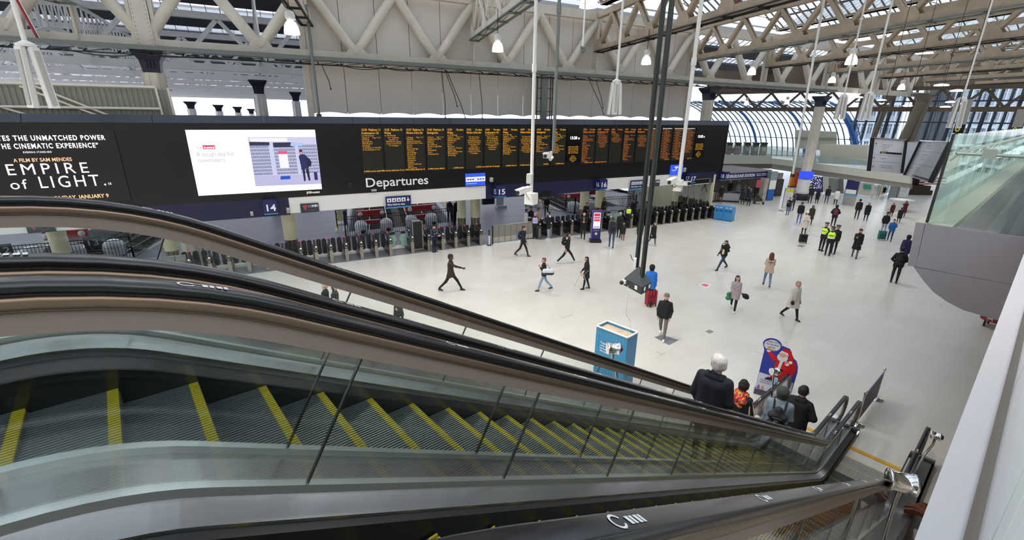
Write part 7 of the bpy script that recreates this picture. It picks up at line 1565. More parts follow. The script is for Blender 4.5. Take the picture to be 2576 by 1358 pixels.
def person(foot, rz, Ht, label, top='#17181c', trou='#1b1c22', shoe='#141416', hair='#2a211c', hs='short', kind='jacket', pose='stand', arms=('down', 'down'), hat=None, hatc='#17181c', skin='l', fine=False, far=False, shirt='#3a3a40', amp=.9, turn=0.0, lean=0.04, bulk=1.0, extra=None, stroke=0, hood=None, hem=None, down=0.0):
    """foot: ground point, rz: heading of the person (0 = looking along world +x)"""
    sc = Ht / 1.76; h = .0145 if fine else (.034 if far else .021)
    t = thing('person', label, 'person', foot, rz - math.pi / 2)
    t.scale = (sc, sc, sc)
    # joints, forward = +y
    hip = .93; L1, L2 = .43, .42
    if pose == 'walk': th = (.42 * amp, -.36 * amp); kn = (.10, .42 * amp)
    elif pose == 'step': th = (.25, -.12); kn = (.12, .15)
    elif pose == 'wide': th = (.62, -.50); kn = (.16, .22)
    else: th = (.03, -.02); kn = (.04, .05)
    if stroke: th = th[::-1]; kn = kn[::-1]
    leg = []
    for s, a, b in ((-1, th[0], kn[0]), (1, th[1], kn[1])):
        hj = v3(s * .088, 0, 0); kj = hj + L1 * v3(s * .03, math.sin(a), -math.cos(a)); aj = kj + L2 * v3(0, math.sin(a - b), -math.cos(a - b)); leg.append((hj, kj, aj, a - b))
    low = min(l_[2][2] for l_ in leg) - .085; dz = -low
    leg = [(a + v3(0, 0, dz), b + v3(0, 0, dz), c + v3(0, 0, dz), g) for a, b, c, g in leg]; hz = dz
    tilt = lambda z: lean * (z - hz)
    def tp(x, y, z): z += hz - .93; return v3(x, y + tilt(z), z)
    sw = .34 * amp if pose in ('walk', 'wide') else .04
    ARM = {'down': (0, .12, .07), 'sw+': (sw, .30, .09), 'sw-': (-sw, .25, .09), 'phone': (.45, 1.65, .05), 'front': (.30, 1.25, .06), 'pocket': (-.08, .55, .22), 'back': (-.45, .55, .18), 'pull': (-.50, .10, .12), 'carry': (.05, .85, .16), 'face': (.75, 2.15, .15), 'shoulder': (.25, 2.3, .3), 'fwd': (1.15, .25, .10), 'crutch': (.10, .55, .26), 'akimbo': (-.10, .95, .42), 'cross': (.35, 1.5, .10)}
    aj = []
    sgn = {'sw+': 1, 'sw-': -1}
    for s, nm in ((-1, arms[0]), (1, arms[1])):
        a, b, o_ = ARM[nm]; sh = tp(s * .162 * bulk ** .5, 0, 1.405); u = v3(s * math.sin(o_), math.sin(a) * math.cos(o_), -math.cos(a) * math.cos(o_)); el = sh + .285 * u
        inn = {'phone': .28, 'front': .38, 'cross': .62, 'pocket': .15, 'back': .55, 'face': .30, 'akimbo': .55, 'carry': .15}.get(nm, 0.0)
        w = a + b if nm != 'back' else a - .25; f = v3(s * (.06 - inn), math.sin(w), -math.cos(w)); f /= np.linalg.norm(f); wr = el + .25 * f; aj.append((sh, el, wr, f))
    # body: labels 0 skin 1 trousers 2 shoes 3 lips 4 eye white 5 pupil 6 shirt
    pr = []
    for (a, b, c, g) in leg:
        pr += [(a + v3(0, 0, -.02), b, .082, .060, 1), (b, c + v3(0, -.004, .03), .060, .044, 1)]
        tw = g * .5 if g < 0 else g * .2
        hl = c + v3(0, -.035, -.045); toe = c + v3(0, .145 * math.cos(tw), -.058 + .145 * math.sin(tw) * .0 - (0 if g > -.2 else .02)); toe[2] = max(toe[2], .03)
        pr += [(hl, c + v3(0, .05, -.04), .040, .040, 2), (c + v3(0, .05, -.045), toe, .040, .030, 2)]
    pr += [(tp(-.06, 0, .95), tp(.06, 0, .95), .105, .105, 1), (tp(-.045, 0, 1.02), tp(-.06, .005, 1.30), .092, .105, 6), (tp(.045, 0, 1.02), tp(.06, .005, 1.30), .092, .105, 6), (tp(-.11, 0, 1.38), tp(.11, 0, 1.38), .062, .062, 6), (tp(0, 0, 1.40), tp(0, .0, 1.52), .058, .052, 0)]
    for sh, el, wr, f in aj: pr += [(sh, el, .050, .040, 6), (el, wr, .038, .026, 0)]
    parts = [sdf_mesh(pr, h, .025, clip=None)]
    H_ = HEADF if far else HEAD; hc = tp(0, .012 - .0, 1.635); Rz = rotz(turn) * 1.09
    if down: cd, sd_ = math.cos(down), math.sin(down); Rz = Rz @ np.array([[1, 0, 0], [0, cd, sd_], [0, -sd_, cd]])
    parts.append((H_[0] @ Rz.T + hc, H_[1], H_[2]))
    if not far: parts += [(v @ Rz.T + hc, q, l_) for v, q, l_ in EYES]
    HN = HANDF if far else HAND
    for s, (sh, el, wr, f) in zip((-1, 1), aj):
        z = -f; x = v3(-s, 0, 0) if abs(f[0]) < .8 else v3(0, 0, 1); y = np.cross(z, x); y /= np.linalg.norm(y); x = np.cross(y, z); Mx = np.stack([x, y, z], 1)
        V = HN[0].copy(); Q = HN[1]
        if s > 0: V = V * v3(1, 1, 1)
        else: pass
        parts.append((V @ Mx.T + wr + f * .012, Q, HN[2]))
    tq, sq, hq = trou.strip('#'), shoe.strip('#'), top.strip('#')
    me = to_mesh('body', parts, [mat('skin_' + skin, SKIN[skin], .5), mat('cloth_' + tq, trou, .8, noise=.12, nscale=14), mat('shoe_' + sq, shoe, .5), mat('lips', '#9c5a52', .5), mat('eye_white', '#e8e6e2', .3), mat('pupil', '#1a1410', .2), mat('cloth_' + shirt.strip('#'), shirt, .8)])
    link('body', me, t)
    # upper garment
    g = []; bk = bulk; zhem = {'jacket': .80, 'coat': .52, 'long': .36, 'puffer': .72, 'none': .9, 'dress': .45}[kind] if hem is None else hem
    rb = {'puffer': .155, 'long': .14, 'coat': .14}.get(kind, .132) * bk
    g += [(tp(-.055, 0, 1.0), tp(-.065, .0, 1.33), rb * .86, rb * .92, 0), (tp(.055, 0, 1.0), tp(.065, .0, 1.33), rb * .86, rb * .92, 0), (tp(-.105, 0, 1.37), tp(.105, 0, 1.37), .078 * bk, .078 * bk, 0), (tp(-.12, 0, 1.39), tp(0, -.005, 1.47), .062 * bk, .058, 0), (tp(.12, 0, 1.39), tp(0, -.005, 1.47), .062 * bk, .058, 0), (tp(0, -.005, 1.44), tp(0, .0, 1.50), .078, .066, 0)]
    sp = .5 * (leg[0][1][1]), .5 * (leg[1][1][1])
    for s, l_ in ((-1, leg[0]), (1, leg[1])):
        zl = max(.1, zhem - .12); f = (.93 - zl) / .86; yk = l_[1][1] * min(1, f * 1.6) * .55 if zhem < .75 else 0
        flare = .02 + (.03 if kind in ('coat', 'long', 'dress') else .0)
        g += [(tp(s * .055, 0, 1.02), v3(s * .075, yk, zl), rb * .90, rb * .80 + flare, 0)]
    slv = .052 if kind != 'puffer' else .066
    for sh, el, wr, f in aj: g += [(sh, el, .060 * bk, slv * bk, 0), (el, wr - f * .015, slv * bk * .98, slv * .82, 0)]
    hd = top if hood is None else hood
    if extra == 'hoodup' or hs == 'hoodup': g += [(hc + v3(0, -.02, .03), hc + v3(0, .0, -.05), .112, .10, 1)]
    elif hood is not None or kind == 'puffer': g += [(tp(-.06, -.075, 1.47), tp(.06, -.075, 1.47), .055, .055, 1)]
    if kind != 'none':
        V, Q, Lb = sdf_mesh(g, h, .03, clip=zhem)
        link({'jacket': 'jacket', 'coat': 'coat', 'long': 'coat', 'puffer': 'padded_jacket', 'dress': 'coat'}[kind], to_mesh('garment', [(V, Q, Lb)], [mat('cloth_' + hq, top, .85, noise=.10, nscale=10), mat('cloth_' + hd.strip('#'), hd, .85)]), t)
    # hair and hats
    hp = []; hm = mat('hair_' + hair.strip('#'), hair, .7, noise=.35, nscale=60, stretch=(1, 1, .2)); R = lambda v: Rz @ v + hc
    if hs in ('short', 'long', 'bob', 'pony', 'curly', 'grey'):
        e = .012 if hs in ('curly', 'grey') else 0
        hp += [(R(v3(0, -.022, .045)), R(v3(0, .012, .052)), .092 + e, .080 + e, 0), (R(v3(-.03, -.05, -.01)), R(v3(.03, -.05, -.01)), .055 + e, .055 + e, 0)]
        for s in (-1, 1): hp += [(R(v3(s * .062, -.02, .04)), R(v3(s * .066, -.01, .0)), .030, .018, 0)]
    if hs == 'long':
        for s in (-1, 0, 1): hp += [(R(v3(s * .05, -.05, -.02)), tp(s * .075, -.085, 1.28), .05, .042, 0), (tp(s * .075, -.085, 1.30), tp(s * .06, -.10, 1.16), .042, .022, 0)]
        for s in (-1, 1): hp += [(R(v3(s * .075, .0, .0)), tp(s * .095, .02, 1.36), .028, .022, 0)]
    if hs == 'bob':
        for s in (-1, 1): hp += [(R(v3(s * .06, -.03, .0)), R(v3(s * .065, -.03, -.10)), .05, .035, 0)]
        hp += [(R(v3(0, -.06, 0)), R(v3(0, -.06, -.09)), .05, .04, 0)]
    if hs == 'pony': hp += [(R(v3(0, -.09, .03)), R(v3(0, -.13, -.08)), .03, .03, 0), (R(v3(0, -.13, -.06)), tp(0, -.13, 1.34), .032, .014, 0)]
    if hp:
        V, Q, Lb = sdf_mesh(hp, h * .72, .02); link('hair', to_mesh('hair', [(V, Q, Lb)], [hm]), t)
    hatm = mat('cloth_' + hatc.strip('#'), hatc, .85, noise=.12, nscale=20)
    if hat == 'beanie': V, Q, Lb = sdf_mesh([(R(v3(0, -.012, .055)), R(v3(0, -.02, .10)), .101, .075, 0), (R(v3(0, -.01, .04)), R(v3(0, .01, .04)), .100, .092, 0)], h * .72, .02, clip=(R(v3(0, 0, .008))[2])); link('hat', to_mesh('hat', [(V, Q, Lb)], [hatm]), t)
    if hat == 'cap': V, Q, Lb = sdf_mesh([(R(v3(0, -.012, .055)), R(v3(0, .0, .065)), .098, .088, 0), (R(v3(-.03, .09, .05)), R(v3(.03, .09, .05)), .022, .022, 0), (R(v3(-.02, .13, .04)), R(v3(.02, .13, .04)), .014, .014, 0)], h * .72, .02, clip=(R(v3(0, 0, .03))[2])); link('hat', to_mesh('hat', [(V, Q, Lb)], [hatm]), t)
    if hat == 'police':
        mb = MB(); c_ = R(v3(0, 0, .075)); mb.lathe([(.098, -.02), (.100, .03), (.135, .055), (.132, .07), (.06, .085), (.005, .088)], c_, 20); link('hat', mb.mesh('hat', mat('cloth_black', '#121318', .6)), t)
        mb = MB(); mb.lathe([(.1015, -.012), (.1015, .02)], c_, 24); link('hat_band', mb.mesh('hat_band', mat('band_check', '#c9ccd0', .6, noise=.7, nscale=60, dirt='#17181c')), t)
        mb = MB(); mb.add([R(v3(x, .09 + .04 * (1 - (x / .07) ** 2), .052)) for x in (-.07, -.035, 0, .035, .07)] + [R(v3(x, .085 + .012 * (1 - (x / .07) ** 2), .062)) for x in (.07, .035, 0, -.035, -.07)], [tuple(range(10))]); link('hat_peak', mb.mesh('hat_peak', M_BLACK), t)
    ch = lambda nm, V, Q, Lb, m_: link(nm, to_mesh(nm, [(V, Q, Lb)], m_), t)
    if extra == 'vest' or extra == 'vestp' or extra == 'vesty':
        c1 = {'vest': '#c4ee35', 'vesty': '#cdf03a', 'vestp': '#a99bc8'}[extra]; e = .014
        V, Q, Lb = sdf_mesh([(tp(-.055, 0, 1.10), tp(-.065, .0, 1.32), rb * .86 + e, rb * .92 + e, 0), (tp(.055, 0, 1.10), tp(.065, .0, 1.32), rb * .86 + e, rb * .92 + e, 0), (tp(-.08, 0, 1.375), tp(.08, 0, 1.375), .078 * bk + e, .078 * bk + e, 0)], h, .03, clip=hz - .93 + 1.06)
        z = V[:, 2] - (hz - .93); Lb = np.where((z > 1.09) & (z < 1.14), 1, 0)
        if extra == 'vest': Lb = np.where((np.abs(z - 1.27) < .03) & (np.abs(V[:, 0]) < .12), 2, Lb)
        ch('vest', V, Q, Lb, [mat('vest' + c1[1:], c1, .5, emit=c1, es=.12), mat('reflective_band', '#dfe3e6', .3), mat('vest_patch', '#2f6b4a', .6)])
    if extra == 'bands':
        V, Q, Lb = sdf_mesh([(tp(-.055, 0, 1.0), tp(-.065, .0, 1.33), rb * .86 + .008, rb * .92 + .008, 0), (tp(.055, 0, 1.0), tp(.065, .0, 1.33), rb * .86 + .008, rb * .92 + .008, 0)], h, .03); z = V[:, 2] - (hz - .93); keep = ((z > 1.05) & (z < 1.10)); kq = keep[Q].all(1); ch('reflective_band', V, Q[kq], Lb, [mat('reflective_band')])
        V, Q, Lb = sdf_mesh([(tp(.10, .06, 1.42), tp(.09, .12, 1.18), .03, .02, 0), (tp(-.10, .06, 1.42), tp(-.09, .12, 1.18), .03, .02, 0)], h, .01); ch('lapels', V, Q, Lb, [mat('reflective_band')])
    if extra == 'scarf':
        V, Q, Lb = sdf_mesh([(tp(-.08, -.02, 1.49), tp(.08, -.02, 1.49), .075, .075, 0), (tp(-.07, -.10, 1.42), tp(.08, -.10, 1.38), .07, .08, 0), (tp(-.10, -.10, 1.34), tp(0.06, -.12, 1.26), .05, .05, 0)], h, .03); Lb = ((np.sin(V[:, 0] * 42 + V[:, 2] * 30) + np.sin(V[:, 2] * 55)) > .55).astype(int) + (np.sin(V[:, 0] * 60 - V[:, 2] * 33) > .8) * 1
        ch('scarf', V, Q, np.clip(Lb, 0, 2), [mat('scarf_red', '#b51f3c', .8), mat('scarf_yellow', '#d9a83a', .8), mat('scarf_dark', '#3a1626', .8)])
    if extra == 'collar':
        V, Q, Lb = sdf_mesh([(tp(-.09, -.055, 1.46), tp(.09, -.055, 1.46), .05, .05, 0), (tp(-.11, .01, 1.47), tp(-.08, -.06, 1.51), .035, .022, 0), (tp(.11, .01, 1.47), tp(.08, -.06, 1.51), .035, .022, 0)], h, .02); ch('collar', V, Q, Lb, [mat('cloth_' + hq)])
    if extra == 'lanyard':
        mb = MB()
        for s in (-1, 1): mb.tube([tp(s * .05, .06, 1.47), tp(s * .035, .125, 1.36), tp(0, .15, 1.20)], .008, 5)
        mb.box(tp(0, .155, 1.16), (.07, .01, .09)); link('lanyard', mb.mesh('lanyard', M_WHITE), t)
    t['_j'] = [float(x) for a in aj for x in a[2]] + [hz]
    return t
def loc_of(t, p): return t.matrix_basis @ Vector(p)
def hd(p, q):
    """heading from photo place p to photo place q on the floor"""
    a, b = at(*p), at(*q); return math.atan2(b[1] - a[1], b[0] - a[0])
NP = {}
def pp(key, px, py, hx, hy, to, label, **k):
    """person with feet at (px, py), top of the head at (hx, hy), going towards (px+to[0], py+to[1])"""
    f = at(px, py); Hh = zat(hx, hy, f); Hh = min(2.0, max(1.0, Hh)); D = math.hypot(f[0], f[1])
    if 'Ht' in k: Hh = k.pop('Ht')
    NP[key] = person(f, hd((px, py), (px + to[0], py + to[1])), Hh, label, far=D > 34, **k); NP[key]['group'] = 'people on the concourse'; return NP[key]
BLK, NVY, DGY = '#15161a', '#1b2136', '#3d4046'
# -- middle of the hall
pp(1, 1135, 731, 1130, 633, (60, 2), 'person in a brown leather jacket and wide black trousers striding right', top='#33231d', trou='#101013', hair='#1a1210', hs='curly', pose='wide', arms=('sw-', 'fwd'), skin='d', kind='jacket', hem=.62, lean=.02)
pp(2, 1367, 731, 1362, 646, (-60, 0), 'man in a black jacket and pale jeans carrying a sports bag, walking left', trou='#7f9cb8', hair='#6d4a40', pose='walk', arms=('shoulder', 'down'), skin='p', lean=.03)
pp(3, 1474, 727, 1477, 645, (-60, 0), 'woman in a black coat walking left on two crutches', hs='long', hair='#2c1d1a', kind='coat', hem=.62, pose='step', arms=('crutch', 'crutch'), lean=.08)
pp(4, 1664, 850, 1668, 734, (-16, 44), 'man in a camouflage cap, black jacket and white trainers walking towards the camera', trou='#6b6862', shoe='#e4e2e0', hair='#3a2c24', hat='cap', hatc='#7d6e58', pose='walk', arms=('pocket', 'pocket'), amp=.8, lean=.05, down=.3, bulk=1.08)
pp(5, 1630, 768, 1630, 664, (4, -60), 'person in a bright blue jacket and black hood pulling a red suitcase', top='#1f6fc4', hood='#15161a', hs='hoodup', trou='#15161a', pose='step', arms=('down', 'down'), hem=.75, kind='puffer')
pp(6, 1315, 645, 1312, 567, (60, 6), 'man with a navy backpack and dark brown trousers walking right', top='#1c1e26', trou='#2c2220', shoe='#6b2f28', pose='walk', arms=('sw-', 'sw+'), hood='#15161a', hair='#1c1614')
pp(7, 1425, 661, 1434, 580, (60, 0), 'young man with a white hood, black jacket and white trainers walking right', hood='#dcdcdc', shoe='#e6e6e4', pose='wide', arms=('down', 'sw-'), hair='#2a1c16', amp=.9)
pp(8, 1466, 600, 1464, 534, (-2, 40), 'bald man in a black suit with a lanyard at the platform 15 gates', hs='none', skin='p', pose='step', arms=('cross', 'cross'), extra='lanyard', down=.35, hem=.74)
pp(11, 1537, 622, 1539, 545, (4, -60), 'man with a black backpack, grey blue jacket and jeans walking away', top='#3b4153', trou='#44546c', hair='#4a4644', pose='walk', hood='#2c303c', amp=.6)
pp(12, 1556, 597, 1566, 534, (20, -40), 'grey haired man in a dark coat walking away beside a child', top='#1c1b1e', hair='#b5aaa4', hs='grey', pose='step', kind='coat', hem=.6, arms=('down', 'front'))
pp(13, 1566, 604, 1569, 560, (10, -50), 'child in a black coat and red trousers walking beside the grey haired man', top='#23201f', trou='#8a2c28', kind='coat', hem=.65, hair='#8a8078', hs='grey', pose='step')
pp(14, 1578, 571, 1582, 514, (10, -50), 'person in a bright yellow vest standing at the wide gate', extra='vesty', hair='#1a1614', pose='step', hat='cap', hatc='#191a20')
pp(15, 1590, 556, 1589, 501, (-20, 40), 'person in dark clothes and a black cap facing the yellow vest', hat='cap', pose='stand', skin='m')
pp(16, 1607, 611, 1612, 550, (4, -60), 'person in a dark olive coat half hidden behind the left black pole', top='#262620', kind='coat', hem=.62, pose='walk', hs='bob', amp=.6)
pp(17, 1640, 617, 1631, 556, (50, 16), 'person in a loose black coat and jeans just right of the black poles', kind='coat', hem=.55, bulk=1.15, trou='#4e6076', shoe='#b9b4ae', pose='walk', hs='bob', hair='#171417', amp=.7)
pp(18, 1322, 588, 1325, 526, (60, 0), 'man in a white and grey jacket and grey trousers talking at the gates', top='#cfcfd0', trou='#5c5d5e', kind='puffer', arms=('front', 'down'), hair='#1d1816', skin='m')
pp(19, 1334, 584, 1330, 520, (30, 10), 'man in a black coat standing behind the white and grey jacket', kind='coat', hem=.7, skin='m', hair='#15110f')
pp(20, 1353, 581, 1351, 523, (-4, 40), 'man in a beige jacket facing the purple vested attendant', top='#cbbf9c', trou='#33343a', hair='#3a2a22', skin='m', kind='puffer')
pp(21, 1345, 601, 1351, 535, (-2, -50), 'bald attendant in a pale purple vest with silver bands', top='#1b1d2c', extra='vestp', trou='#1a1c2a', hs='none', skin='p', arms=('down', 'down'))
pp(22, 1379, 602, 1380, 532, (-60, -4), 'man in a dark jacket, pale jeans and white trainers facing the attendant', top='#15171f', hood='#d5d5d8', trou='#8ea5be', shoe='#e8e8e8', arms=('phone', 'down'), hair='#15110f', hem=.7)
pp(23, 1374, 546, 1376, 492, (2, -50), 'man in black standing on the platform with his hands behind his back', arms=('back', 'back'), hair='#5a534e')
pp(24, 1331, 513, 1333, 468, (2, 40), 'person in black on the platform partly behind the long fascia, left one', far=True) if False else None
pp(241, 1328, 512, 1331, 466, (20, 20), 'left one of two people in black on the platform hidden by the fascia', pose='walk'); pp(242, 1350, 511, 1352, 466, (-20, 20), 'right one of two people in black on the platform hidden by the fascia', pose='step')
pp(25, 1093, 634, 1090, 566, (30, 4), 'attendant in navy uniform with white reflective bands and a ponytail at the gates', top='#1b1f36', trou='#171a2c', extra='bands', hs='pony', hair='#171214', arms=('front', 'front'), down=.2)
pp(261, 1132, 559, 1130, 500, (4, -40), 'left one of two people in black beside the paired cream columns'); pp(262, 1150, 558, 1152, 500, (-4, 40), 'right one of two people in black beside the paired cream columns')
pp(27, 1004, 812, 1007, 722, (50, 10), 'person in a long dark coat half hidden behind the far handrail', top='#1f2226', kind='long', pose='step', hs='bob', hair='#171417', bulk=1.1)
pp(281, 826, 812, 826, 710, (60, 0), 'fair haired person in a black coat behind the second handrail', top='#1c2024', kind='coat', hs='bob', hair='#b9a79a', pose='step'); pp(282, 850, 818, 846, 714, (60, 0), 'dark haired person in a dark coat right of the fair haired one', top='#23282c', kind='coat', hair='#181416', hs='bob', pose='step')
pp(29, 478, 806, 480, 700, (70, 0), 'person walking behind the handrails with only the dark lower legs showing', pose='walk', Ht=1.72)
pp(30, 508, 652, 507, 588, (20, 20), 'person in a grey blue coat at the platform 13 gates under the far handrail', top='#4c525c', kind='long', hair='#2a2622')
pp(9, 1470, 562, 1462, 508, (30, 12), 'man in a black coat leaning at the gates behind the bald man', kind='coat', hem=.75, lean=.28, arms=('carry', 'fwd'), bulk=1.1, hair='#231c18')
pp(10, 1517, 552, 1516, 497, (0, 40), 'woman in a green hat and brown camouflage vest passing the gates', top='#3c2f24', hat='beanie', hatc='#3f4a32', hs='long', hair='#3a2a20', trou='#9d8c74', arms=('front', 'down'), pose='step')
# -- right half
pp(56, 1815, 677, 1832, 600, (-50, 8), 'man in a black jacket with a backpack and a yellow bag walking left', trou='#2c3a52', hair='#2a2220', pose='wide', arms=('phone', 'carry'), amp=.9, lean=-.05, bulk=1.08, hood='#15161a', skin='p')
pp(54, 1927, 719, 1943, 634, (-14, -44), 'woman with long reddish hair in a beige jacket and jeans walking away', top='#c8ad98', trou='#6885a6', shoe='#1b1b1e', hs='long', hair='#6b3c2a', kind='coat', hem=.72, pose='walk', arms=('front', 'front'), amp=.8)
pp(53, 1842, 781, 1858, 691, (-14, 44), 'woman in a pinkish grey trench coat with long dark hair', top='#aa9ca0', trou='#17171a', shoe='#dcdad8', hs='long', hair='#3a3436', kind='coat', hem=.62, pose='walk', arms=('down', 'front'), amp=.8, turn=.4)
pp(55, 1987, 802, 2002, 704, (44, 20), 'woman in a cream coat with black sleeves and trousers walking right', top='#cdc4b8', trou='#141416', hs='short', hair='#a08c78', kind='coat', hem=.55, bulk=1.15, pose='walk', hood='#cdc4b8', arms=('pocket', 'down'), amp=.8, skin='p')
pp(46, 2064, 631, 2079, 561, (30, -4), 'police officer in a yellow vest, left one of the three', extra='vest', hat='police', arms=('cross', 'cross'), skin='p', hs='none')
pp(461, 2080, 643, 2092, 571, (6, -40), 'police officer in a yellow vest with the back turned, front one of the three', extra='vest', hat='police', arms=('akimbo', 'down'), bulk=1.12, skin='p', hs='short', hair='#6b5a4c', turn=.6)
pp(462, 2094, 638, 2107, 567, (-30, 10), 'police officer in black without a vest, right one of the three', hat='police', arms=('down', 'carry'), skin='p', hs='short', bulk=1.05, hair='#5a4a3e')
pp(47, 2148, 648, 2163, 574, (-4, 40), 'man in a long black coat looking at his phone, walking towards the camera', kind='coat', hem=.52, trou='#6d6c6e', hair='#3a2620', pose='walk', arms=('down', 'phone'), amp=.6, down=.3, skin='p')
pp(52, 2247, 711, 2262, 621, (-2, -50), 'man in black trousers with a black backpack standing beside the walkway corner', kind='jacket', arms=('akimbo', 'akimbo'), bulk=1.1, hair='#151114')
pp(51, 2266, 668, 2271, 589, (-2, -50), 'person in a hooded dark purple jacket behind the man with the backpack', top='#241c46', hs='hoodup', hood='#15131c', kind='puffer')
pp(48, 2240, 545, 2243, 509, (0, -40), 'left one of two people in maroon coats at the white round counter', top='#431a24', kind='coat', hair='#9a7a6c', hs='grey'); pp(481, 2259, 560, 2260, 521, (0, -40), 'person in a wide dark coat between the two maroon coats', kind='coat', bulk=1.15)
pp(482, 2270, 547, 2275, 504, (-4, -40), 'right one of two people in maroon coats, wearing jeans', top='#5a1626', kind='coat', trou='#3a4a78', hs='bob', hair='#8a6a5a', arms=('fwd', 'fwd'))
pp(49, 2220, 586, 2228, 533, (0, 40), 'man in a black cap and black jacket with pale jeans', hat='beanie', trou='#8c9aac', arms=('pocket', 'pocket'), skin='m')
pp(50, 2236, 606, 2246, 550, (-2, 40), 'woman in an open bright blue jacket with a hand at her face', top='#1f62a8', trou='#2f3f5c', arms=('face', 'carry'), bulk=1.12, hs='short', hair='#3a2a26', pose='step', shirt='#3a3c44')
pp(45, 2020, 590, 2030, 541, (-10, 40), 'woman in a white hat and pale pink coat with a black suitcase', top='#dccdc6', hat='beanie', hatc='#eeeae6', kind='coat', hs='long', hair='#33171c', trou='#1a181c', arms=('front', 'front'), Ht=1.66)
pp(43, 2094, 570, 2107, 515, (2, -40), 'person in a hooded navy jacket carrying an orange and navy backpack', top='#1a2038', hs='hoodup', hood='#12141c', kind='puffer', arms=('akimbo', 'akimbo'), trou='#15182a', pose='step')
pp(44, 2153, 551, 2165, 500, (2, -40), 'man in a black jacket walking away, left one of a couple', hair='#17120f', pose='walk', amp=.5, trou='#2e3038', bulk=1.1); pp(441, 2176, 556, 2187, 508, (2, -40), 'fair haired woman in a black coat, right one of a couple', kind='coat', hem=.6, hs='bob', hair='#b3a28e', pose='walk', amp=.6)
pp(41, 2008, 561, 2018, 507, (4, -40), 'man in a dark jacket and blue jeans walking away behind the suitcase woman', trou='#56779e', hair='#4a3a34', pose='walk', amp=.7, bulk=1.1); pp(42, 2036, 565, 2043, 515, (4, -40), 'grey haired person in an olive coat beside the man in blue jeans', top='#34321f', kind='coat', hair='#6d675f', hs='bob', trou='#1c1a18', pose='walk', amp=.6)
pp(36, 1991, 529, 1999, 481, (-30, 10), 'man in a grey jacket at the slim poster stand', top='#45484c', trou='#26282c', hair='#4a3028', arms=('front', 'down'), skin='p'); pp(361, 1980, 540, 1984, 496, (-30, 6), 'shorter person in black and jeans reading the slim poster stand', trou='#3a587c', hair='#161214', arms=('phone', 'down'))
pp(37, 2036, 511, 2044, 467, (0, -40), 'person in black walking away, leftmost of four by the tall column', trou='#2a2f3a', pose='walk', amp=.5); pp(38, 2053, 512, 2058, 475, (0, -40), 'woman in a black coat walking away, second of four by the tall column', kind='coat', hem=.5, pose='walk', amp=.6, hs='bob')
pp(39, 2077, 512, 2083, 467, (0, -40), 'person in a black jacket and jeans with an umbrella, third of four', trou='#4b5666', pose='walk', amp=.6); pp(40, 2100, 515, 2107, 474, (0, -40), 'person in a white padded jacket walking away, rightmost of four', top='#dfdfe0', kind='puffer', hem=.62, hs='bob', hair='#4a3c34', pose='walk', amp=.6, bulk=1.1)
pp(31, 1811, 510, 1815, 464, (6, 40), 'man in a dark coat and brown trousers with his head bowed by the underground entrance', trou='#6b4a34', kind='coat', hem=.6, down=.6, pose='step'); pp(32, 1867, 514, 1869, 466, (2, -40), 'person in a green hat with a dark backpack at the underground entrance', top='#2e3434', hat='beanie', hatc='#4a4a3c', kind='coat', pose='walk', amp=.5)
pp(33, 1882, 518, 1886, 475, (2, -40), 'person in a dark purple jacket with a grey hat at the underground entrance', top='#22203a', hat='beanie', hatc='#8c8c90', pose='walk', amp=.5); pp(34, 1899, 506, 1893, 462, (-4, -40), 'tall dark dressed person beside the pushchair', hair='#3a201c')
pp(351, 1832, 499, 1832, 454, (6, 30), 'person in a white woolly hat on the underground escalator, left one', hat='beanie', hatc='#e6e2e4', top='#1c1c20', extra=None); pp(352, 1853, 501, 1852, 455, (2, -30), 'person in a white woolly hat and patterned coat, right one', hat='beanie', hatc='#e6e2e4', top='#8c8a90', kind='puffer'); pp(353, 1878, 508, 1876, 469, (2, 30), 'dark haired person between the green hat and the purple jacket', hs='bob', hair='#151114')
t = pp(60, 2222, 491, 2232, 473, (-20, 6), 'dark dressed person sitting low beside the stair rail', Ht=1.0, bulk=1.3, kind='coat')
# -- riders on the far escalator
def rider(key, x, y, Ht, rz, label, **k):
    i = round((x - .14) / .372); xs = .14 + .372 * i - .10; NP[key] = person((xs, y, nose_z(xs + .10) + .001), rz, Ht, label, fine=True, **k); NP[key]['group'] = 'riders on the escalator'
rider('r1', 6.05, 2.45, 1.82, .1, 'large grey haired man in a dark navy coat on the escalator', top='#0f1220', hs='grey', hair='#c4bcb8', kind='jacket', hem=.66, bulk=1.22, extra='collar', skin='p', turn=.75, arms=('pocket', 'pocket'), trou='#16171c')
rider('r2', 8.35, 2.82, 1.62, -.05, 'woman in a brown black beret and red patterned scarf on the escalator', top='#1b1b1f', hs='short', hair='#1a1315', hat='beanie', hatc='#1f1819', kind='coat', extra='scarf', bulk=1.1, arms=('down', 'carry'))
rider('r3', 9.35, 2.45, 1.86, .25, 'man in a green hood and grey denim jacket on the escalator', top='#7b8a9a', hood='#3b4038', hs='hoodup', kind='jacket', trou='#1b1d22', arms=('down', 'carry'), turn=-.3, bulk=1.08)
rider('r4', 10.95, 2.46, 1.93, 0, 'person in a black padded coat with a black bun of hair at the escalator foot', top='#0f0f12', hs='short', hair='#121013', kind='puffer', hem=.55, hood='#0f0f12', arms=('akimbo', 'akimbo'), bulk=1.08)
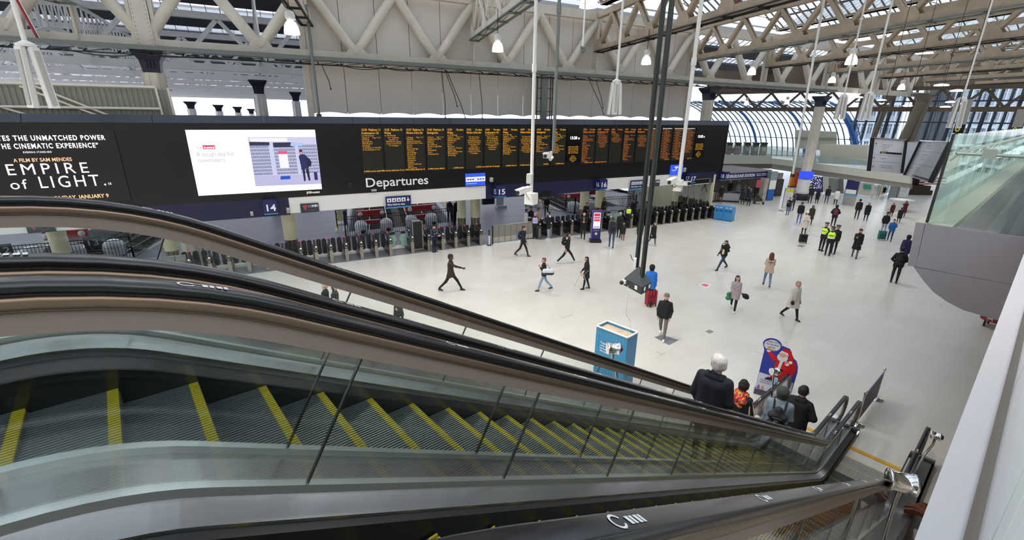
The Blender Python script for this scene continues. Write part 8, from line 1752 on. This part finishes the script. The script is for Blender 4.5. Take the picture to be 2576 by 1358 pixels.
# ---------------------------------------------------------------- things people carry
def soft(name, label, cat, prims, m_, t_of, h=.018, parts=(), group=None):
    """a carried thing modelled in the frame of person t_of, kept as a thing of its own"""
    p = NP[t_of]; o = thing(name, label, cat, p.location, p.rotation_euler.z, group); o.scale = p.scale
    V, Q, Lb = sdf_mesh(prims, h, .03); link(parts[0] if parts else 'bag_body', to_mesh(name, [(V, Q, Lb)], m_ if isinstance(m_, list) else [m_]), o); return o
def backpack(key, label, col, strap=True, h=.02, w=.10, straps_col='#15161a'):
    z0 = .02; pr = [(v3(-w * .75, -.20, 1.06), v3(w * .75, -.20, 1.06), .085, .085, 0), (v3(-w * .75, -.205, 1.25), v3(w * .75, -.205, 1.25), .080, .080, 0), (v3(0, -.19, 1.38), v3(0, -.19, 1.30), .07, .10, 0), (v3(0, -.27, 1.08), v3(0, -.27, 1.16), .055, .055, 0)]
    o = soft('backpack', label, 'backpack', pr, mat('bag_' + col[1:], col, .7, noise=.1, nscale=12), key, h)
    if strap:
        for s in (-1, 1): mb = MB(); mb.tube([(s * .09, -.15, 1.36), (s * .10, -.06, 1.47), (s * .11, .06, 1.47), (s * .12, .13, 1.36), (s * .14, .10, 1.15), (s * .12, -.12, 1.05)], .018, 6); mb.build('strap', mat('cloth_' + straps_col[1:], straps_col, .7), o)
    mb = MB(); mb.tube([(-.07, -.285, 1.24), (0, -.30, 1.26), (.07, -.285, 1.24)], .006, 5); mb.build('zip', M_GREY, o); return o
backpack(6, 'navy backpack on the man walking right near the gates', '#1d2750'); backpack(7, 'black backpack on the young man with the white hood', '#131316'); backpack(11, 'black backpack on the man walking away past the kiosk', '#17181c')
backpack(56, 'black backpack on the man with the yellow bag', '#17171a'); backpack(43, 'orange and navy backpack on the hooded navy jacket', '#7a2c20', h=.03); backpack(52, 'black backpack with an orange strap beside the walkway corner', '#121215'); backpack(32, 'dark backpack on the person in the green hat', '#2a2f2e', h=.035)
backpack('r3', 'dark grey backpack on the rider in the green hood', '#23262a', h=.014, w=.12)
def jp(key, i): j = list(NP[key]['_j']); return Vector(j[3 * i:3 * i + 3])
# sports bag
w = Vector((-.26, -.16, 1.02)); o = soft('sports_bag', 'white and navy sports bag carried over the shoulder of the man in pale jeans', 'bag', [(v3(-.24, -.34, 1.12), v3(-.24, .02, 1.12), .12, .12, 0), (v3(-.24, -.36, 1.02), v3(-.24, .04, 1.02), .11, .11, 1)], [mat('bag_white', '#c9ccd2', .6), mat('bag_navy', '#22283c', .6)], 2)
mb = MB(); mb.tube([(-.24, -.30, 1.2), (-.18, -.1, 1.46), (-.24, .02, 1.2)], .014, 6); mb.build('strap', mat('cloth_15161a'), o)
# crutches
for i, nm in ((0, 'left'), (1, 'right')):
    j = jp(3, i); p = NP[3]; o = thing('crutch', 'grey crutch in the %s hand of the woman in the black coat' % ('nearer' if i == 0 else 'farther'), 'crutch', p.location, p.rotation_euler.z, 'pair of crutches'); o.scale = p.scale; s = -1 if i == 0 else 1
    mb = MB(); mb.tube([(j.x * 1.02, j.y - .22, j.z + .18), (j.x * 1.05, j.y - .02, j.z - .05), (j.x * 1.5, j.y + (.34 if i else -.28), .01)], .013, 6); mb.build('shaft', M_ALU, o); mb = MB(); mb.tube([(j.x, j.y - .02, j.z - .06), (j.x, j.y + .10, j.z - .05)], .015, 6); mb.build('grip', M_BLK2, o); mb = MB(); mb.lathe([(.05, 0), (.055, .05)], (j.x * 1.02, j.y - .2, j.z + .15), 10); mb.build('cuff', M_GREY, o)
# suitcases
def suitcase(label, px, py, w, hh, col, rz, tilt=0, handle=None, soft_=True):
    t = thing('suitcase', label, 'suitcase', at(px, py), rz)
    V, Q, Lb = sdf_mesh([(v3(s * (w / 2 - .05), y, .10), v3(s * (w / 2 - .05), y, hh - .03), .05, .05, 0) for s in (-1, -.33, .33, 1) for y in (-.07, .07)], .022, .03); link('shell', to_mesh('shell', [(V, Q, Lb)], [mat('case_' + col[1:], col, .5)]), t)
    mb = MB(); mb.box((0, -.135, hh * .42), (w * .7, .03, hh * .5)); mb.build('front_pocket', mat('case2_' + col[1:], tuple(c * .8 for c in [int(col[i:i + 2], 16) / 255 for i in (1, 3, 5)]), .6), t)
    mb = MB(); mb.box((0, -.152, hh * .20), (w * .5, .012, .03)); mb.box((0, -.152, hh * .62), (w * .5, .012, .02)); mb.build('straps', M_BLK2, t)
    for s in (-1, 1):
        mb = MB(); mb.tube([(s * w * .4, -.10, .035), (s * w * .4 + .025, -.10, .035)], .035, 10); mb.build('wheel', M_BLK2, t)
        mb = MB(); mb.tube([(s * w * .2, .06, hh), (s * w * .2, .06, hh + .32)], .008, 6); mb.build('handle_rod', M_ALU, t)
    mb = MB(); mb.tube([(-w * .2, .06, hh + .32), (w * .2, .06, hh + .32)], .015, 6); mb.build('handle', M_BLK2, t); return t
RZC = YAW - math.pi / 2
suitcase('large red suitcase behind the person in the bright blue jacket', 1636, 769, .46, .72, '#9c1a30', RZC + .1); suitcase('black suitcase in front of the woman in the white hat', 2018, 611, .46, .58, '#1b1d20', RZC - .2); suitcase('teal suitcase beside the woman in the bright blue jacket', 2216, 603, .44, .62, '#1f6f6a', RZC - .3)
# handheld bags
o = soft('shopping_bag', 'green shopping bag of the woman in the trench coat', 'bag', [(v3(.22, .05, .62), v3(.26, .12, .62), .11, .11, 0), (v3(.22, .04, .80), v3(.26, .10, .80), .09, .09, 0)], mat('bag_green', '#2f7d4c', .5, noise=.3, nscale=9), 53); mb = MB(); mb.tube([(.2, .05, .88), (.22, .06, 1.1), (.25, .1, .88)], .008, 5); mb.build('handles', M_WHITE, o)
o = soft('umbrella', 'black folded umbrella held out by the woman in the trench coat', 'umbrella', [(v3(-.28, .06, .92), v3(-.46, .02, .80), .03, .12, 0), (v3(-.42, .02, .82), v3(-.52, .0, .74), .12, .07, 0)], mat('cloth_15161a'), 53); mb = MB(); mb.tube([(-.26, .06, .95), (-.2, .08, 1.02)], .01, 6); mb.build('grip', M_BLK2, o)
o = soft('carrier_bag', 'yellow and black carrier bag of the man walking left', 'bag', [(v3(-.20, .40, 1.02), v3(-.20, .40, 1.20), .06, .06, 0), (v3(-.28, .40, 1.02), v3(-.28, .40, 1.2), .05, .05, 1)], [mat('bag_black', '#1c1a1c', .6), mat('bag_yellow', '#d9cf7a', .6)], 56); mb = MB(); mb.tube([(-.2, .40, 1.24), (-.2, .36, 1.32), (-.24, .40, 1.24)], .008, 5); mb.build('handle', M_BLK2, o)
j = jp('r2', 0); o = soft('tote_bag', 'cream tote bag of the rider with the red scarf', 'bag', [(v3(.26, -.10, .86), v3(.30, .22, .86), .07, .07, 0), (v3(.26, -.10, .98), v3(.30, .22, .98), .06, .06, 0)], mat('bag_cream', '#d9c9b4', .7), 'r2', .014)
mb = MB(); mb.tube([(.26, -.06, 1.02), (.20, -.02, 1.36), (.22, .0, 1.42), (.29, .12, 1.02)], .013, 6); mb.build('handles', mat('bag_cream'), o); mb = MB()
for k in range(6): mb.box((.345, -.08 + k * .06, .93), (.01, .03, .09))
mb.build('yellow_print', mat('print_yellow', '#a79a3a', .6), o)
o = soft('handbag', 'black bag at the hip of the rider in the black padded coat', 'bag', [(v3(-.30, .10, .92), v3(-.30, .16, .92), .06, .06, 0)], mat('cloth_15161a'), 'r4', .018)
o = soft('phone', 'phone in the hand of the man in the long black coat', 'phone', [(v3(*jp(47, 1)) + v3(-.02, .07, .05), v3(*jp(47, 1)) + v3(-.02, .10, .12), .02, .02, 0)], M_BLACK, 47, .012)
o = soft('camera_bag', 'small black bag held by the woman in the cream coat', 'bag', [(v3(.22, .12, .84), v3(.24, .16, .80), .07, .06, 0)], mat('cloth_15161a'), 55)
o = soft('folded_umbrella', 'long folded umbrella beside the third of four people by the tall column', 'umbrella', [(v3(-.3, -.05, .85), v3(-.36, -.12, .05), .02, .012, 0)], mat('cloth_15161a'), 39, .02)
t = thing('pushchair', 'dark pushchair in front of the stone pier of the underground entrance', 'pushchair', at(1909, 513), .4)
mb = MB(); mb.prism([(-.25, -.3, .35), (-.25, .25, .30), (-.25, .45, .75), (-.25, .35, 1.0), (-.25, -.1, .6)], (.5, 0, 0)); mb.build('seat', mat('cloth_2a2f2e', '#2a2f2e', .8), t); mb = MB()
for s in (-.25, .25): mb.tube([(s, .4, .1), (s, -.3, 1.05)], .015, 6); mb.tube([(s, -.35, .1), (s, .3, .6)], .015, 6)
mb.tube([(-.25, -.3, 1.05), (.25, -.3, 1.05)], .018, 6); mb.build('frame', M_GANTRY, t)
for x in (-.27, .27):
    for y in (-.35, .4): mb = MB(); mb.tube([(x - .02, y, .1), (x + .02, y, .1)], .1, 12); mb.build('wheel', M_BLK2, t)
for o in COL.objects:
    if '_j' in o: del o['_j']
flush_text()
for o in COL.objects:            # labels stay within sixteen words
    l_ = o.get('label')
    if l_ and len(l_.split()) > 16:
        w = l_.split()
        for cut in (' a ', ' the ', ' an '):
            while len(l_.split()) > 16 and cut in l_: l_ = l_.replace(cut, ' ', 1)
        o['label'] = l_
